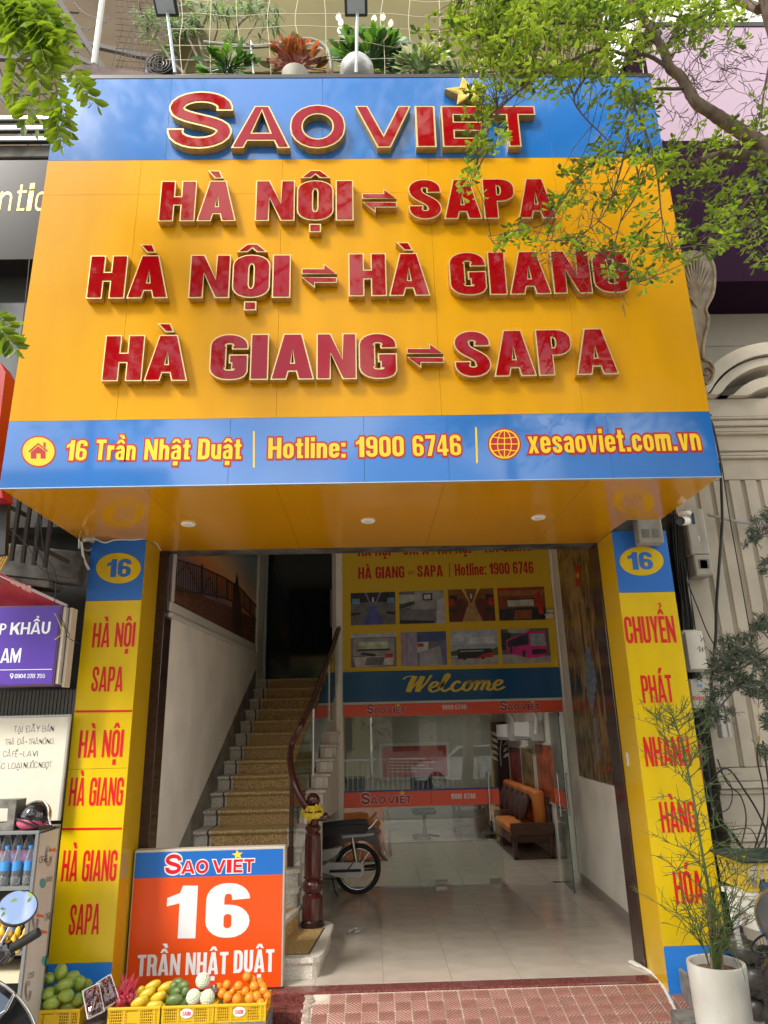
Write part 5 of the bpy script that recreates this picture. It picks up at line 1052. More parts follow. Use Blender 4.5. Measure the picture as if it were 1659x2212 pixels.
# crumpled paper on the floor
b = MB(); c = at(762, 2010, z=.01)
for k in range(5): b.ball((c.x+R.uniform(-.05, .05), c.y+R.uniform(-.07, .07), .012), R.uniform(.015, .03), R.uniform(.02, .04), R.uniform(.008, .018), 6, 4, Matrix.Rotation(R.uniform(0, 3), 3, 'Z'))
solo('paper_scrap', b, mat('paper', (.5, .47, .4), .9), 'crumpled pale paper scrap on the floor beside the bottom step', 'paper scrap')
b = MB(); c = at(335, 1817, y=2.2); b.lathe((c.x, 2.35, c.z-.04), [(.036, 0), (.038, .01), (.038, .10), (.034, .104), (.030, .1)], 18); b.lathe((c.x, 2.35, RISE*4), [(.03, 0), (.03, max(.01, c.z-.04-RISE*4))], 10); solo('paper_roll', b, mat('candle_white', (.6, .55, .42), .6), 'upright cream roll standing on the stairs behind the orange sign', 'roll', smooth=40)
# ---------------------------------------------------------------- orange address sign
ORS = mat('orange_sign', (.74, .075, .004), .35); OSB = mat('sign_blue', (.010, .14, .52), .35); WS = mat('sign_white', (.76, .79, .82), .4)
os_ = thing('address_sign', 'orange and blue lightbox sign showing a big white 16 beside the stairs', 'sign', (-1.23, 1.60, 0)); SY = 1.56
x0, x1 = -1.802, -.672; zt = at(617, 1828, y=SY).z; zsp = at(450, 1893, y=SY).z
b = MB(); b.box(x0, x1, SY, SY+.10, .002, zt, .006); obj('frame', b, mat('sign_frame', (.55, .50, .42), .45), os_)
b = MB(); b.box(x0+.012, x1-.016, SY-.004, SY+.004, .008, zsp); obj('orange_panel', b, ORS, os_); b = MB(); b.box(x0+.012, x1-.016, SY-.004, SY+.004, zsp+.0004, zt-.016); obj('blue_panel', b, OSB, os_)
op = dict(y=SY-.004); WR = mat('wordmark_red', (.66, .004, .015), .4)
wordmark(os_, 356, 549, 1889, 1884, 38, op, WR, WS, mat('star_yellow', (.9, .68, .05), .4))
KW = dict(s=.34, b=.2, rd=(.46, .3))
printed(os_, 'lettering', '1', (356, 2027), (422, 2027), (359, 1913), WS, .001, 0, op, **KW); printed(os_, 'lettering', '6', (442, 2026), (538, 2025), (442, 1908), WS, .001, 0, op, **KW)
for t, a, c, tp in (('TRẦN', (295, 2109), (388, 2106), (295, 2063)), ('NHẬT', (400, 2106), (492, 2104), (400, 2058)), ('DUẬT', (504, 2102), (592, 2099), (504, 2053))): printed(os_, 'lettering', t, a, c, tp, WS, .001, 0, op, kx=.72, s=.22, b=.15, gap=.07)
# ---------------------------------------------------------------- fruit crates on a stone slab
b = MB(); b.box(-2.40, -.70, .95, 1.262, -.124, -.0125, .01); solo('stone_slab', b, CONC, 'low grey stone slab under the yellow fruit crates', 'slab')
CY = mat('crate_yellow', (.68, .43, .01), .4)
CX = [-2.251, -1.72, -1.377, -1.039]; CWD = [.36, .336, .338, .332]
crate_labels = ['yellow plastic crate of green mangoes at the far left', 'yellow plastic crate of yellow mangoes right of the grape trays', 'yellow plastic crate of dark green mangoes and netted fruit with a white badge', 'yellow plastic crate heaped with oranges, nearest the ramp']
def crate(x0, w, lab, badge):
    y0, dp_, z0, h = 1.0, .235, -.012, .10; t = thing('fruit_crate', lab, 'crate', (x0+w/2, y0+dp_/2, z0), 'yellow plastic fruit crates')
    b = MB(); b.box(x0-.004, x0+w-.004, y0-.006, y0+.012, z0+h-.014, z0+h, .002); b.box(x0-.004, x0+w-.004, y0+dp_-.012, y0+dp_+.006, z0+h-.014, z0+h, .002)
    b.box(x0-.004, x0+.010, y0+.0125, y0+dp_-.0125, z0+h-.014, z0+h, .002); b.box(x0+w-.018, x0+w-.004, y0+.0125, y0+dp_-.0125, z0+h-.014, z0+h, .002); obj('rim', b, CY, t)
    for nm, A0, ud, L, in (('front_wall', (x0+.006, y0), (1, 0), w-.02), ('back_wall', (x0+.006, y0+dp_-.004), (1, 0), w-.02), ('side_wall', (x0+.004, y0+.006), (0, 1), dp_-.012), ('side_wall', (x0+w-.014, y0+.006), (0, 1), dp_-.012)):
        b = MB(); n = max(6, int(L/.0135)); U = Vector((*ud, 0)); V_ = Vector((-ud[1], ud[0], 0)); O = Vector((*A0, 0)); solid = []
        for k in range(n+1):
            s = L*k/n; big = k % 7 == 0 or k == n
            b.obox(O+U*s+Vector((0, 0, z0+(h-.0145)/2)), U, V_, Vector((0, 0, 1)), .0075 if big else .0024, .003 if big else .002, (h-.0145)/2)
        for zz_ in (.004, .020, .036, .052, .068, .084): b.obox(O+U*L/2+Vector((0, 0, z0+zz_)), U, V_, Vector((0, 0, 1)), L/2, .0017, .0022 if zz_ > .01 else .006)
        b.obox(O+U*L/2+Vector((0, 0, z0+.045)), U, V_, Vector((0, 0, 1)), L*.13, .0025, .03); obj(nm, b, CY, t)
    b = MB(); b.box(x0+.004, x0+w-.01, y0+.004, y0+dp_-.004, z0, z0+.004); obj('floor', b, CY, t)
    if badge:
        cx = x0+w*.47; z = z0+.058; b = MB(); b.add([(cx+.040*math.cos(a), y0-.0075, z+.027*math.sin(a)) for a in [2*math.pi*k/28 for k in range(28)]], [tuple(range(28))]); b.add([(cx+.040*math.cos(a), y0-.0035, z+.027*math.sin(a)) for a in [2*math.pi*k/28 for k in range(28)]], [tuple(range(28))]); obj('badge', b, WS, t)
        L_, gw = typeset('SADB', kx=.75, s=.2, b=.14); fn = lambda u, v, o=0: Vector((cx-.026+.052*u/gw, y0-.0078-o, z-.011+.022*v)); b = MB(); [b.flat([o]+hs, fn, .0003*k) for k, (ch_, ps) in enumerate(L_) for o, hs in ps]; obj('lettering', b, REDP, t)
    return t
for k in range(4): crate(CX[k], CWD[k], crate_labels[k], k >= 2)
MG = mat('green_mango', (.33, .40, .05), .4, c2=(.13, .24, .04), vs=14, vdet=9, coat=.15); MD = mat('dark_mango', (.085, .15, .03), .4, c2=(.13, .17, .06), vs=8); MY = mat('yellow_mango', (.72, .46, .02), .35, c2=(.42, .33, .02), vs=16, vdet=9); OR_ = mat('orange_peel', (.85, .22, .01), .4, c2=(.80, .28, .02), vs=6, bump=.25, bs=160, bd=.003)
POM = mat('pomelo', (.55, .62, .36), .6); NETW = mat('foam_net', (.80, .84, .78), .7)
def fruit_mesh(rx_, ry_, rz_, m, egg=.15, n=18, k=12, seed=0):
    b = MB(); b.ball((0, 0, 0), rx_, ry_, rz_, n, k); rg = random.Random(seed)
    b.v = [(x*(1+egg*z/rz_), y*(1+egg*z/rz_*.7), z) for x, y, z in b.v]; b.v = [tuple(Vector(p)*(1+.05*noise.noise(Vector(p)*22+Vector((seed, 0, 0))))) for p in b.v]
    return b.mesh(m, 60, 'fruit')
mm = [fruit_mesh(.040, .036, .056, MG, .15, seed=i) for i in range(3)]; md_ = [fruit_mesh(.028, .026, .048, MD, .1, seed=i) for i in range(3)]; my_ = [fruit_mesh(.031, .029, .060, MY, .12, seed=i) for i in range(3)]; mo_ = [fruit_mesh(.0305, .0305, .029, OR_, .0, seed=i) for i in range(3)]
def fruit(nm, me, px, py, yd, rot, label, cat, group, sc=1):
    o = bpy.data.objects.new(nm, me); COL.objects.link(o); o.location = at(px, py, y=yd); o.rotation_euler = rot; o.scale = (sc, sc, sc); o['label'] = label; o['category'] = cat; o['group'] = group; return o
Q = math.pi/2
# crate of green mangoes
gm = [(132, 2102, 1.14, (.2, 0, 0), 'tall green mango standing on top of the left heap'), (106, 2114, 1.13, (1.2, .5, .2), 0), (156, 2111, 1.13, (.3, 1.3, .2), 0), (80, 2129, 1.12, (.2, .1, .3), 'green mango at the upper left edge of the left heap'), (140, 2128, 1.08, (0, 1.3, .2), 0), (171, 2125, 1.12, (.6, .5, .1), 0), (104, 2146, 1.05, (1.5, 0, .4), 0), (142, 2151, 1.03, (0, 1.45, -.1), 'broad green mango lying at the front of the left crate'), (76, 2158, 1.05, (1.3, .4, .1), 0), (167, 2160, 1.08, (.3, 1.2, .2), 0), (112, 2166, 1.03, (0, 1.4, .3), 0), (124, 2140, 1.12, (.9, .5, 0), 0), (184, 2131, 1.17, (.4, .9, 0), 0), (90, 2170, 1.08, (0, 1.5, 0), 0), (150, 2174, 1.08, (0, 1.5, .4), 0)]
for k, (px, py, yd, rot, lab) in enumerate(gm): fruit('green_mango', mm[k % 3], px, py, yd, rot, lab or 'pale green mango in the heap of the left crate', 'mango', 'green mangoes in the left crate', R.uniform(.92, 1.04))
ym = [(330, 2129, 1.14, (0, 1.25, .1), 'yellow mango on the very top of its heap'), (358, 2133, 1.12, (.1, 1.2, .3), 0), (318, 2146, 1.08, (0, 1.15, .2), 0), (342, 2153, 1.05, (0, 1.2, -.1), 0), (301, 2164, 1.03, (0, 1.2, .1), 0), (300, 2147, 1.14, (.3, .6, .1), 0), (334, 2172, 1.04, (0, 1.5, 0), 0), (280, 2172, 1.1, (0, 1.4, .3), 0), (356, 2166, 1.1, (.2, 1.3, 0), 0), (265, 2176, 1.08, (0, 1.4, .3), 0)]
for k, (px, py, yd, rot, lab) in enumerate(ym): fruit('yellow_mango', my_[k % 3], px, py, yd, rot, lab or 'yellow mango in the second crate', 'mango', 'yellow mangoes in the second crate', R.uniform(.9, 1.02))
dm = [(383, 2123, 1.14, (0, 1.4, -.3), 0), (394, 2131, 1.10, (0, 1.2, -.5), 0), (372, 2135, 1.12, (.4, .7, .2), 0), (379, 2144, 1.08, (.3, 1.1, -.3), 0), (398, 2147, 1.08, (.4, .5, .1), 0), (377, 2159, 1.03, (0, 1.5, 0), 'dark green mango lying at the front left of its crate'), (394, 2168, 1.05, (0, 1.4, .3), 0), (364, 2166, 1.08, (.3, .9, 0), 0)]
for k, (px, py, yd, rot, lab) in enumerate(dm): fruit('dark_mango', md_[k % 3], px, py, yd, rot, lab or 'small dark green mango beside the netted fruit', 'mango', 'dark green mangoes in the third crate', R.uniform(.98, 1.15))
# netted fruit
b = MB(); rr_ = .043; b.ball((0, 0, 0), rr_, rr_, rr_*1.02, 20, 14); pm = b.mesh(POM, 60, 'fruit')
b = MB()
for s in (1, -1):
    for k in range(11): b.tube([(Vector((math.sin(t)*math.cos(2*math.pi*k/11+s*t*1.1), math.sin(t)*math.sin(2*math.pi*k/11+s*t*1.1), math.cos(t)))*(rr_+.0022)) for t in [.12+(math.pi-.24)*i/11 for i in range(12)]], .0019, 4, False)
nm_ = b.mesh(NETW, 60, 'net')
for px, py, yd, lab in ((438, 2118, 1.12, 'round pale fruit in white foam net on top of the third crate'), (418, 2154, 1.05, 'round netted pale fruit at the front, left of the other two'), (448, 2155, 1.05, 'round netted pale fruit at the front under the plastic bag')):
    t = fruit('netted_fruit', pm, px, py, yd, (.3, R.uniform(0, 1), R.uniform(0, 3)), lab, 'netted fruit', 'netted fruit in the third crate'); o = bpy.data.objects.new('foam_net', nm_); COL.objects.link(o); o.parent = t
b = MB(); c = at(462, 2143, y=1.10)
for k in range(7): b.ball((c.x+R.uniform(-.02, .02), c.y+R.uniform(-.02, .02), c.z+R.uniform(-.03, .03)), .022, .02, .03, 7, 5, Matrix.Rotation(R.uniform(0, 3), 3, 'X'))
solo('plastic_bag', b, glassmat('bag_film', (.85, .88, .86), 2.2), 'crumpled clear plastic bag between the netted fruit and the oranges', 'plastic bag')
og = [(533, 2110, 1.14), (545, 2118, 1.17), (490, 2127, 1.12), (515, 2130, 1.10), (549, 2131, 1.10), (567, 2133, 1.17), (472, 2134, 1.17), (554, 2153, 1.05), (512, 2158, 1.03), (539, 2156, 1.03), (569, 2140, 1.10), (492, 2153, 1.04), (577, 2152, 1.09), (563, 2168, 1.03), (530, 2142, 1.10), (480, 2146, 1.10), (502, 2142, 1.13), (574, 2165, 1.10), (484, 2172, 1.06), (500, 2178, 1.06), (528, 2178, 1.06), (545, 2180, 1.06), (572, 2180, 1.08), (560, 2122, 1.2)]
for k, (px, py, yd) in enumerate(og): fruit('orange', mo_[k % 3], px, py, yd, (R.uniform(0, 3), R.uniform(0, 3), 0), {0: 'topmost orange of the heap in the right crate', 7: 'orange right of centre in the front row of the heap'}.get(k, 'round orange in the heap of the right crate'), 'orange', 'oranges in the right crate', R.uniform(.92, 1.05))
lf = MB(); c = at(480, 2155, y=1.03); lf.add([c, c+Vector((.010, 0, -.025)), c+Vector((.004, .0, -.055)), c+Vector((-.009, 0, -.03))], [(0, 1, 2, 3)]); solo('orange_leaf', lf, mat('dark_leaf', (.02, .07, .015), .4), 'small dark green leaf hanging among the oranges', 'leaf')
# grape trays
GR = mat('grape_skin', (.10, .012, .018), .18, c2=(.28, .05, .03), vs=30, coat=.3); TRAY = mat('foam_tray', (.75, .75, .74), .6); FILM = glassmat('cling_film', (.98, .98, .98), .9)
def tray(ca, cb, w, lab, yd, gx):
    """shallow foam tray leaning back; ca, cb sight points of its foot and head"""
    a, c = at(*ca, y=yd), at(*cb, y=yd+.06); up = (c-a); L = up.length; up.normalize(); side = Vector((1, .25*gx, 0)); side = (side-up*side.dot(up)).normalized(); n = side.cross(up); 
    if n.y > 0: n = -n
    t = thing('grape_tray', lab, 'tray', a, 'foam trays of red grapes'); m = (a+c)/2; b = MB()
    b.obox(m, side, up, n, w/2-.006, L/2-.006, .003); 
    for s in (-1, 1): b.obox(m+side*(w/2-.004)*s+n*.012, side, up, n, .004, L/2, .013, .003); b.obox(m+up*(L/2-.004)*s+n*.012, side, up, n, w/2-.0085, .004, .013, .003)
    obj('tray', b, TRAY, t); b = MB(); rg = random.Random(int(L*1e5))
    for k in range(150): b.ball(m+side*rg.uniform(-w/2+.014, w/2-.014)+up*rg.uniform(-L/2+.015, L/2-.015)+n*rg.uniform(.010, .026), .0095*rg.uniform(.8, 1.15), n=8, m=6)
    obj('grapes', b, GR, t, 70, 'stuff')
    b = MB(); q = lambda s, u_: m+side*(w/2-.006)*s+up*(L/2-.006)*u_+n*(.030+.003*rg.uniform(-1, 1)); nn = 6
    V = [m+side*(w/2-.004)*(-1+2*i/nn)+up*(L/2-.004)*(-1+2*j/nn)+n*(.027+(0 if i in (0, nn) or j in (0, nn) else rg.uniform(.004, .011))) for i in range(nn+1) for j in range(nn+1)]
    b.add(V, [(i*(nn+1)+j, (i+1)*(nn+1)+j, (i+1)*(nn+1)+j+1, i*(nn+1)+j+1) for i in range(nn) for j in range(nn)]); obj('film', b, FILM, t)
tray((208, 2195), (196, 2133), .105, 'plastic wrapped tray of dark red grapes at the lower left', 0.97, 1); tray((243, 2172), (224, 2115), .10, 'plastic wrapped tray of dark red grapes leaning at the upper right', 1.04, .5); tray((222, 2186), (214, 2133), .10, 'tray of red grapes half hidden behind the other two', 1.11, 1)
# dragon fruit: pink body with long scales
DF = mat('dragon_pink', (.50, .02, .07), .45, c2=(.35, .05, .06), vs=18)
b = MB()
for px, py, yd in ((262, 2165, 1.05), (280, 2160, 1.08), (255, 2150, 1.10)):
    c = at(px, py, y=yd); b.ball(c, .032, .032, .042, 12, 9)
    for k in range(26):
        a = R.uniform(-math.pi, math.pi); h = R.uniform(-.035, .035); o = Vector((math.cos(a), math.sin(a), 0)); s = o.cross(Vector((0, 0, 1)))*.007; p = c+o*.027*math.sqrt(max(.05, 1-(h/.042)**2))+Vector((0, 0, h)); tip = p+o*R.uniform(.01, .025)+Vector((0, 0, R.uniform(.02, .055))); mid = (p+tip)/2+o*.006
        b.add([p-s, p+s, mid+s*.8, tip, mid-s*.8], [(0, 1, 2, 3, 4)])
c = at(272, 2145, y=1.08)
for k in range(34):
    d = Vector((R.uniform(-.25, .75), R.uniform(-.3, .3), 1)).normalized(); L = R.uniform(.04, .13); p = c+Vector((R.uniform(-.03, .035), R.uniform(-.02, .03), R.uniform(-.02, .02))); s = Vector((.0045, 0, 0)); q = p+d*L*.6+Vector((.0, -.004, 0)); b.add([p-s, p+s, q+s*.8, p+d*L+Vector((.012, 0, .0)), q-s*.8], [(0, 1, 2, 3, 4)])
solo('dragon_fruit', b, DF, 'pink dragon fruit with long upright scales between grapes and yellow mangoes', 'dragon fruit')
# ---------------------------------------------------------------- drinks shelf at the left
GREYF = mat('shelf_frame', (.20, .21, .21), .5, .3)
sh = thing('drinks_shelf', 'grey metal shelf unit of bottled water and bananas left of the pillar', 'shelf', (-2.4, 1, -.125)); sx0, sx1, sy0, sy1, sz1 = -3.0, -2.157, .70, 1.03, 1.18
b = MB(); [b.box(x, x+.022, y, y+.022, -.124, sz1-.0205, .002) for x in (sx0, sx1-.022) for y in (sy0, sy1-.022)]; b.box(sx0, sx1, sy0, sy0+.022, sz1-.02, sz1, .002); b.box(sx0, sx1, sy1-.022, sy1, sz1-.02, sz1); obj('frame', b, GREYF, sh)
for z in (.86, .50, .38): b = MB(); b.box(sx0+.01, sx1-.024, sy0+.006, sy1-.024, z-.018, z-.002); b.box(sx0, sx1-.023, sy0+.0, sy0+.0055, z-.05 if z == .38 else z-.022, z+.002); obj('shelf_board', b, mat('shelf_cream', (.62, .52, .36), .6) if z == .38 else GREYF, sh)
b = MB(); b.box(sx0, sx1, sy0+.023, sy1-.023, sz1-.012, sz1-.001); obj('top', b, GREYF, sh)
b = MB(); b.box(sx1-.016, sx1-.001, sy0+.024, sy1-.024, -.12, sz1-.022); obj('side_panel', b, mat('printed_board', (.50, .48, .44), .5, c2=(.42, .40, .36), vs=3), sh)
b = MB(); b.box(sx0+.02, sx1-.024, sy1-.02, sy1-.01, -.12, sz1-.02); obj('back_panel', b, mat('shelf_dark', (.02, .022, .025), .7), sh)
spx = dict(x=sx1-.001)
spf = lambda: None
def side_text(t, p0, p1, tp, m, **k): 
    A_, B_, T_ = at(*p0, **spx), at(*p1, **spx), at(*tp, **spx); L_, gw = typeset(t, **k); h = abs(T_.z-A_.z); u = (B_-A_); b = MB()
    fn = lambda a, c_, o=0: A_+u*(a/gw)+Vector((0, 0, c_*h))+Vector((.0008+o, 0, 0)); [b.flat([o]+hs, fn, .0002*i) for i, (c_, ps) in enumerate(L_) for o, hs in ps]; obj('lettering', b, m, sh)
INK = mat('ink_dark', (.04, .04, .05), .5)
side_text('ORE', (84, 1865), (102, 1862), (84, 1851), INK, kx=.95, s=.13, b=.1); side_text('ORE', (96, 1990), (110, 1985), (96, 1975), INK, kx=.95, s=.13, b=.1); side_text('OSI', (60, 2115), (72, 2111), (60, 2103), INK, kx=.95, s=.12, b=.1); side_text('9001:20', (98, 1906), (112, 1903), (98, 1896), INK, kx=.9, s=.14, b=.1)
b = MB()
for (x, y) in ((112, 1836), (88, 1978), (96, 2013)): s = 1 if y < 1900 else -1; polyon(b, [(x-6*s, y-2), (x+4*s, y-3), (x+4*s, y-6), (x+11*s, y-.5), (x+4*s, y+6), (x+4*s, y+3), (x-6*s, y+4)], .001, **spx)
obj('arrow_print', b, mat('ink_orange', (.55, .12, .04), .5), sh)
for c in ((92, 1908), (97, 2076)): obj('logo_print', polyon(MB(), disc(c, 7, 11, 18), .001, **spx), mat('ink_teal', (.05, .25, .25), .5), sh)
b = MB()
for (cx, cy) in ((104, 1850), (76, 1985), (60, 2140)): [pline(b, [(cx+(3+2*j)*math.cos(a*.5), cy+(14+4*j)*math.sin(a*.5)) for a in range(12)], .8, .0012+.0003*j, **spx) for j in range(3)]
obj('line_print', b, INK, sh)
def water_bottle(x, y, z, cap, lab, s=1.0):
    t = thing('water_bottle', lab, 'bottle', (x, y, z), 'water bottles on the drinks shelf'); b = MB(); b.lathe((x, y, z), [(.026*s, 0), (.029*s, .006), (.029*s, .05), (.026*s, .055), (.029*s, .06), (.029*s, .14*s), (.026*s, .16*s), (.012*s, .20*s), (.012*s, .21*s)], 14); obj('body', b, BOT, t, 50)
    b = MB(); b.lathe((x, y, z+.085*s), [(.0295*s, 0), (.0295*s, .055*s)], 14); obj('bottle_label', b, BLB if cap else mat('label_mixed', (.25, .3, .55), .4, c2=(.5, .1, .15), vs=40), t, 50); b = MB(); b.lathe((x, y, z+.21*s), [(.0135*s, 0), (.0135*s, .018*s)], 12); obj('cap', b, mat('cap_blue', (.04, .25, .65), .4), t, 50)
ORD = ('rightmost', 'second from the right', 'third from the right', 'fourth from the right', 'leftmost')
for k in range(4): water_bottle(-2.215-.075*k, .74, .862, 1, 'small blue labelled water bottle in the front row, '+ORD[k], 1.0)
for k in range(5): water_bottle(-2.20-.072*k, .83, .862, 0, 'tall clear water bottle in the back row, '+ORD[k], 1.38)
for k in range(3): water_bottle(-2.22-.08*k, .86, .502, 1, 'dark bottle standing behind the bananas', .9)
b = MB(); b.lathe((-2.43, .78, .862), [(.03, 0), (.035, .01), (.035, .12), (.03, .15), (.034, .151), (.034, .175)], 14); solo('white_tub', b, mat('tub_white', (.65, .67, .62), .4), 'white tub with green lid left of the water bottles', 'tub', smooth=40)
BAN = mat('banana', (.80, .47, .03), .5, c2=(.65, .40, .04), vs=12)
def banana(p, tilt, s=1): 
    P = [Vector(p)+Vector((math.sin(tilt)*t*.09*s, -.02*math.sin(t*3.1), .10*(t-.5)*s)) for t in [i/7 for i in range(8)]]; b = MB(); b.tube(P, [r*s for r in (.004, .013, .018, .020, .020, .017, .010, .004)], 9); return b
k = 0
for row, (py, n, x0) in enumerate(((1990, 5, 6), (2012, 4, 12), (2032, 5, 4), (2046, 3, 14))):
    for i in range(n):
        c = at(x0+i*(13.5 if row != 1 else 14.5), py, y=.72+.03*(3-row)); b = banana(c, (i-2)*.18, .8); o = solo('banana', b, BAN, ['yellow banana in the upper row of the bunches', 'yellow banana in the second row of the bunches', 'yellow banana in the third row of the bunches', 'yellow banana in the lowest row of the bunches'][row], 'banana', 'bananas on the drinks shelf', 60); relocate(o, c)
b = MB(); b.ball((-2.42, .95, .0), .17, .16, .13, 14, 10); solo('green_net_bag', b, mat('net_bag', (.03, .09, .05), .7, bump=.8, bs=70, c2=(.08, .07, .05), vs=30), 'dark green net bag on the bottom of the drinks shelf', 'net bag', smooth=60)
# concrete block and helmet on top
b = MB(); cb = MATS['concrete']; x0, x1, z0, z1 = -2.75, -2.345, sz1+.001, sz1+.185; b.prism([(x0, .74, z0), (x1, .74, z0), (x1, .74, z1), (x0, .74, z1)], (0, .14, 0), [[(x1-.20, .74, z0+.04), (x1-.045, .74, z0+.045), (x1-.05, .74, z1-.05), (x1-.20, .74, z1-.045)][::-1]]); solo('hollow_block', b, cb, 'grey hollow concrete block lying on top of the drinks shelf', 'concrete block')
he = thing('helmet', 'glossy black half helmet with pink lining on top of the drinks shelf', 'helmet', (-2.24, .8, sz1)); hc = Vector((-2.245, .82, sz1+.075)); b = MB()
b.ball(hc, .095, .12, .10, 24, 16); b.v = [(x, y, max(z, hc.z-.02-.25*(x-hc.x))) for x, y, z in b.v]; obj('shell', b, BKB, he, 60)
b = MB(); b.ball(hc+Vector((-.008, -.012, -.030)), .093, .118, .055, 20, 10); obj('lining', b, mat('pink_lining', (.50, .08, .16), .6), he, 60)
b = MB(); b.tube(bend([hc+Vector((-.105, -.05, -.01)), hc+Vector((-.05, -.125, -.005)), hc+Vector((.05, -.12, -.045)), hc+Vector((.115, -.06, -.065)), hc+Vector((.14, .0, -.07))]), .007, 6); b.tube(bend([hc+Vector((-.10, -.04, .02)), hc+Vector((.0, -.122, .0)), hc+Vector((.08, -.10, -.05))]), .004, 6); b.add([hc+Vector((.06, -.115, -.05)), hc+Vector((.13, -.04, -.05)), hc+Vector((.155, -.06, -.072)), hc+Vector((.10, -.13, -.07))], [(0, 1, 2, 3)]); obj('strap', b, BLACK, he, 50)
b = MB(); b.tube(bend([hc+Vector((.045, .0, .09)), hc+Vector((.085, -.02, .05)), hc+Vector((.10, -.03, -.01)), hc+Vector((.125, -.04, -.06))]), .008, 6); obj('studded_edge', b, STEEL, he, 50)
# white board with handwriting
wbd = thing('menu_board', 'white handwritten menu board leaning above the drinks shelf', 'board', (-2.7, 1.24, sz1)); b = MB(); b.box(-3.3, -2.262, 1.225, 1.24, sz1+.002, 1.90, .003); obj('board', b, mat('whiteboard', (.66, .62, .52), .35, var=.04), wbd); b = MB(); b.box(-3.3, -2.250, 1.219, 1.244, 1.9005, 1.915, .002); b.box(-2.2615, -2.247, 1.219, 1.244, sz1+.002, 1.90, .002); obj('frame', b, mat('alu_frame', (.5, .5, .48), .35, .6), wbd)
HWF = dict(s=.09, b=.075, gap=.14, space=.40)
MARKS.update({'Ạ': 'A.', 'Â': 'A^', 'Đ': 'D-', 'Ê': 'E^', 'Ư': 'U', 'Ớ': 'Oa', 'Ọ': 'O.', 'Ả': 'A?'})
MK = mat('marker_ink', (.05, .05, .06), .5)
for t, a, c, tp in (('ÁC', (-8, 1661), (10, 1661), (-8, 1648)), ('TẠI', (29, 1582), (48, 1582), (29, 1569)), ('ĐÂY', (56, 1582), (86, 1581), (56, 1568)), ('BÁN', (91, 1581), (116, 1580), (91, 1568)), ('TRÀ', (10, 1609), (30, 1609), (10, 1597)), ('ĐÁ', (37, 1609), (52, 1608), (37, 1596)), ('TRÀ', (61, 1608), (82, 1608), (61, 1596)), ('NÓNG', (84, 1608), (115, 1607), (84, 1596)), ('CÀ', (6, 1635), (23, 1635), (6, 1622)), ('FÊ', (26, 1635), (38, 1635), (26, 1622)), ('LAVI', (50, 1634), (81, 1634), (50, 1622)), ('LOẠI', (17, 1661), (46, 1660), (17, 1648)), ('NƯỚC', (50, 1660), (80, 1659), (50, 1646)), ('NGỌT', (83, 1659), (111, 1658), (83, 1646))):
    printed(wbd, 'handwriting', t, a, c, tp, MK, .001, 0, dict(y=1.225), **HWF)
b = MB(); [polyon(b, [(x0, y), (x1, y), (x1, y+1.5), (x0, y+1.5)], .001, y=1.225) for x0, x1, y in ((54, 59, 1602), (42, 48, 1628))]; obj('handwriting', b, MK, wbd)
# ---------------------------------------------------------------- parked motorbike at the lower left corner
mb1 = thing('motorbike', 'dark motorbike at the lower left corner with round mirror and rubber grip', 'motorbike', (-1.75, -.6, -.33)); yq = -.6
mcx = at(38, 1960, y=yq); n_ = (CAM-mcx).normalized(); n_ = (n_+Vector((.05, 0, .75))).normalized()
b = MB(); b.lathe(mcx-n_*.006, [(.078, -.012), (.086, -.004), (.086, .004), (.081, .007)], 32, ax=n_); ms = obj('mirror', b, BLACK, mb1, 40); b = MB(); b.lathe(mcx+n_*.0015, [(.001, 0), (.080, 0), (.080, .0008)], 32, ax=n_); obj('mirror_glass', b, mat('mirror_glass', (.9, .9, .9), .02, 1), ms)
b = MB(); b.tube(bend([at(27, 1993, y=yq), at(8, 2030, y=yq), at(-12, 2065, y=yq)]), .0085, 8); obj('mirror_stem', b, STEEL, mb1, 50)
b = MB(); b.tube([at(22, 2050, y=yq), at(40, 2040, y=yq), at(84, 2013, y=yq)], [.021, .0205, .021], 16); g_ = obj('grip', b, RUBBER, mb1, 50); b = MB(); b.tube([at(14, 2054, y=yq), at(24, 2049, y=yq)], .027, 16); obj('collar', b, STEEL, mb1, 50)
b = MB(); q = at(-2, 2062, y=yq); b.obox(q, Vector((.9, 0, .35)).normalized(), Vector((0, 1, 0)), Vector((-.35, 0, .9)).normalized(), .055, .04, .045, .014); b.tube(bend([at(0, 2050, y=yq-.05), at(20, 2060, y=yq-.06), at(-20, 2100, y=yq-.05)]), .008, 6); obj('switch_housing', b, BKB, mb1, 40)
b = MB(); P = [at(px, py, y=yq) for px, py in ((-60, 2105), (-10, 2120), (14, 2133), (45, 2160), (66, 2190), (84, 2230), (95, 2300), (-60, 2320))]; b.prism(P, (-.19, .30, -.12)); obj('headlight_cowl', b, BKB, mb1)
b = MB(); b.tube(bend([at(px, py, y=yq-.008) for px, py in ((-20, 2112), (12, 2130), (42, 2158), (64, 2190), (80, 2230))]), .007, 8); obj('chrome_rim', b, STEEL, mb1, 50); b = MB(); P = [at(px, py, y=yq-.001) for px, py in ((-50, 2140), (0, 2143), (22, 2160), (10, 2190), (-10, 2215), (-50, 2230))]; b.prism(P, (0, -.004, 0)); obj('headlight', b, mat('headlight_glass', (.10, .13, .18), .05, coat=1), mb1)
b = MB(); b.beam(at(32, 2146, y=yq-.02), at(14, 2182, y=yq-.02), .02, .012, ch=.003); b.beam(at(14, 2182, y=yq-.02), at(-10, 2200, y=yq-.02), .02, .012, ch=.003); obj('bracket', b, STEEL, mb1)
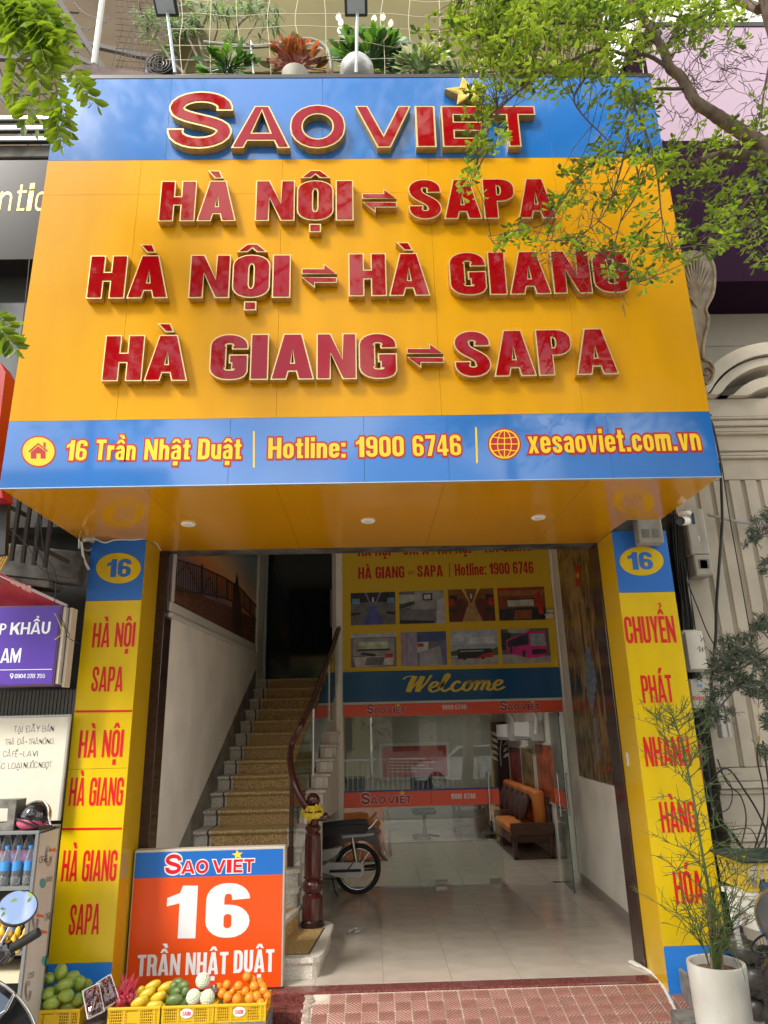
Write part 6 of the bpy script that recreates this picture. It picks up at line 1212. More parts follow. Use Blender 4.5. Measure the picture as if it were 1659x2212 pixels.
bx, bz = -1.95, -.335; b = MB(); b.torus((bx, yq+.15, bz+.28), (1, .15, 0), .255, .035, 36, 8); obj('wheel', b, RUBBER, mb1, 60); b = MB(); b.box(bx-.12, bx+.12, yq-.6-.9, yq-.1, .1, .45, .06); obj('body', b, BKB, mb1)
b = MB(); b.torus((bx, yq-1.2, bz+.28), (1, 0, 0), .255, .035, 36, 8); obj('wheel', b, RUBBER, mb1, 60)
# ---------------------------------------------------------------- right: potted plant, steps, pipe
b = MB(); px_, py__ = 1.940, .30; prof = [(.110, -.34), (.118, -.33), (.138, -.10), (.150, .15), (.156, .36), (.159, .425), (.156, .437), (.148, .44), (.138, .436), (.135, .40), (.133, .385)]
pot = thing('plant_pot', 'tall round off white glazed pot standing in front of the right pillar', 'pot', (px_, py__, -.2)); b.lathe((px_, py__, 0), [(r, z) for r, z in prof if z > -.2] if 0 else [(.126, -.199)]+prof[2:], 40); obj('body', b, mat('pot_white', (.58, .57, .52), .35, c2=(.46, .44, .39), vs=5, vdet=8, coat=.2), pot, 40)
b = MB(); b.lathe((px_, py__, .392), [(.001, .006), (.06, .012), (.134, .0)], 24); obj('soil', b, mat('soil', (.10, .06, .035), .95, c2=(.20, .13, .07), vs=30, bump=.8, bs=50), pot)
PG = mat('stem_green', (.045, .085, .022), .55, c2=(.08, .11, .03), vs=30); PBk = mat('stem_bark', (.22, .16, .10), .8)
plant = thing('pencil_plant', 'spindly leafless green pencil plant growing from the white pot', 'plant', (px_, py__, .38))
base = Vector((px_-.01, py__, .38)); main = bend([base, at(1540, 1980, y=.30), at(1518, 1850, y=.28), at(1497, 1720, y=.30), at(1478, 1630, y=.30), at(1462, 1570, y=.30), at(1452, 1545, y=.30)], 5)
b = MB(); b.tube(main, [.011-.008*i/len(main) for i in range(len(main))], 6); obj('main_stem', b, PG, plant, 60)
b = MB(); b.tube(bend([base+Vector((.03, -.02, 0)), at(1556, 2010, y=.27), at(1553, 1985, y=.27)]), .011, 8); b.tube(bend([base+Vector((-.02, 0, 0)), at(1533, 1990, y=.3), at(1524, 1930, y=.3)]), [.010]*9, 8); obj('bark_stem', b, PBk, plant, 60)
def sprig(mb, p, d, L, r, lev, rg, droop=0):
    P = [p]; q = Vector(p); d = Vector(d).normalized(); n = 5
    for i in range(n): d = (d+Vector((rg.uniform(-.16, .16), rg.uniform(-.16, .16), rg.uniform(-.12, .16)-droop))).normalized(); q = q+d*L/n; P.append(q.copy())
    mb.tube(P, [r*(1-.45*i/n) for i in range(n+1)], 4, False)
    if lev > 0:
        for k in range(rg.choice((3, 4, 4))):
            i = rg.randint(1, n); dd = (P[i]-P[i-1]).normalized(); o = Vector((rg.uniform(-1, 1), rg.uniform(-1, 1), rg.uniform(-.4, .9))).normalized(); sprig(mb, P[i], dd*.65+o*.8, L*rg.uniform(.4, .65), r*.75, lev-1, rg, droop)
rg = random.Random(3); tot = len(main)
for i in range(46):
    t = (i/46)**.85; j = int((.13+.86*t)*(tot-1)); p = main[j]; a = i*2.4; up = .55 if t > .2 else .9
    b = MB(); sprig(b, p, (math.cos(a), math.sin(a)*.6, up-.3*t), (.23-.08*t)*rg.uniform(.8, 1.15), .0036, 2, rg, .05 if t < .5 else 0); o = obj('branch', b, PG, plant, 60)
for i in range(17):
    a = rg.uniform(0, 6.28); b = MB(); sprig(b, base+Vector((.03*math.cos(a), .03*math.sin(a), rg.uniform(0, .1))), (math.cos(a)*.30, math.sin(a)*.25, 1), rg.uniform(.25, .50), .0040, 2, rg, .07 if i % 3 else .16); obj('branch', b, PG, plant, 60)
b = MB(); b.tube(bend([at(1530, 2018, y=.28), at(1545, 2026, y=.26), at(1560, 2018, y=.28)]), .004, 5); obj('tie', b, mat('tie_red', (.3, .12, .05), .8), plant)
for q, lab in (((at(1466, 2104, y=1.285).x, 2.12, .93, 1.285, -.20, .125), 'upper rough concrete step beside the foot of the right pillar'), ((at(1441, 2140, y=.925).x, 2.15, .60, .925, -.20, .005), 'lower rough concrete step behind the white pot')):
    b = MB(); b.box(*q, .008); solo('concrete_step', b, CONC, lab, 'step')
b = MB(); zr = lambda x, y: ramp_z(y)+.018
P = [(1.895, 1.60, .018), (1.905, 1.47, .02), (1.93, 1.38, zr(0, 1.38)), (1.90, 1.22, zr(0, 1.22)), (1.84, 1.02, zr(0, 1.02)), (1.80, .6, zr(0, .6))]
P = [at(1372, 2082, z=.012), at(1392, 2092, z=.010), at(1412, 2106, z=-.0), at(1432, 2130, z=-.02), at(1448, 2160, z=-.045), at(1463, 2190, z=-.06), at(1480, 2225, z=-.09)]
b.tube(bend(P), .0115, 8); b.tube([P[3], P[3]+(P[4]-P[3])*.15], .015, 8); b.tube([P[4], P[4]+(P[5]-P[4])*.2], .015, 8); b.obox(P[0]+Vector((0, .0, 0)), (P[1]-P[0]).normalized(), Vector((0, 0, 1)).cross((P[1]-P[0]).normalized()), Vector((0, 0, 1)), .06, .018, .009, .003)
solo('white_conduit', b, mat('white_pvc', (.66, .64, .58), .4), 'white plastic conduit curving over the floor edge by the right pillar', 'pipe', smooth=50)
# ---------------------------------------------------------------- right: styrofoam box, yellow basket crate, motorbike with mesh basket
FOAM = mat('styrofoam', (.66, .62, .52), .8, c2=(.72, .72, .70), vs=4, bump=.15, bs=60)
fb = thing('styrofoam_box', 'off white styrofoam box under the yellow crate at the right edge', 'box', (2.6, .8, .45)); b = MB()
a0, a1, a2 = at(1557, 1914, y=1.05), at(1624, 1938, y=.80), at(1760, 1985, y=.60); zb = a1.z-.16; top = a1.z
V = [(a0.x, a0.y), (a1.x, a1.y), (a1.x+.45, a1.y+.05), (a0.x+.60, a0.y+.05)]
b.prism([(x, y, top-.20) for x, y in offset(V, -.02)], (0, 0, .20)); b.prism([(x, y, top-.012) for x, y in V], (0, 0, .03)); obj('body', b, FOAM, fb)
yc = thing('basket_crate', 'yellow openwork plastic crate with a dark netted lid at the right edge', 'crate', (2.6, .9, .72)); x0, x1, y0, y1, z0, z1 = at(1612, 1900, y=.84).x, at(1612, 1900, y=.84).x+.46, .84, 1.22, top+.02, at(1612, 1864, y=.84).z
b = MB(); CYM = mat('crate_yellow2', (.62, .44, .03), .5)
for z in (z0, z1-.02): b.box(x0, x1, y0, y0+.015, z, z+.02); b.box(x0, x0+.015, y0+.0155, y1, z, z+.02)
n = 7
for k in range(n+1): x = x0+(x1-x0-.02)*k/n; b.beam((x+.01, y0+.007, z0+.0202), (x+.01+(.03 if k % 2 else -.0), y0+.007, z1-.0202), .012, .010)
for k in range(n+1): y = y0+.02+(y1-y0-.04)*k/n; b.beam((x0+.007, y, z0+.0202), (x0+.007, y+(.03 if k % 2 else 0), z1-.0202), .010, .012)
for k in range(n): y = y0+.02+(y1-y0-.04)*k/n; b.beam((x0+.004, y, z0+.0202), (x0+.004, y+.07, z1-.0202), .006, .006)
for k in range(5): z = z0+.03+k*.045; b.box(x0-.004, x0+.022, y0-.004, y0+.0, z, z+.008)
b.box(x0-.006, x0-.0005, y0, y0+.02, z0, z1); b.box(x0+.022, x0+.028, y0-.006, y0-.0005, z0, z1); obj('frame', b, CYM, yc)
b = MB(); b.box(x0-.03, x1+.03, y0-.03, y1+.05, z1+.001, z1+.022, .008)
obj('lid', b, mat('net_lid', (.018, .03, .022), .7, bump=1, bs=60), yc)
b = MB()
for k in range(150): p = Vector((R.uniform(x0-.02, x1), R.uniform(y0-.02, y1), z1+.022)); d = Vector((R.uniform(-1, 1), R.uniform(-1, 1), .15)).normalized()*R.uniform(.02, .06); b.tube([p, p+d*.5+Vector((0, 0, .008)), p+d], .0017, 3, False)
obj('tangled_net', b, mat('net_green', (.04, .07, .045), .8), yc, kind='stuff')
b = MB()
for k in range(6): b.ball((x0+.12+k*.05, .80+.1*math.sin(k*2), z0+.03), .06, .07, .035, 8, 6, Matrix.Rotation(k, 3, 'Z'))
solo('blue_cloth', b, mat('blue_cloth', (.03, .06, .13), .9), 'folded dark blue cloth inside the yellow openwork crate', 'cloth', smooth=50)
# motorbike front with mesh basket
m2 = thing('motorbike', 'dark motorbike at the right edge carrying a black mesh basket', 'motorbike', (2.1, -.4, -.33)); bp2 = Vector((2.05, -.25, .50))
b = MB(); nr = 15; ring = lambda z, k, s=1.0: Vector((bp2.x+.02+(.125+.09*(z+.12))*math.cos(k)*s, bp2.y+.02+(.13+.09*(z+.12))*math.sin(k), bp2.z+z+(.10 if z > .1 else 0)*(.5+.5*math.cos(k))))
zs = [-.26+.020*i for i in range(20)]
for z in zs: b.tube([ring(z, 2*math.pi*i/32) for i in range(33)], .0017, 3, False)
for i in range(46):
    a = 2*math.pi*i/46; b.tube([ring(z, a+.10*math.sin(z*9)) for z in zs[::3]+[zs[-1]]], .0017, 3, False)
obj('basket', b, BLACK, m2); b = MB(); b.tube([ring(zs[-1], 2*math.pi*i/32) for i in range(33)], .006, 6, False); b.lathe(bp2+Vector((.02, .02, -.265)), [(.001, 0), (.115, 0), (.115, .004)], 24); obj('basket_rim', b, BLACK, m2)
b = MB(); 
for k in range(9): b.ball(bp2+Vector((.02+R.uniform(-.05, .05), .03+R.uniform(-.05, .05), -.18+k*.028)), .075, .07, .05, 9, 7, Matrix.Rotation(R.uniform(0, 3), 3, 'X'))
solo('dark_bag', b, mat('dark_bag', (.02, .02, .022), .45, bump=.6, bs=18), 'crumpled dark bag stuffed into the black mesh basket', 'bag', smooth=50)
b = MB(); b.ball(bp2+Vector((.16, .16, .24)), .17, .20, .16, 20, 14, Matrix.Rotation(-.5, 3, 'Y')); obj('fairing', b, mat('fairing_navy', (.02, .022, .03), .15, c2=(.10, .10, .10), vs=3, coat=.6), m2, 60)
b = MB(); b.torus((2.15, -.30, -.07), (1, .4, 0), .24, .035, 32, 8); obj('wheel', b, RUBBER, m2, 60); b = MB(); b.ball((2.12, -.42, .13), .10, .26, .12, 14, 8); obj('front_fender', b, mat('fender_navy', (.03, .04, .09), .2, coat=.5), m2, 60); b = MB(); b.tube([(1.97, -.50, .22), (2.05, -.42, -.10)], .009, 6); obj('stay', b, STEEL, m2); b = MB(); b.box(2.3, 2.6, -.3, .6, .05, .42, .08); obj('body', b, BKB, m2)
# pillar foot board and bundle behind (dark gap between pillar and neighbour)
b = MB(); b.box(2.475, 2.72, 1.75, 1.95, -.2, 5.2); solo('gap_wall', b, DIRTY, 'dark grimy strip of wall in the gap right of the pillar', 'wall')
# ---------------------------------------------------------------- neighbour on the right: cream stone front
CREAM = mat('cream_stone', (.46, .41, .33), .75, c2=(.35, .31, .25), vs=2.5, vdet=9, bump=.12, bs=18); CREAM2 = mat('cream_panel', (.40, .37, .31), .6, c2=(.33, .30, .25), vs=2, vdet=8)
nb_ = thing('cream_building', 'cream stone faced building front with fluted pilaster and cornices at the right', 'building', (3.6, 2, 0)); NY = 1.62
b = MB(); b.box(2.725, 6.0, NY+.06, 2.6, -.2, 1.50); b.box(2.725, 6.0, NY+.10, 2.6, 1.50, 4.1); b.box(2.74, 6, NY+.25, 2.6, 4.1, 8.5); obj('wall', b, CREAM, nb_)
# fluted pilaster: slab with vertical half round grooves
gx = [2.94+.145*k for k in range(12)]
b = MB(); P = [(2.73, NY+.098)]; P += [(2.73, NY)]
for x in gx: P += [(x-.022, NY), (x-.016, NY+.020), (x, NY+.030), (x+.016, NY+.020), (x+.022, NY)]
P += [(4.8, NY), (4.8, NY+.098)]
b.prism([(x, y, 1.40) for x, y in P], (0, 0, 2.42)); obj('fluted_panel', b, CREAM, nb_, 30)
for z0, z1, o in ((3.825, 4.02, .0), (4.42, 4.60, -.06)): b = MB(); b.box(2.72, 4.9, NY+o, NY+.1, z0, z1, .004); obj('frieze', b, CREAM, nb_)
for z0, h, o in ((4.021, .025, -.03), (4.048, .04, -.02), (4.09, .022, -.035), (4.255, .022, -.04), (4.28, .05, -.03), (4.332, .06, -.05), (4.394, .025, -.065)): b = MB(); b.box(2.72, 4.9, NY+o, NY+.1, z0, z0+h, .008); obj('moulding', b, CREAM, nb_, 40)
b = MB(); b.box(2.72, 4.9, NY-.005, NY+.1, 4.113, 4.2545, .003); obj('frieze', b, CREAM, nb_)
for z0, h, o in ((-.2, .80, -.05), (.602, .06, -.09), (.664, .20, -.06), (.866, .05, -.08), (.918, .05, -.05), (1.20, .04, -.03), (1.242, .05, -.055), (1.294, .10, -.02)): b = MB(); b.box(2.72, 4.9, NY+o, NY+.1, z0, z0+h, .006); obj('plinth_course', b, CREAM, nb_, 40)
b = MB(); b.box(2.72, 4.9, NY-.01, NY+.1, .97, 1.1985, .003); obj('plinth_course', b, CREAM, nb_)
# facing slabs above the cornice
xs_ = [2.74, 3.36, 4.2, 5.0]; zs_ = [4.605, 5.32, 6.1, 6.9]
for i in range(3):
    for j in range(3): b = MB(); b.box(xs_[i]+.002, xs_[i+1]-.002, NY+.23, NY+.25, zs_[j]+.002, zs_[j+1]-.002, .002); obj('facing_slab', b, CREAM2, nb_)
# segmental pediment
b = MB(); c0 = at(1640, 960, y=1.5)
for r0, r1, y0 in ((.80, .92, 1.44), (.70, .78, 1.47), (.50, .60, 1.50)):
    cx, cz = at(1700, 915, y=1.5).x, 4.2; P = [(cx+r1*math.cos(a)*1.0, y0, cz+r1*math.sin(a)) for a in [math.radians(x) for x in range(88, 166, 6)]]+[(cx+r0*math.cos(a), y0, cz+r0*math.sin(a)) for a in [math.radians(x) for x in range(160, 87, -6)]]
    P = [(x, y, max(z, 4.605)) for x, y, z in P]; b = MB(); b.prism(P, (0, NY+.22-y0, 0)); obj('pediment_arch', b, CREAM, nb_)
b = MB(); cx, cz = at(1700, 915, y=1.5).x, 4.2; P = [(cx+.93*math.cos(a), 1.52, max(4.605, cz+.93*math.sin(a))) for a in [math.radians(x) for x in range(166, 150, -4)]]+[(cx-.97, 1.52, 4.605)]
# scroll corbel
CST = mat('corbel_stone', (.27, .23, .165), .7, c2=(.15, .125, .09), vs=12, bump=.3, bs=30)
cb_ = thing('scroll_corbel', 'carved brown stone scroll corbel with shell ornament beside the big sign', 'corbel', (2.85, .9, 4.9)); yA = .75
def cpt(px, py): p = at(px, py, y=yA); return (p.x, p.z)
out_ = [(1470, 545), (1500, 540), (1528, 548), (1541, 575), (1543, 610), (1538, 640), (1524, 668), (1530, 690), (1520, 740), (1518, 775), (1533, 782), (1541, 800), (1536, 822), (1524, 830), (1528, 850), (1518, 872), (1480, 872), (1470, 700)]
P = [cpt(*p) for p in out_]; b = MB(); b.prism([(x, yA, z) for x, z in P], (0, 1.0, 0)); obj('body', b, CST, cb_)
b = MB(); b.tube(bend([(x, yA-.004, z) for x, z in P[2:14]], 3), .014, 6); obj('edge_roll', b, CST, cb_, 60)
b = MB(); cc_ = cpt(1505, 665)
for k in range(12):
    a = math.radians(40+k*11); q = cpt(1500+math.cos(a)*42, 655-math.sin(a)*100); q2 = cpt(1500+math.cos(a)*16, 655-math.sin(a)*42); b.tube(bend([(cc_[0], yA-.006, cc_[1]), (q2[0], yA-.018, q2[1]), (q[0], yA-.010, q[1])]), [.005, .006, .008, .009, .010, .011, .010, .009, .007], 6)
obj('shell', b, CST, cb_, 60)
b = MB(); cs = cpt(1524, 805); b.tube([(cs[0]+(.055-.0045*i)*math.cos(i*.6), yA-.012, cs[1]+(.055-.0045*i)*math.sin(i*.6)) for i in range(12)], .010, 6); obj('volute', b, CST, cb_, 60)
# lilac and dark purple fascia panels above
pf = thing('purple_fascia', 'lilac and dark purple panelled shop fascia behind the tree at the upper right', 'fascia', (3.2, .5, 5)); FY = 1.30
lx0 = at(1427, 300, y=FY).x; lzt, lzm, lzb = at(1600, 58, y=FY).z, at(1560, 304, y=FY).z, at(1560, 608, y=FY).z
LIL = mat('lilac_panel', (.36, .26, .34), .35); DPU = mat('dark_purple_panel', (.018, .007, .018), .5, spec=.02)
xx = [lx0, lx0+.55, lx0+1.5, lx0+2.6]
for i in range(3):
    b = MB(); b.box(xx[i]+.001, xx[i+1]-.001, FY, FY+.02, lzm+.002, lzt, .001); obj('lilac_panel', b, LIL, pf); b = MB(); b.box(xx[i]+.001, xx[i+1]-.001, FY, FY+.02, lzb, lzm-.002, .001); obj('purple_panel', b, DPU, pf)
b = MB(); b.box(lx0, xx[3], FY+.021, 2.3, lzb+.003, lzt-.01); obj('body', b, DPU, pf); b = MB(); b.box(lx0-.02, xx[3], FY-.01, 2.2, lzt+.001, lzt+.06); obj('coping', b, BLACK, pf)
b = MB(); b.box(3.4, 6.5, 2.0, 2.6, lzt+.065, lzt+1.6); solo('upper_white_wall', b, mat('upper_white', (.7, .68, .6), .7), 'sunlit white wall above the lilac fascia at the top right', 'wall')
# meter boxes and junction boxes
MBX = mat('meter_box', (.34, .32, .28), .6, c2=(.20, .18, .14), vs=7, vdet=9, stretch=(1, 1, .35)); DGL = mat('meter_window', (.03, .05, .09), .1)
def mx_(px0, py0, px1, py1, y): a, c = at(px0, py0, y=y), at(px1, py1, y=y); return a.x, c.x, c.z, a.z
x0, x1, z0, z1 = mx_(1478, 1099, 1543, 1243, 1.45); t = thing('meter_box', 'tall weathered grey electricity meter box with a small window, right of the sign', 'meter box', (x0, 1.45, z0), 'electricity meter boxes')
b = MB(); b.box(x0, x1, 1.45, 1.63, z0+.18, z1, .012); obj('case', b, MBX, t); b = MB(); b.box(x0+.01, x1-.005, 1.44, 1.63, z0, z0+.178, .01); obj('lower_case', b, MBX, t); b = MB(); b.box(x0+.05, x1-.09, 1.446, 1.4495, z1-.14, z1-.04); obj('window', b, DGL, t); b = MB(); b.box(x0+.045, x0+.13, 1.436, 1.4395, z0+.06, z0+.14); b.box(x1-.11, x1-.05, 1.436, 1.4395, z0+.06, z0+.13); obj('window', b, mat('meter_grey', (.15, .14, .12), .3), t)
b = MB(); b.box(x0+.09, x1-.08, 1.4475, 1.4495, z0+.30, z0+.345); obj('paper_label', b, WS, t)
x0, x1, z0, z1 = mx_(1369, 1110, 1432, 1176, 1.24); t = thing('meter_box', 'small weathered meter box wedged between the big sign and the right pillar', 'meter box', (x0, 1.24, z0), 'electricity meter boxes')
b = MB(); b.box(x0, x1, 1.2, 1.30, z0, z1+.08, .01); obj('case', b, MBX, t); b = MB(); b.box(x0+.03, x0+.09, 1.196, 1.1995, z0+.05, z0+.12); b.box(x1-.09, x1-.035, 1.196, 1.1995, z0+.05, z0+.12); obj('window', b, MATS['meter_grey'], t)
x0, x1, z0, z1 = mx_(1472, 1360, 1530, 1450, 1.40); t = thing('junction_box', 'rounded cream telecom box with scribbled marker on its lid', 'junction box', (x0, 1.4, z0), 'cable boxes beside the pillar'); b = MB(); b.box(x0, x1, 1.40, 1.52, z0, z1, .03); obj('case', b, mat('cream_box', (.46, .43, .36), .5, c2=(.40, .37, .31), vs=6), t, 50); b = MB(); b.box(x0+.015, x1-.005, 1.385, 1.3995, z0+.015, z1-.015, .012); obj('lid', b, MATS['cream_box'], t, 50)
b = MB(); sc_ = [(1512, 1372), (1516, 1384), (1513, 1386), (1519, 1378), (1524, 1388)]; pline(b, sc_, 1.2, .001, y=1.385); pline(b, [(1506, 1402), (1512, 1396), (1511, 1408), (1518, 1398), (1517, 1408), (1525, 1396), (1528, 1404)], 1.2, .001, y=1.385); obj('handwriting', b, MK, t)
x0, x1, z0, z1 = mx_(1488, 1467, 1540, 1529, 1.45); t = thing('junction_box', 'small cream cable box printed with a red hotline number', 'junction box', (x0, 1.45, z0), 'cable boxes beside the pillar'); b = MB(); b.box(x0, x1, 1.45, 1.55, z0, z1, .01); obj('case', b, MATS['cream_box'], t); printed(t, 'lettering', '19001', (1496, 1513), (1522, 1512), (1496, 1505), REDP, .001, 0, dict(y=1.45), kx=.8, s=.2, b=.15); printed(t, 'lettering', 'VN', (1505, 1485), (1517, 1485), (1505, 1478), BLB, .001, 0, dict(y=1.45), kx=.8, s=.2, b=.15)
x0, x1, z0, z1 = mx_(1546, 1494, 1582, 1594, 1.48); t = thing('junction_box', 'tall narrow pale grey metal box on the cream wall', 'junction box', (x0, 1.48, z0), 'cable boxes beside the pillar'); b = MB(); b.box(x0, x1, 1.48, 1.565, z0, z1, .006); obj('case', b, mat('pale_metal', (.44, .43, .40), .45), t); b = MB(); b.box(x1-.03, x1-.02, 1.474, 1.4795, z0+.01, z1-.01); obj('lid_seam', b, mat('seam', (.2, .2, .19), .6), t)
# cable bundles
CAB = mat('black_cable', (.012, .012, .012), .55)
def cab(P, r, y, m=CAB, lab='', n=5): return MB().tube(bend([at(p[0], p[1], y=(p[2] if len(p) > 2 else y)) for p in P], n), r, 6)
bun = thing('cable_bundle', 'thick bundle of black cables hanging between the pillar and the cream wall', 'cables', (2.5, 1.6, 0))
rg = random.Random(5)
for k in range(34):
    x0 = rg.uniform(1446, 1476); d = rg.uniform(-6, 6); P = [(x0, 1110), (x0+rg.uniform(4, 14), 1220), (x0+20+d+rg.uniform(-4, 6), 1350), (x0+30+d, 1450), (1508+d*1.5, 1560), (1524+d, 1650), (1530+d*.8, 1700), (1534+d*1.6, 1790), (1548+d*3, 1900)]
    obj('cable', cab(P, rg.choice((.004, .006, .008, .010)), rg.uniform(1.5, 1.70)), CAB, bun, 60)
for P, r in (([(1556, 1000), (1560, 1110), (1558, 1160), (1548, 1300), (1546, 1380), (1538, 1450), (1536, 1530)], .012), ([(1531, 905), (1541, 920), (1560, 1010), (1575, 1110), (1600, 1250), (1630, 1420)], .005), ([(1486, 1260), (1510, 1320), (1530, 1370), (1560, 1420), (1600, 1480)], .005)): obj('cable', cab(P, r, 1.5), CAB, bun, 60)
obj('cable', cab([(1536, 895), (1533, 905), (1540, 925), (1548, 960), (1556, 1000)], .006, 1.48), CAB, bun, 60)
obj('conduit', cab([(1462, 1115), (1480, 1230), (1492, 1330), (1500, 1380)], .014, 1.55), mat('grey_conduit', (.3, .3, .29), .5), bun, 60); obj('conduit', cab([(1530, 1112), (1570, 1122), (1600, 1128), (1659, 1132)], .014, 1.56), MATS['grey_conduit'], bun, 60)
b = MB(); P = [at(x, y, y=1.42) for x, y in ((1509, 1600), (1511, 1630), (1513, 1660), (1516, 1700))]; b.tube(P, .018, 8); 
for k in range(22): q = P[0].lerp(P[-1], k/21); b.torus(q, (P[-1]-P[0]), .018, .0035, 12, 4)
obj('red_conduit', b, mat('dull_red', (.25, .03, .03), .6), bun, 50)
lo_ = thing('cable_loops', 'loose loops of black cable hanging against the cream stone wall', 'cables', (3, 1.4, 1))
for P, r in (([(1530, 1690), (1570, 1660), (1610, 1710), (1640, 1760), (1655, 1800), (1650, 1840), (1625, 1870)], .007), ([(1530, 1700), (1550, 1760), (1590, 1810), (1625, 1865)], .007), ([(1532, 1705), (1545, 1770), (1580, 1800), (1618, 1858)], .008), ([(1550, 1640), (1570, 1690), (1600, 1720), (1612, 1770), (1600, 1830)], .005), ([(1640, 1590), (1636, 1640), (1648, 1700), (1650, 1760), (1630, 1835)], .006), ([(1648, 1600), (1655, 1650), (1662, 1720), (1656, 1790), (1634, 1838)], .007), ([(1550, 1660), (1580, 1700), (1575, 1745), (1540, 1760)], .004), ([(1536, 1740), (1570, 1790), (1620, 1790), (1640, 1830)], .004)): obj('cable', cab(P, r, 1.35), CAB, lo_, 60)
obj('yellow_cord', cab([(1636, 1520), (1641, 1560), (1640, 1590), (1634, 1612)], .003, 1.34), mat('yellow_cord', (.45, .35, .03), .6), lo_, 60)
b = MB(); b.tube(bend([at(1600, 2050, y=.8), at(1590, 2000, y=.85), at(1600, 1960, y=.9)]), .02, 8); solo('grey_pipe', b, MATS['grey_conduit'], 'grey pipe leaning behind the plant pot', 'pipe', smooth=50)
b = MB()
for k in range(16): b.ball((2.42+R.uniform(-.05, .25), 1.0+R.uniform(-.1, .2), .10+R.uniform(-.2, .3)), .09, .08, .08, 8, 6, Matrix.Rotation(R.uniform(0, 3), 3, 'X'))
solo('wrapped_bundle', b, mat('grey_wrap', (.06, .055, .05), .35, bump=.8, bs=12), 'dark wrapped bundle under the styrofoam box', 'bundle', smooth=50)
# ---------------------------------------------------------------- neighbours on the left
b = MB(); b.box(-7, -2.265, 1.50, 2.4, -.2, 3.4); b.box(-7, -2.265, 1.3, 2.4, 3.4, 5.9); solo('left_building', b, mat('dark_wall', (.05, .048, .045), .9, c2=(.02, .02, .02), vs=4), 'dark mottled wall of the house left of the shop', 'wall')  # near-black grey, mottled evenly over the whole wall
bm = thing('concrete_beam', 'mossy black concrete beam behind wires, left of the big sign', 'beam', (-2.8, 1.2, 3))
P0, P1 = at(0, 1195, y=1.20), at(190, 1268, y=1.28); b = MB(); b.beam((-4.2, 1.2, 3.28), (-2.27, 1.24, 3.02), .14, .26, ch=.01); b.beam((-4.2, 1.1, 3.06), (-2.42, 1.12, 2.86), .25, .05, ch=.01); obj('beam', b, DIRTY, bm)
b = MB()
for k in range(5): q = at(8+24*k, 1150+5*k, y=.9); b.beam(q+Vector((0, 0, -.2)), q+Vector((0, 0, .55)), .025, .03)
b.beam(at(-20, 1130, y=.88), at(150, 1215, y=1.1), .03, .03); b.beam(at(-20, 1075, y=.88), at(60, 1115, y=.95), .03, .03); solo('iron_grille', b, mat('iron', (.03, .027, .025), .8), 'rusty dark iron grille under the left end of the big sign', 'grille')
b = MB()
for px in (171, 187): a, c = at(px, 1120, y=1.28), at(px, 1185, y=1.28); b.beam(c, a, .014, .01)
solo('white_bars', b, mat('bar_white', (.4, .4, .38), .6), 'two short pale vertical bars above the mossy beam', 'bars')
aw = thing('awning', 'sloping pink red awning above the purple sign', 'awning', (-2.7, 1, 2.9)); q = [at(-60, 1215, y=.95), at(0, 1241, y=.95), at(145, 1309, y=1.02), at(120, 1316, y=1.25), at(0, 1318, y=1.25), at(-60, 1318, y=1.25)]
b = MB(); b.prism(q, (0, .01, .012)); obj('canopy', b, mat('awning_pink', (.50, .035, .08), .55, c2=(.30, .01, .015), vs=3), aw); b = MB(); b.beam(q[0], q[2], .03, .02); obj('edge_bar', b, mat('pale_bar', (.4, .38, .36), .5), aw)
def awn_text():
    b = MB(); L_, gw = typeset('KH', kx=.8, s=.28, b=.2); n = (q[1]-q[2]).cross(q[4]-q[2]).normalized(); n = n if n.y < 0 else -n
    fn = lambda u, v, o=0: (lambda p: p)(at(24+44*u/gw, 1277-24*v+u*8, pl=(q[1], n)))+n*(.004+o); [b.flat([o]+hs, fn, .0003*i) for i, (c_, ps) in enumerate(L_) for o, hs in ps]; obj('lettering', b, mat('awning_text', (.6, .25, .22), .6), aw)
awn_text()
ps_ = thing('shop_sign', 'purple lightbox sign with white lettering and phone number at the left edge', 'sign', (-2.7, 1, 2.1)); PYs = .98
TR, BRp, TL_, BL_ = at(131, 1310, y=PYs), at(119, 1477, y=PYs), at(-150, 1318, y=PYs), at(-150, 1484, y=PYs); PUR = mat('purple_sign', (.085, .04, .33), .35)
b = MB(); b.box(-3.4, TR.x, PYs, PYs+.004, BRp.z, TR.z); obj('face', b, PUR, ps_); b = MB(); b.box(-3.41, TR.x+.012, PYs+.0045, PYs+.13, BRp.z-.012, TR.z+.012, .004); obj('case', b, mat('case_plum', (.12, .06, .12), .5), ps_); b = MB(); b.box(TR.x+.0125, TR.x+.035, PYs+.02, PYs+.12, BRp.z, TR.z, .003); b.box(TR.x+.045, TR.x+.065, PYs+.06, PYs+.16, BRp.z-.02, TR.z, .003); obj('side_strip', b, mat('strip_cream', (.55, .50, .42), .5), ps_)
pp = dict(y=PYs); SK = dict(kx=.85, s=.19, b=.15, rd=(.5, .4)); printed(ps_, 'lettering', 'P', (-2, 1371), (12, 1371), (-2, 1347), WS, .001, 0, pp, **SK); printed(ps_, 'lettering', 'KHẨU', (21, 1371), (107, 1369), (21, 1345), WS, .001, 0, pp, **SK); printed(ps_, 'lettering', 'AM', (0, 1432), (43, 1431), (0, 1401), WS, .001, 0, pp, **SK)
for t, x0, x1 in (('0904', 31.5, 55), ('378', 58, 75.5), ('755', 79, 97)): printed(ps_, 'lettering', t, (x0, 1465), (x1, 1464.5), (x0, 1456), WS, .001, 0, pp, kx=.85, s=.18, b=.13)
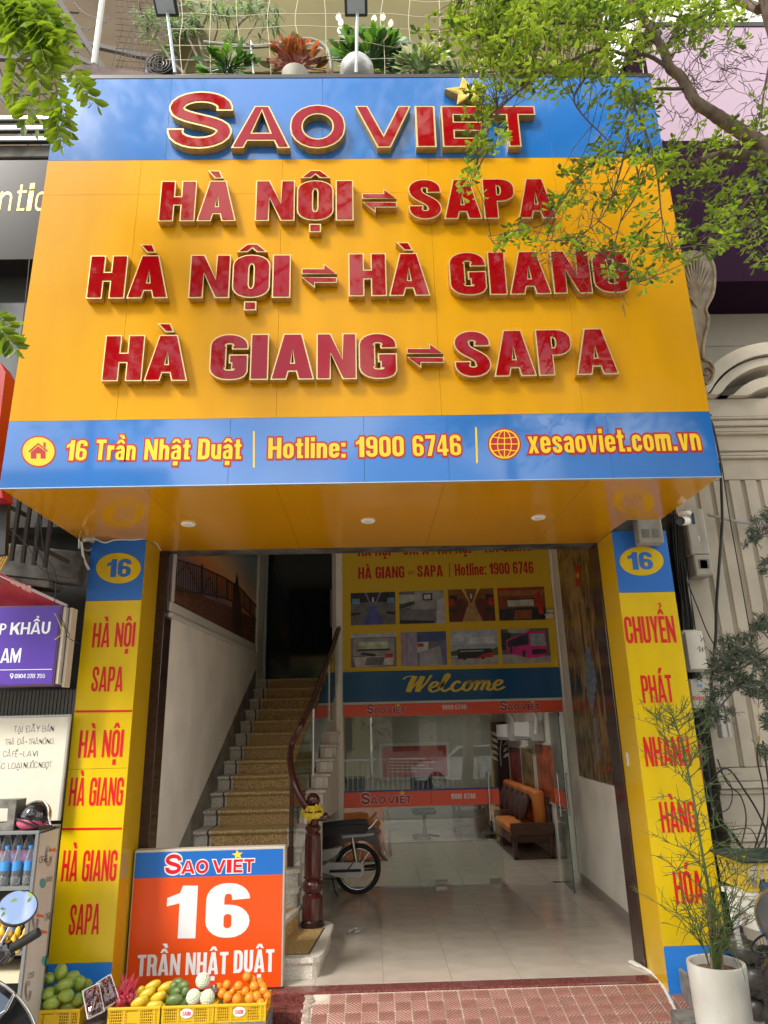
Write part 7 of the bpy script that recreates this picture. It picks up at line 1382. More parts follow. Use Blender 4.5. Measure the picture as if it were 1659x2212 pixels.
b = MB(); polyon(b, [(-20, 1447), (112, 1445), (112, 1446.3), (-20, 1448.3)], .001, **pp); polyon(b, disc((25.5, 1458.5), 4, 4, 14), .001, **pp); polyon(b, [(22.5, 1461), (28.5, 1461), (25.5, 1467)], .0012, **pp); obj('printed_line', b, WS, ps_)
b = MB(); polyon(b, disc((25.5, 1458.5), 2.4, 2.4, 12), .0016, **pp); obj('pin_hole', b, PUR, ps_)
# shutter below the purple sign
b = MB(); [b.box(-3.4+.028*k, -3.4+.028*k+.022, 1.30, 1.32, 1.2, 2.1) for k in range(41)]; solo('rolling_shutter', b, mat('shutter_dark', (.07, .07, .065), .6), 'dark ribbed shutter between the purple sign and the menu board', 'shutter')
# thin cords hanging near
wr_ = thing('hanging_wires', 'tangle of thin black and yellow wires at the left edge', 'wires', (-2.7, .8, 3))
for P, r, m in (([(64, 560), (56, 640), (44, 740), (30, 860), (28, 960), (18, 1020)], .004, CAB), ([(75, 1130), (80, 1180), (100, 1230), (108, 1270)], .004, CAB), ([(88, 1120), (95, 1190), (120, 1240), (118, 1300)], .004, CAB), ([(20, 1140), (60, 1180), (90, 1230), (150, 1250)], .004, CAB), ([(118, 1325), (130, 1350), (132, 1370), (118, 1382)], .003, mat('yellow_cord', (.45, .35, .03), .6)), ([(125, 1325), (140, 1350), (145, 1375), (170, 1390)], .003, CAB), ([(120, 1330), (150, 1370), (140, 1375)], .003, CAB)): obj('wire', cab(P, r, .85), m, wr_, 60)
for P in ([(0, 1160), (10, 1175), (12, 1195), (0, 1222)], [(0, 1155), (14, 1170), (18, 1195), (0, 1232)], [(-4, 1170), (5, 1185), (3, 1205), (-5, 1215)]): obj('wire', cab(P, .006, .6), mat('yellow_wire', (.65, .38, .03), .5), wr_, 60)
# red sign edge, window, black sign with gold letters, tubes, canopy
b = MB(); a, c = at(17, 790, y=.25), at(6, 1075, y=.25); b.prism([(-3.3, .25, c.z), (c.x, .25, c.z), (a.x+.01, .25, c.z+.30), (a.x-.01, .25, a.z-.05), (a.x-.06, .25, a.z+.03), (-3.3, .25, a.z+.1)], (0, .15, 0)); solo('red_sign', b, mat('red_sign', (.32, .006, .012), .4), 'edge of a red sign box left of the big sign', 'sign')
b = MB(); b.beam(at(26, 830, y=.42), at(6, 1200, y=.42), .05, .05); solo('sign_post', b, mat('post_black', (.015, .015, .016), .5), 'black steel post behind the red sign box', 'post')
wn = thing('upper_window', 'dark upstairs window left of the big sign', 'window', (-2.9, 1, 5)); z0, z1 = at(30, 830, y=1.2).z, at(40, 590, y=1.2).z; b = MB(); b.box(-4, -2.4, 1.22, 1.23, z0-.6, z1); obj('pane', b, mat('window_grey', (.05, .06, .065), .08, spec=.8), wn); b = MB(); b.box(-4, -2.4, 1.14, 1.26, z1+.001, z1+.09, .005); b.box(-2.46, -2.40, 1.15, 1.24, z0-.6, z1); obj('frame', b, mat('frame_grey', (.22, .21, .19), .6), wn)
bs2 = thing('black_sign', 'glossy black sign with outlined gold letters at the upper left', 'sign', (-3, .9, 5.5)); BSY = .9; z0, z1 = at(40, 560, y=BSY).z, at(40, 346, y=BSY).z; b = MB(); b.box(-4.2, -2.37, BSY, BSY+.25, z0, z1); obj('panel', b, mat('gloss_black', (.010, .010, .011), .25, spec=.15), bs2)
for ch, x0, x1 in (('n', -4, 22), ('t', 32, 52), ('i', 57, 67), ('c', 74, 96)): printed(bs2, 'lettering', ch, (x0, 456), (x1, 455), (x0, 397 if ch in 'ti' else 400), mat('gold_leaf', (.70, .45, .10), .3, .6, c2=(.25, .14, .02), vs=25), .003, 0, dict(y=BSY), s=.12, b=.09)
b = MB(); b.box(-4.2, -2.36, .92, 1.3, at(40, 336, y=.9).z, at(40, 309, y=.9).z, .01); solo('grey_beam', b, mat('beam_grey', (.10, .095, .09), .9, c2=(.05, .05, .045), vs=8), 'weathered dark beam over the black sign', 'beam')
for k, py in enumerate((252, 274, 297)):
    a = at(60, py, y=.85); t = thing('tube_light', ('highest', 'middle', 'lowest')[k]+' of three lit white tube lights at the upper left', 'tube light', (-3, .85, a.z), 'lit tube lights'); b = MB(); b.box(-4.2, -2.38, .845, .87, a.z-.004, a.z+.009, .002); obj('tube', b, mat('tube_lit', (1, 1, 1), .4, emit=(1, 1, 1), es=1.6), t); b = MB(); b.box(-4.2, -2.38, .872, .91, a.z-.018, a.z+.016); obj('holder', b, BLACK, t)
cn = thing('steel_canopy', 'beige sheeted roof on dark steel beams at the upper left', 'canopy', (-4, 2, 8)); b = MB()
cz = 9.4; q = [(-8, .4, 8.2), (-2.35, .4, 8.2), (-1.5, 5.0, 9.9), (-8, 5.0, 9.9)]
b.prism([(-9, .9, 9.3), (-1.9, .9, 9.3), (-1.9, 7.5, 12.6), (-9, 7.5, 12.6)], (0, 0, .03)); obj('roof_sheet', b, mat('canopy_beige', (.42, .36, .29), .7, c2=(.36, .30, .24), vs=2), cn)
IR = mat('steel_dark', (.05, .045, .04), .7)
for i, (p, q_) in enumerate((((0, 205), (110, 330)), ((-10, 140), (60, 330)), ((125, 0), (230, 160)), ((165, 90), (345, 130)), ((-20, 125), (110, 128)), ((20, 60), (200, 140)))): 
    b = MB(); b.beam(at(*p, y=1.1), at(*q_, y=1.1), .07 if i < 3 else .04, .05); obj('beam', b, IR, cn)
for k in range(5): 
    b = MB(); b.beam(at(-10, 20+48*k, y=1.3), at(170, 28+42*k, y=1.3), .012, .012); obj('batten', b, IR, cn)
b = MB(); b.tube([at(203, 140, y=.35), at(225, -30, y=.35)], .026, 8); obj('post', b, mat('post_white', (.55, .55, .52), .5), cn)
b = MB(); b.box(-9, -2.3, 7.4, 7.6, 5.5, 13); b.box(-2.35, -2.3, 2.35, 7.4, 6.7, 12.6); obj('rear_sheet', b, MATS['canopy_beige'], cn)
fl_ = MB()
for P in ([(160, 5), (185, 30), (230, 45)], [(150, 40), (185, 62), (215, 52), (240, 35)], [(0, 60), (60, 66), (120, 50)], [(0, 200), (60, 196), (130, 180)], [(0, 110), (60, 118), (130, 105)]):
    C_ = bend([at(x, y, y=.7) for x, y in P], 5); fl_.tube(C_, .003, 4, False); [fl_.ball(c+Vector((0, 0, -.015)), .006, .006, .012, 5, 4) for c in C_[::2]]
solo('fairy_lights', fl_, CAB, 'thin black string of unlit fairy lights under the beige roof', 'string lights')
# ---------------------------------------------------------------- balcony above the sign
bal = thing('balcony_parapet', 'dark stone parapet running behind the top edge of the big sign', 'parapet', (0, .2, 6.7)); q0, q1, q2_ = at(197, 143, y=.14), at(400, 166, y=.14), at(1400, 160, y=.14)
b = MB(); b.prism([(-2.36, .13, 6.706), (2.35, .13, 6.706), (2.35, .13, 6.74), (-.9, .13, 6.74), (q0.x, .13, q0.z), (-2.36, .13, q0.z+.02)], (0, .10, 0)); obj('coping', b, mat('parapet_stone', (.07, .045, .045), .8, c2=(.15, .11, .10), vs=9, vdet=10), bal)
b = MB(); b.box(-2.3, 2.35, .24, 2.2, 6.5, 6.68); obj('slab', b, CONC, bal)
ow = thing('balcony_wall', 'olive yellow painted wall with a cornice behind the balcony plants', 'wall', (0, 2.1, 6.7)); b = MB(); b.box(-2.3, 3.0, 2.1, 2.3, 6.68, 12); obj('wall', b, mat('olive_wall', (.13, .11, .035), .8, var=.12, vs=2), ow)
for z, o, h in ((8.95, .10, .05), (9.03, .14, .04), (9.12, .06, .12)): b = MB(); b.box(-2.3, 3.0, 2.1-o, 2.0995, z, z+h, .01); obj('cornice', b, MATS['olive_wall'], ow)
b = MB(); b.box(-2.3, -.5, 2.02, 2.095, 6.7, 8.4); b.box(-.5, 2.6, 2.02, 2.095, 6.7, 8.35); solo('yellow_dado', b, mat('dado_yellow', (.30, .25, .06), .8), 'brighter yellow lower part of the balcony wall', 'wall')
# flood lights
for px, pt, lab in ((358, 22, 'left black floodlight on a pale post above the sign'), (769, 22, 'middle black floodlight on a pale post above the sign')):
    t = thing('floodlight', lab, 'floodlight', at(px, 160, y=.06), 'floodlights over the sign'); h = at(px, pt-10, y=.0); B_ = at(px+(20 if px < 500 else 0), 158, y=.06)
    b = MB(); b.beam(B_, h+Vector((.01, .02, -.05)), .022, .022, ch=.003); b.box(B_.x-.05, B_.x+.05, .02, .10, 6.706, 6.714); obj('post', b, mat('galvanised', (.42, .46, .50), .4, .5), t)
    ax = Vector((1, 0, 0)); n = Vector((0, -.35, -.94)).normalized(); u_ = ax.cross(n); b = MB(); b.obox(h, ax, u_, n, .095, .075, .022, .008); hd = obj('housing', b, BLACK, t); b = MB(); b.obox(h+n*.0235, ax, u_, n, .072, .05, .001); obj('lens', b, mat('flood_glass', (.35, .42, .48), .12), hd)
    b = MB(); [b.obox(h-n*.03+ax*(.02*k), ax, u_, n, .002, .06, .012) for k in range(-3, 4)]; obj('fins', b, BLACK, hd)
# netting
b = MB(); NT = mat('net_cord', (.55, .52, .36), .8); b2 = []
for k in range(17): x = 395+k*62+R.uniform(-6, 6); b.tube(bend([at(x+R.uniform(-6, 6), -20, y=.35), at(x+R.uniform(-8, 8), 40, y=.35), at(x+R.uniform(-3, 3), 90, y=.35), at(x+4, 168, y=.35)]), .0032, 4, False)
for k in range(6): y = -4+k*33; b.tube(bend([at(360+70*i, y+R.uniform(-5, 5)+4*math.sin(i), y=.35) for i in range(16)], 3), .0028, 4, False)
solo('climbing_net', b, NT, 'pale string net stretched above the balcony plants', 'net')
b = MB()
for k in range(12): b.tube([at(255+k*9, -20, y=.5), at(265+k*9+12*math.sin(k), 60, y=.5), at(240+k*10, 150, y=.5)], .003, 4, False); b.tube([at(250, k*13, y=.5), at(350, k*13+8, y=.5)], .003, 4, False)
solo('wire_mesh', b, mat('rust_mesh', (.10, .07, .05), .8), 'rusty wire mesh beside the white post at the upper left', 'mesh')
# hose and sprinkler
b = MB(); b.tube(bend([at(x, y, y=.42) for x, y in ((500, 88), (560, 100), (620, 100), (660, 96), (705, 87), (745, 88), (790, 92)) if 0] or [at(x, y, y=.42) for x, y in ((440, 92), (530, 101), (598, 96), (650, 86), (680, 88), (706, 104), (714, 130), (716, 160))]), .018, 8); solo('hose', b, mat('hose', (.24, .24, .20), .5), 'thick grey hose arched over the balcony plants', 'hose', smooth=60)
b = MB(); b.tube([at(541, 92, y=.3), at(548, 160, y=.3)], .009, 8); b.tube([at(535, 96, y=.28), at(541, 89, y=.3), at(545, 100, y=.28)], .013, 8); solo('sprinkler', b, mat('sprink', (.5, .5, .48), .4), 'thin grey sprinkler stake between the balcony plants', 'sprinkler', smooth=50)
b = MB(); c = at(771, 152, y=.3); b.lathe(c, [(.05, -.12), (.12, -.10), (.145, -.03), (.14, .03), (.115, .075), (.07, .10), (.001, .108)], 28); solo('round_pot', b, mat('ball_white', (.50, .50, .49), .3, .2), 'silvery white ball shaped pot behind the middle floodlight post', 'pot', smooth=60)
b = MB(); c = at(638, 162, y=.3); b.lathe(c, [(.07, -.1), (.11, -.02), (.115, .0), (.105, .003), (.1, -.01)], 24); solo('flower_pot', b, mat('pot_pale', (.5, .48, .42), .5), 'pale pot rim under the orange leaved balcony plant', 'pot', smooth=50)
b = MB(); c = at(346, 140, y=1.0); b.box(c.x-.16, c.x+.16, 1.0, 1.3, c.z-.14, c.z+.14, .02); [b.torus(c+Vector((0, -.012, 0)), (0, 1, 0), r, .007, 24, 5) for r in (.04, .07, .10, .13)]; solo('extractor_fan', b, BLACK, 'black fan unit behind the balcony shrubs', 'fan', smooth=50)
b = MB(); b.box(-1.2, 2.3, .42, .62, 6.70, 6.90, .01); solo('planter_trough', b, BLACK, 'long black planter trough behind the parapet', 'planter')
# broad leaved balcony plants
def blade(mb, p, d, L, w, curl=.3, tone=.5, nrm=None):
    d = Vector(d).normalized(); s = d.cross(nrm or Vector((0, -1, .4))).normalized()*w/2; dn_ = Vector((0, 0, -1)); k = [(0, .25), (.22, .85), (.5, 1), (.8, .62), (1, .03)]; base = len(mb.v)
    V = []
    for t, ww in k: c = Vector(p)+d*L*t+dn_*L*curl*t*t; V += [c-s*ww, c+Vector((0, 0, -.12*w*ww)), c+s*ww]
    F = [(3*i+j, 3*i+j+1, 3*i+j+4, 3*i+j+3) for i in range(4) for j in (0, 1)]; mb.add(V, F); mb.tone += [tone]*len(V)
def leafy(name, label, c, n, L, w, spread, mat_, up=.9, stem=None, stemmat=None, curl=.35, h=.12, seed=1):
    rg = random.Random(seed); t = thing(name, label, 'plant', c); sb = MB()
    for i in range(n):
        a = rg.uniform(0, 6.283); r = rg.random()**.6; hh = h*rg.uniform(.3, 1.2)*(1.15-.5*r); p = Vector(c)+Vector((math.cos(a)*spread*r*.85, math.sin(a)*spread*r*.5, hh*(1.1-.4*r))); b = MB(); d = Vector((math.cos(a)*(.25+r)+rg.uniform(-.5, .5), math.sin(a)*(.25+r)*.7-.35+rg.uniform(-.4, .3), up*rg.uniform(.1, 1.1)))
        blade(b, p, d, L*rg.uniform(.5, .95), w*rg.uniform(.65, 1.05), curl*rg.uniform(.6, 1.9), rg.random(), Vector((rg.uniform(-.6, .6), -1, rg.uniform(.1, .9)))); obj('leaf', b, mat_, t, 60)
        sb.tube([Vector(c)+Vector((math.cos(a)*.02, math.sin(a)*.02, -.03)), (Vector(c)+p)/2+Vector((0, 0, .02)), p], .0035, 4, False)
    obj('stems', sb, stemmat or mat_, t, 60); return t
LG = leafmat('leaf_glossy', (.015, .06, .010), (.13, .32, .03), .15, .3); LRED = leafmat('leaf_orange', (.07, .08, .015), (.36, .11, .03), .3); LVAR = leafmat('leaf_cream', (.10, .20, .05), (.50, .52, .28), .2); STP = mat('pink_stem', (.35, .10, .10), .6)
leafy('peace_lily', 'dark green leafy plant with a single white bud left of the sprinkler', at(490, 152, y=.35), 70, .17, .085, .24, LG, .9, seed=4)
leafy('aglaonema', 'orange and green leaved plant with pink stems on the balcony', at(640, 150, y=.33), 130, .15, .085, .28, LRED, 1.0, stemmat=STP, h=.24, seed=5)
pl_ = leafy('peace_lily', 'green peace lily with white flowers behind the ball shaped pot', at(800, 140, y=.50), 170, .17, .095, .38, LG, .9, h=.28, seed=6)
WF = mat('spathe_white', (.75, .74, .62), .5)
for px, py in ((730, 38), (735, 50), (733, 66), (807, 42), (826, 38), (843, 52)):
    b = MB(); c = at(px, py, y=.42); blade(b, c+Vector((0, 0, -.04)), (.1, 0, 1), .10, .05, .0, .5, Vector((0, -1, 0))); b.v = [(x, y-.002, z) for x, y, z in b.v]; b.tone = []; o = obj('flower', b, WF, pl_, 60); b = MB(); b.tube([c+Vector((0, 0, -.04)), at(px+(8 if px > 780 else 20), 110, y=.45)], .003, 4, False); obj('flower_stem', b, LG, pl_)
leafy('dieffenbachia', 'cream variegated leafy plant near the star end of the sign', at(910, 150, y=.33), 110, .14, .07, .22, LVAR, 1.0, h=.16, seed=8)
leafy('balcony_shrub', 'low variegated plant right of the cream leaved plant', at(990, 158, y=.33), 60, .11, .06, .28, LVAR, .8, h=.05, seed=9)
# schefflera like shrub with twisted pale stems
shr = thing('umbrella_shrub', 'tall shrub with pale twisted stems behind the left floodlight', 'shrub', at(400, 160, y=.7)); BK2 = mat('pale_bark', (.30, .25, .18), .8, c2=(.18, .15, .11), vs=20); FOL = leafmat('leaf_shrub', (.025, .06, .02), (.16, .26, .07), .25)
for P, r in (([(452, 165), (470, 130), (490, 110), (505, 90), (512, 60), (528, 40), (560, 20), (575, 5), (570, -15)], .018), ([(455, 165), (440, 120), (430, 80), (445, 40), (450, 0), (455, -20)], .016), ([(452, 168), (420, 110), (400, 60), (385, 20), (390, -20)], .013), ([(400, 160), (370, 130), (340, 80), (310, 40), (300, 5)], .013), ([(465, 168), (480, 120), (520, 95), (540, 70), (560, 40)], .012), ([(395, 165), (410, 120), (425, 80), (415, 45)], .010), ([(450, 168), (460, 100), (470, 60), (465, 20)], .010)):
    b = MB(); C_ = bend([at(x, y, y=.7+.1*math.sin(x)) for x, y in P], 4); b.tube(C_, [r*(1-.5*i/len(C_)) for i in range(len(C_))], 6); obj('stem', b, BK2, shr, 60)
rg = random.Random(21); kk = 0
for (cx, cy, rx, ry, n) in ((330, 40, 50, 30, 26), (385, 60, 50, 30, 26), (430, 20, 40, 20, 16), (480, 30, 40, 20, 14), (540, 15, 50, 25, 26), (590, 45, 30, 35, 12), (490, 85, 25, 20, 8), (350, 100, 30, 20, 8)):
    for i in range(n):
        c = at(cx+rg.gauss(0, .5)*rx, cy+rg.gauss(0, .5)*ry, y=.6+rg.uniform(-.1, .25)); b = MB(); a0 = rg.uniform(0, 6)
        for j in range(7): a = a0+j*.9; blade(b, c, (math.cos(a), math.sin(a)*.7, rg.uniform(-.3, .2)), rg.uniform(.07, .11), .024, .3, rg.random())
        obj('leaf_whorl', b, FOL, shr, 60); kk += 1
# ---------------------------------------------------------------- street trees
BARK = mat('bark', (.17, .12, .08), .9, c2=(.07, .05, .035), vs=16, vdet=8, bump=.8, bs=26, stretch=(1, 1, .5)); TWIG = mat('twig', (.09, .07, .05), .9)
LEAF = leafmat('leaf_tree', (.022, .062, .007), (.22, .33, .02), .42); LEAFL = leafmat('leaf_left', (.020, .062, .004), (.16, .26, .012), .38)
def leaf_mesh(mb, M, L, w, tone, fold=.25):
    """a small obovate leaf pointing along local x"""
    P = [(0, 0, 0), (.35*L, .28*w, fold*.1*w), (.75*L, .5*w, fold*.3*w), (L, 0, -.08*L), (.75*L, -.5*w, fold*.3*w), (.35*L, -.28*w, fold*.1*w), (.55*L, 0, -.03*L)]
    mb.add([M @ Vector(p) for p in P], [(0, 1, 6, 5), (1, 2, 6), (2, 3, 6), (3, 4, 6), (4, 5, 6)]); mb.tone += [tone]*7
def orient(d, roll):
    d = d.normalized(); a = d.cross(Vector((0, 0, 1))); a = a.normalized() if a.length > .01 else Vector((1, 0, 0)); n = a.cross(d); a2 = a*math.cos(roll)+n*math.sin(roll); n2 = d.cross(a2)
    return Matrix(((d.x, a2.x, n2.x, 0), (d.y, a2.y, n2.y, 0), (d.z, a2.z, n2.z, 0), (0, 0, 0, 1)))
tree = thing('street_tree', 'leafy street tree with a bent bare limb reaching across the right of the sign', 'tree', (2.9, -1.1, -.2)); TY = -1.0
def dpts(P): return [at(p[0], p[1], y=(p[2] if len(p) > 2 else TY)) for p in P]
limbs = []
def limb(P, r0, r1, nm='branch', m=BARK, jit=.0):
    C_ = bend(dpts(P), 4); n = len(C_)-1; b = MB(); b.tube(C_, [r0+(r1-r0)*i/n+rg.uniform(-1, 1)*r0*.05 for i in range(n+1)], 9); obj(nm, b, m, tree, 60); limbs.append((C_, r0)); return C_
rg = random.Random(8)
tb = at(1662, 150, y=-1.25); b = MB(); tp_ = bend([Vector((3.35, -1.25, -.2)), Vector((3.2, -1.25, 2.0)), Vector((3.1, -1.25, 4.0)), at(1762, 250, y=-1.25), at(1730, 150, y=-1.25), at(1700, 60, y=-1.25), at(1668, -40, y=-1.25), at(1630, -260, y=-1.3)], 4); b.tube(tp_, [.17-.10*i/len(tp_) for i in range(len(tp_))], 12); obj('trunk', b, BARK, tree, 60)
limb([(1730, 400, -1.1), (1659, 322), (1610, 290), (1560, 258), (1530, 238), (1505, 222), (1488, 195), (1470, 165), (1448, 148), (1438, 120), (1425, 95), (1405, 60), (1380, 25), (1350, -15)], .046, .018)
limb([(1640, 20, -1.2), (1600, 3), (1570, -8), (1540, -25)], .03, .02)
limb([(1700, 352, -1.05), (1659, 344), (1615, 338), (1575, 332), (1545, 338), (1512, 347)], .036, .024)
for P, r in (([(1490, 190), (1455, 192), (1420, 192), (1395, 200), (1370, 230), (1355, 290), (1350, 330)], .012), ([(1448, 150), (1400, 120), (1350, 118), (1300, 105), (1240, 128), (1190, 150), (1130, 190), (1080, 235), (1050, 290)], .013), ([(1425, 95), (1370, 70), (1300, 60), (1220, 50), (1120, 60), (1040, 80)], .013), ([(1380, 25), (1300, 20), (1200, 10), (1100, 0), (1000, -10)], .014),
             ([(1300, 105), (1270, 160), (1240, 210), (1260, 250), (1300, 290), (1330, 320)], .008), ([(1350, 330), (1300, 330), (1260, 370), (1230, 410), (1200, 450)], .007), ([(1350, 330), (1330, 400), (1300, 470), (1250, 510)], .006), ([(1370, 230), (1400, 300), (1420, 380), (1430, 470), (1450, 540)], .008),
             ([(1130, 190), (1060, 250), (1035, 320), (1030, 370), (1010, 410)], .006), ([(1355, 290), (1380, 400), (1340, 480), (1330, 560), (1380, 610)], .006), ([(1659, 322), (1640, 400), (1600, 450), (1560, 500), (1520, 540)], .010), ([(1659, 420), (1600, 440), (1530, 440), (1480, 420)], .008), ([(1640, 470), (1590, 500), (1500, 515)], .007), ([(1610, 290), (1580, 320), (1540, 320)], .006), ([(1668, 110), (1650, 200), (1640, 260), (1610, 300)], .008), ([(1600, 3), (1500, 40), (1420, 30), (1330, 60)], .010), ([(1230, 410), (1180, 480), (1110, 500), (1060, 510)], .005), ([(1330, 560), (1280, 540), (1240, 520), (1180, 520)], .005)):
    limb(P, r, r*.35, 'branch', TWIG)
clusters = [(1000, 30, 60, 40, 40), (1100, 20, 80, 35, 70), (1200, 20, 90, 35, 80), (1320, 20, 90, 30, 70), (1430, 10, 80, 25, 50), (1080, 80, 80, 40, 70), (1180, 80, 80, 40, 60), (1280, 80, 70, 40, 46), (1380, 85, 50, 30, 26), (970, 90, 45, 30, 24), (1070, 130, 60, 30, 38), (1160, 140, 60, 30, 34), (1250, 150, 50, 30, 26), (1330, 150, 40, 35, 22), (1500, 55, 70, 30, 34), (1560, 20, 60, 30, 30),
    (1040, 190, 45, 28, 22), (1050, 250, 30, 40, 24), (1030, 320, 40, 28, 18), (1010, 385, 30, 30, 14), (1120, 190, 50, 25, 18), (1190, 200, 40, 20, 10), (1080, 290, 35, 30, 9), (1300, 215, 60, 25, 16), (1380, 215, 45, 30, 16), (1370, 270, 40, 40, 22), (1410, 200, 30, 30, 12), (1340, 320, 60, 30, 26), (1280, 350, 40, 30, 16), (1390, 350, 50, 35, 24), (1440, 370, 40, 50, 22), (1250, 400, 35, 45, 20), (1210, 450, 30, 35, 14), (1320, 420, 35, 50, 18), (1380, 440, 35, 50, 18),
    (1140, 500, 55, 22, 14), (1090, 520, 30, 18, 7), (1220, 520, 60, 22, 14), (1300, 530, 50, 25, 12), (1380, 540, 55, 35, 22), (1400, 600, 50, 20, 12), (1330, 590, 40, 15, 7), (1450, 560, 35, 40, 12), (1480, 330, 45, 30, 18), (1540, 310, 40, 18, 16), (1520, 380, 60, 35, 26), (1590, 400, 55, 40, 30), (1640, 360, 30, 60, 24), (1500, 450, 55, 40, 22), (1580, 470, 55, 40, 32), (1640, 480, 25, 50, 22), (1540, 520, 40, 22, 12), (1600, 530, 50, 25, 18), (1650, 560, 20, 20, 6), (1480, 510, 30, 30, 9), (1640, 250, 25, 60, 16), (1610, 300, 40, 30, 12), (1560, 270, 30, 20, 5), (1600, 100, 40, 30, 6), (1530, 100, 30, 40, 5), (1470, 90, 30, 40, 8)]
def nearest(p):
    best = None; bd = 1e9
    for C_, r in limbs:
        for c in C_:
            d = (c-p).length
            if d < bd: bd = d; best = c
    return best, bd
leaves = []; tw = MB()
for (cx, cy, rx, ry, n) in clusters:
    for i in range(int(n*(.78 if cy < 170 else .60))):
        yy = TY+rg.gauss(0, .22); p = at(cx+rg.gauss(0, .55)*rx, cy+rg.gauss(0, .55)*ry, y=min(-.25, yy)); q, bd = nearest(p)
        if bd < .45 or rg.random() < .35:
            q = q if bd < .45 else p+Vector((rg.uniform(-.1, .1), rg.uniform(-.1, .1), rg.uniform(.03, .12))); m_ = (p+q)/2+Vector((rg.uniform(-.03, .03), rg.uniform(-.03, .03), rg.uniform(-.01, .05))); tw.tube([q, m_, p], [.0028, .0022, .0014], 3, False)
        d0 = Vector((rg.uniform(-1, 1), rg.uniform(-1, 1), rg.uniform(-.8, .5))); k = rg.randint(5, 9); tone = rg.random()
        for j in range(k):
            a = 6.283*j/k+rg.uniform(-.3, .3); d = Vector((math.cos(a), math.sin(a), rg.uniform(-.5, .5)))+d0*.5; L = rg.uniform(.034, .062); leaves.append((p+d.normalized()*.004+Vector((rg.uniform(-.02, .02), rg.uniform(-.02, .02), rg.uniform(-.02, .02))), d, rg.uniform(-.6, .6), L, L*rg.uniform(.36, .5), min(1, max(0, tone*.7+rg.uniform(0, .3)))))
obj('twigs', tw, TWIG, tree, kind='stuff')
# bare curling twigs over the lilac panels and the yellow
bt = MB()
def curl(px, py, L, a, lev):
    P = []; x, y = px, py
    for i in range(7): P.append(at(x, y, y=TY+.0)); x += math.cos(a)*L/6; y += math.sin(a)*L/6; a += rg.uniform(-.45, .45)
    bt.tube(P, [.0026-.0003*i for i in range(7)], 3, False)
    if lev:
        for k in range(3): i = rg.randint(2, 6); q = (px+(x-px)*i/6, py+(y-py)*i/6); curl(q[0], q[1], L*.55, a+rg.uniform(-1.4, 1.4), lev-1)
for k in range(26): curl(rg.uniform(1440, 1600), rg.uniform(90, 210), rg.uniform(60, 130), rg.uniform(0, 6.28), 2)
for k in range(14): curl(rg.uniform(1150, 1330), rg.uniform(300, 520), rg.uniform(50, 120), rg.uniform(.8, 2.6), 2)
obj('bare_twigs', bt, TWIG, tree, kind='stuff')
leaves.sort(key=lambda l: -(l[3]/(l[0]-CAM).length)); shared = []
for s in range(5):
    b = MB(); leaf_mesh(b, Matrix.Identity(4), 1, .36+.035*s, s/5, .2+.1*s); shared.append(b.mesh(LEAF, None, 'leaf'))
for i, (p, d, ro, L, w, tn) in enumerate(leaves[:300]):
    o = bpy.data.objects.new('leaf', shared[i % 5]); COL.objects.link(o); o.parent = tree; M = orient(Vector(d), ro); o.matrix_local = Matrix.Translation(p-tree.location) @ M @ Matrix.Scale(L, 4)
b = MB()
for p, d, ro, L, w, tn in leaves[300:]: leaf_mesh(b, Matrix.Translation(p) @ orient(Vector(d), ro), L, w, tn)
obj('foliage', b, LEAF, tree, kind='stuff')
# the same crown goes on above and behind the photographer's frame
b = MB(); crown_blobs = [(Vector((rg.uniform(-2.4, 3.6), rg.uniform(-4.5, -1.3), rg.uniform(7.4, 9.4))), rg.uniform(.35, .7)) for _ in range(6)]
for c, r in crown_blobs:
    for i in range(150):
        p = c+Vector((rg.gauss(0, .5), rg.gauss(0, .5), rg.gauss(0, .4)))*r*1.3; leaf_mesh(b, Matrix.Translation(p) @ orient(Vector((rg.uniform(-1, 1), rg.uniform(-1, 1), rg.uniform(-.7, .3))), rg.uniform(-1, 1)), rg.uniform(.07, .12), .045, rg.random())
obj('upper_foliage', b, LEAF, tree, kind='stuff')
b = MB()
for c, r in crown_blobs: b.tube(bend([Vector((2.6, -1.3, 7.2))+Vector((0, 0, .5)), (c+Vector((2.6, -1.3, 7.6)))/2+Vector((0, 0, .3)), c]), .02, 5, False)
obj('upper_branches', b, TWIG, tree, kind='stuff')
# left tree with drooping leaflets
lt = thing('street_tree', 'drooping bright green compound leaves of a tree at the upper left corner', 'tree', (-3.6, -1.4, -.2)); b = MB(); b.tube(bend([Vector((-3.9, -1.4, -.2)), Vector((-3.8, -1.4, 3)), Vector((-3.6, -1.3, 6)), Vector((-3.3, -1.2, 8))]), .10, 9); obj('trunk', b, BARK, lt, 60)
lv = []; LY = -1.0; br = MB(); br.tube(bend([Vector((-3.6, -1.3, 6)), at(-60, 40, y=LY), at(30, 60, y=LY), at(90, 110, y=LY), at(130, 170, y=LY)]), [.02]*4*4+[.008], 5, False)
obj('branch', br, TWIG, lt, 60)
rach = MB()
stems = []
for i in range(78):
    u = rg.random(); x0 = -20+120*u+rg.gauss(0, 18); y0 = -20+115*u*rg.uniform(.2, 1.25)+rg.gauss(0, 14); stems.append((x0, y0, rg.uniform(.6, 1.6), rg.uniform(45, 85)))
stems += [(150, 150, 1.0, 70), (160, 160, .9, 70), (120, 190, 1.3, 80), (130, 205, 1.45, 85), (110, 200, 1.6, 80), (90, 185, 1.8, 80), (140, 120, .8, 70), (105, 150, 1.2, 90), (118, 228, 1.5, 72), (126, 240, 1.6, 60), (60, 170, 2.2, 60), (40, 120, 1.9, 70), (70, 200, 2.0, 60)]
stems += [(-10, 700, .8, 60), (-15, 720, .4, 50), (-12, 680, .5, 40)]
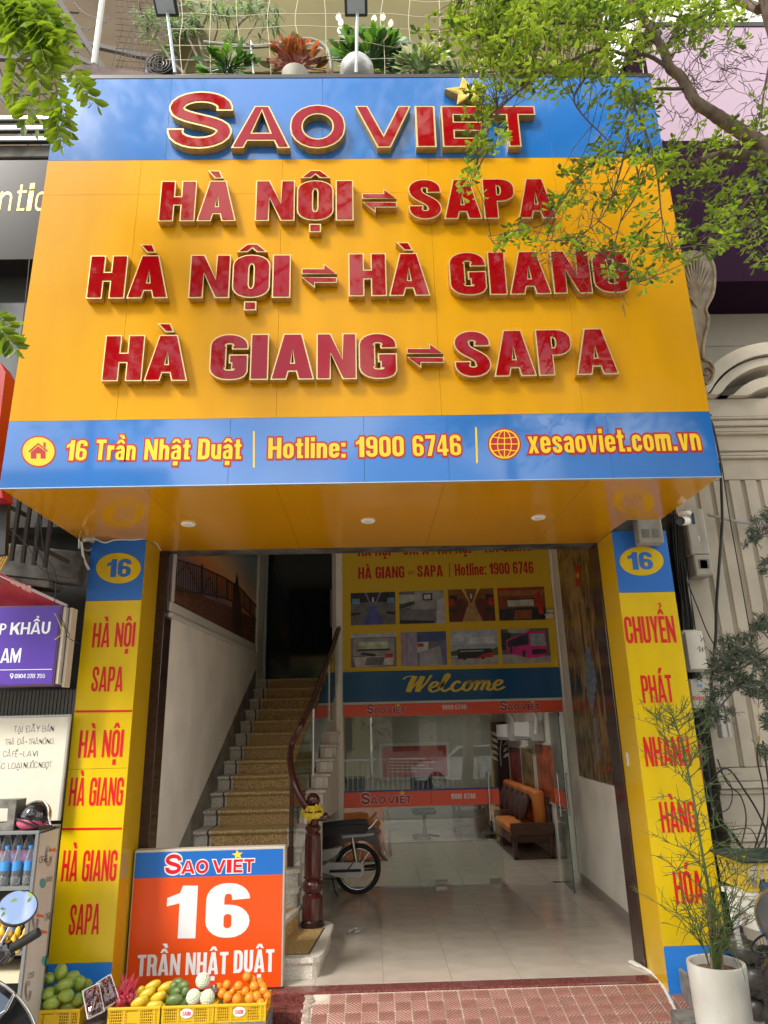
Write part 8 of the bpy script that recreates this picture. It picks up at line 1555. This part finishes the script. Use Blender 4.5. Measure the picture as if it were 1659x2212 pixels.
for (x0, y0, a, L) in stems:
    yy = LY+rg.uniform(-.2, .2); n = rg.randint(5, 8); P = []
    for j in range(n+1): t = j/n; P.append(at(x0+math.cos(a)*L*t+math.sin(a)*8*t*t, y0+math.sin(a)*L*t+14*t*t, y=yy))
    rach.tube(P, .0018, 3, False); tone = rg.random()*.6+.2
    for j in range(1, n+1):
        d = (P[j]-P[j-1]).normalized(); s = d.cross(Vector((0, -1, 0))).normalized()
        for sg in ((1, -1) if j < n else (0,)):
            dd = d*.6+s*sg*.75+Vector((0, rg.uniform(-.4, .3), -.15)); Lf = rg.uniform(.072, .105)*(.75+.35*math.sin(math.pi*j/n)); lv.append((P[j], dd, rg.uniform(-.5, .5), Lf, Lf*.50, min(1, tone+rg.uniform(-.15, .25))))
obj('rachises', rach, mat('rachis', (.12, .16, .03), .7), lt, kind='stuff')
def leaflet(mb, M, L, w, tone):
    P = [(0, 0, 0), (.25*L, .36*w, .02*L), (.55*L, .5*w, .02*L), (.82*L, .32*w, 0), (L, 0, -.06*L), (.82*L, -.32*w, 0), (.55*L, -.5*w, .02*L), (.25*L, -.36*w, .02*L), (.5*L, 0, -.02*L)]
    mb.add([M @ Vector(p) for p in P], [(8, i, i+1) for i in range(7)]+[(8, 7, 0)]); mb.tone += [tone]*9
sh2 = []
for s in range(5): b = MB(); leaflet(b, Matrix.Identity(4), 1, .40+.04*s, .2+s*.16); sh2.append(b.mesh(LEAFL, 60, 'leaf'))
lv.sort(key=lambda l: -l[3])
for i, (p, d, ro, L, w, tn) in enumerate(lv[:300]):
    o = bpy.data.objects.new('leaf', sh2[i % 5]); COL.objects.link(o); o.parent = lt; o.matrix_local = Matrix.Translation(p-lt.location) @ orient(Vector(d), ro) @ Matrix.Scale(L, 4)
b = MB()
for p, d, ro, L, w, tn in lv[300:]: leaflet(b, Matrix.Translation(p) @ orient(Vector(d), ro), L, w, tn)
obj('foliage', b, LEAFL, lt, kind='stuff')
# podocarpus at the right edge: narrow dark leaves
pd = thing('podocarpus', 'dark narrow leaved podocarpus reaching in from the right edge', 'tree', (3.2, .4, -.2)); NL = leafmat('needle_leaf', (.006, .014, .008), (.035, .062, .022), .12, .45); PYD = .5; b = MB()
b.tube(bend([Vector((3.4, .5, -.2)), Vector((3.3, .5, 1.5)), Vector((3.15, .5, 3.0))]), .03, 8); obj('trunk', b, BARK, pd, 60); tip = MB(); nl = MB()
for (cx, cy, rx, ry, n) in ((1650, 1130, 22, 28, 14), (1630, 1165, 20, 20, 10), (1655, 1220, 15, 30, 8), (1640, 1350, 30, 22, 16), (1600, 1385, 40, 22, 18), (1570, 1420, 35, 25, 18), (1620, 1430, 35, 30, 24), (1540, 1450, 30, 25, 14), (1600, 1480, 40, 25, 16), (1650, 1480, 20, 50, 22), (1540, 1500, 28, 25, 12), (1535, 1545, 18, 25, 10), (1560, 1540, 15, 15, 5), (1650, 1560, 15, 30, 8), (1645, 1620, 12, 20, 5)):
    for i in range(n):
        p = at(cx+rg.gauss(0, .5)*rx, cy+rg.gauss(0, .5)*ry, y=PYD+rg.uniform(-.15, .15)); d = Vector((rg.uniform(-1, .3), rg.uniform(-.5, .5), rg.uniform(-.5, .7))).normalized(); q = p-d*.06; tip.tube([q-d*.05, q, p], .0025, 3, False)
        for j in range(24):
            t = rg.random(); c = q.lerp(p, t); o = Vector((rg.uniform(-1, 1), rg.uniform(-1, 1), rg.uniform(-1, 1))); o = (o-d*o.dot(d)).normalized(); dd = (d*.65+o*.85); L = rg.uniform(.035, .06); s = dd.cross(Vector((0, -1, .2))).normalized()*.0032; e = c+dd.normalized()*L
            nl.add([c, (c+e)/2+s, e, (c+e)/2-s], [(0, 1, 2, 3)]); nl.tone += [rg.random()]*4
obj('foliage', nl, NL, pd, kind='stuff'); obj('twigs', tip, TWIG, pd, kind='stuff')
for P in ([(1700, 1400), (1659, 1400), (1610, 1440), (1560, 1450), (1530, 1480)], [(1700, 1500), (1650, 1480), (1600, 1480), (1545, 1540)], [(1700, 1150), (1665, 1150), (1635, 1160)], [(1690, 1420), (1640, 1360), (1600, 1385)]): b = MB(); b.tube(bend([at(x, y, y=PYD) for x, y in P]), .006, 5); obj('branch', b, TWIG, pd, 60)
# ---------------------------------------------------------------- across the street, behind the photographer
FAC = [((.62, .56, .44), 'cream'), ((.45, .48, .45), 'grey green'), ((.60, .52, .30), 'ochre'), ((.55, .45, .40), 'pinkish')]
for k in range(6):
    x0 = -21+k*7; h = (8.5, 10.5, 7.5, 9.0, 11.0, 8.0)[k]; c, nm = FAC[k % 4]; t = thing('house', ('%s house across the street, ' % nm)+('farthest left', 'second from the left', 'third from the left', 'third from the right', 'second from the right', 'farthest right')[k], 'house', (x0+3.4, -19, -.3), 'houses across the street')
    b = MB(); b.box(x0, x0+6.9, -23, -19, -.3, h); obj('wall', b, mat('facade_%d' % (k % 4), c, .8, var=.1, vs=1), t)
    for f in range(3):
        for i in range(3): b = MB(); b.box(x0+.9+i*2, x0+2.1+i*2, -19.02, -18.99, .8+f*2.7, 2.3+f*2.7); obj('window', b, mat('far_window', (.05, .06, .07), .1), t)
    b = MB(); b.box(x0-.05, x0+6.95, -19.4, -18.8, h, h+.2); obj('roof', b, CONC, t)
FT2 = leafmat('leaf_far', (.02, .05, .008), (.09, .15, .02), .3)
for k, (x, y, zc, rr_) in enumerate(((-6.2, -10, 13.5, 2.8), (13.5, -13, 10, 2.8), (2.9, -9.5, 13.6, 3.2), (8.2, -10, 12.6, 3.2))):
    t = thing('roadside_tree', 'tall tree on the far side of the street, '+('leftmost', 'rightmost', 'second from the left', 'third from the left')[k]+' of four', 'tree', (x, y, -.3), 'trees across the street'); b = MB(); b.tube(bend([Vector((x, y, -.3)), Vector((x+.2, y, 3)), Vector((x, y, zc))]), [.20, .19, .18, .16, .15, .13, .11, .09, .07], 8); obj('trunk', b, BARK, t, 60); b = MB()
    for j in range(85):
        c = Vector((x, y, zc))+Vector((rg.gauss(0, .55)*rr_, rg.gauss(0, .4)*rr_, rg.gauss(0, .85)*rr_)); r = rg.uniform(.4, .8); c.z = max(c.z, 8.6)
        for i in range(70): p = c+Vector((rg.gauss(0, .6), rg.gauss(0, .6), rg.gauss(0, .45)))*r; leaf_mesh(b, Matrix.Translation(p) @ orient(Vector((rg.uniform(-1, 1), rg.uniform(-1, 1), rg.uniform(-.7, .3))), rg.uniform(-1, 1)), .27, .15, rg.random())
    obj('crown', b, FT2, t, kind='stuff')
for k, (x, y, zc, rr_) in enumerate(((-5.5, -15.5, 3.6, 1.7), (-1.2, -15.8, 3.9, 1.8), (2.8, -15.4, 3.7, 1.7), (7.0, -15.6, 3.8, 1.8))):
    t = thing('roadside_shrub_tree', 'low bushy tree beyond the railing, '+('leftmost', 'second from the left', 'third from the left', 'rightmost')[k]+' of four', 'tree', (x, y, -.3), 'low trees across the street'); b = MB(); b.tube(bend([Vector((x, y, -.3)), Vector((x+.1, y, 1.5)), Vector((x, y, zc))]), .08, 7); obj('trunk', b, BARK, t, 60); b = MB()
    for i in range(1700): p = Vector((x, y, zc))+Vector((rg.gauss(0, .62)*rr_, rg.gauss(0, .4)*rr_, rg.gauss(0, .5)*rr_)); leaf_mesh(b, Matrix.Translation(p) @ orient(Vector((rg.uniform(-1, 1), rg.uniform(-1, 1), rg.uniform(-.7, .3))), rg.uniform(-1, 1)), .26, .14, rg.random())
    obj('crown', b, FT2, t, kind='stuff')
# white car parked at the kerb behind the photographer
car = thing('parked_car', 'white car parked at the far kerb, mirrored in the office glass', 'car', (3.6, -13.2, -.34)); cx, cy, cz0 = 3.6, -13.2, -.34
side = [(-2.1, .35), (-2.15, .75), (-1.95, .95), (-1.1, 1.02), (-.55, 1.45), (.75, 1.50), (1.45, 1.08), (2.0, 1.0), (2.15, .7), (2.1, .35)]
b = MB(); b.prism([(cx+x, cy-.85, cz0+z) for x, z in side], (0, 1.7, 0)); obj('body', b, mat('car_white', (.8, .8, .8), .15, coat=1), car, 40)
b = MB(); [b.prism([(cx+x, cy+s, cz0+z) for x, z in ((-.95, 1.04), (-.48, 1.40), (.68, 1.44), (1.2, 1.08))], (0, .02, 0)) for s in (-.865, .848)]; obj('window', b, DG, car)
for x in (-1.35, 1.35):
    for s in (-.86, .76): b = MB(); b.lathe((cx+x, cy+s, cz0+.32), [(.2, 0), (.32, .01), (.32, .09), (.2, .1)], 24, ax=(0, 1, 0)); w = obj('wheel', b, RUBBER, car, 40); b = MB(); b.lathe((cx+x, cy+s-.005, cz0+.32), [(.01, 0), (.19, 0), (.19, .11), (.01, .11)], 20, ax=(0, 1, 0)); obj('rim', b, STEEL, w, 40)
for s in (-.6, .6): b = MB(); b.box(cx-2.17, cx-2.12, cy+s-.15, cy+s+.15, cz0+.65, cz0+.8); obj('headlight', b, WS, car)
t = thing('railing', 'pale steel roadside railing beyond the parked car', 'railing', (0, -10, -.3)); b = MB(); [b.tube([(-8+.16*k, -10, -.3), (-8+.16*k, -10, .8)], .012, 5, False) for k in range(110)]; obj('bars', b, mat('rail_pale', (.6, .6, .58), .5), t, kind='stuff'); b = MB(); b.box(-8, 9.6, -10.03, -9.97, .8, .86); b.box(-8, 9.6, -10.03, -9.97, -.15, -.1); obj('top_rail', b, MATS['rail_pale'], t)
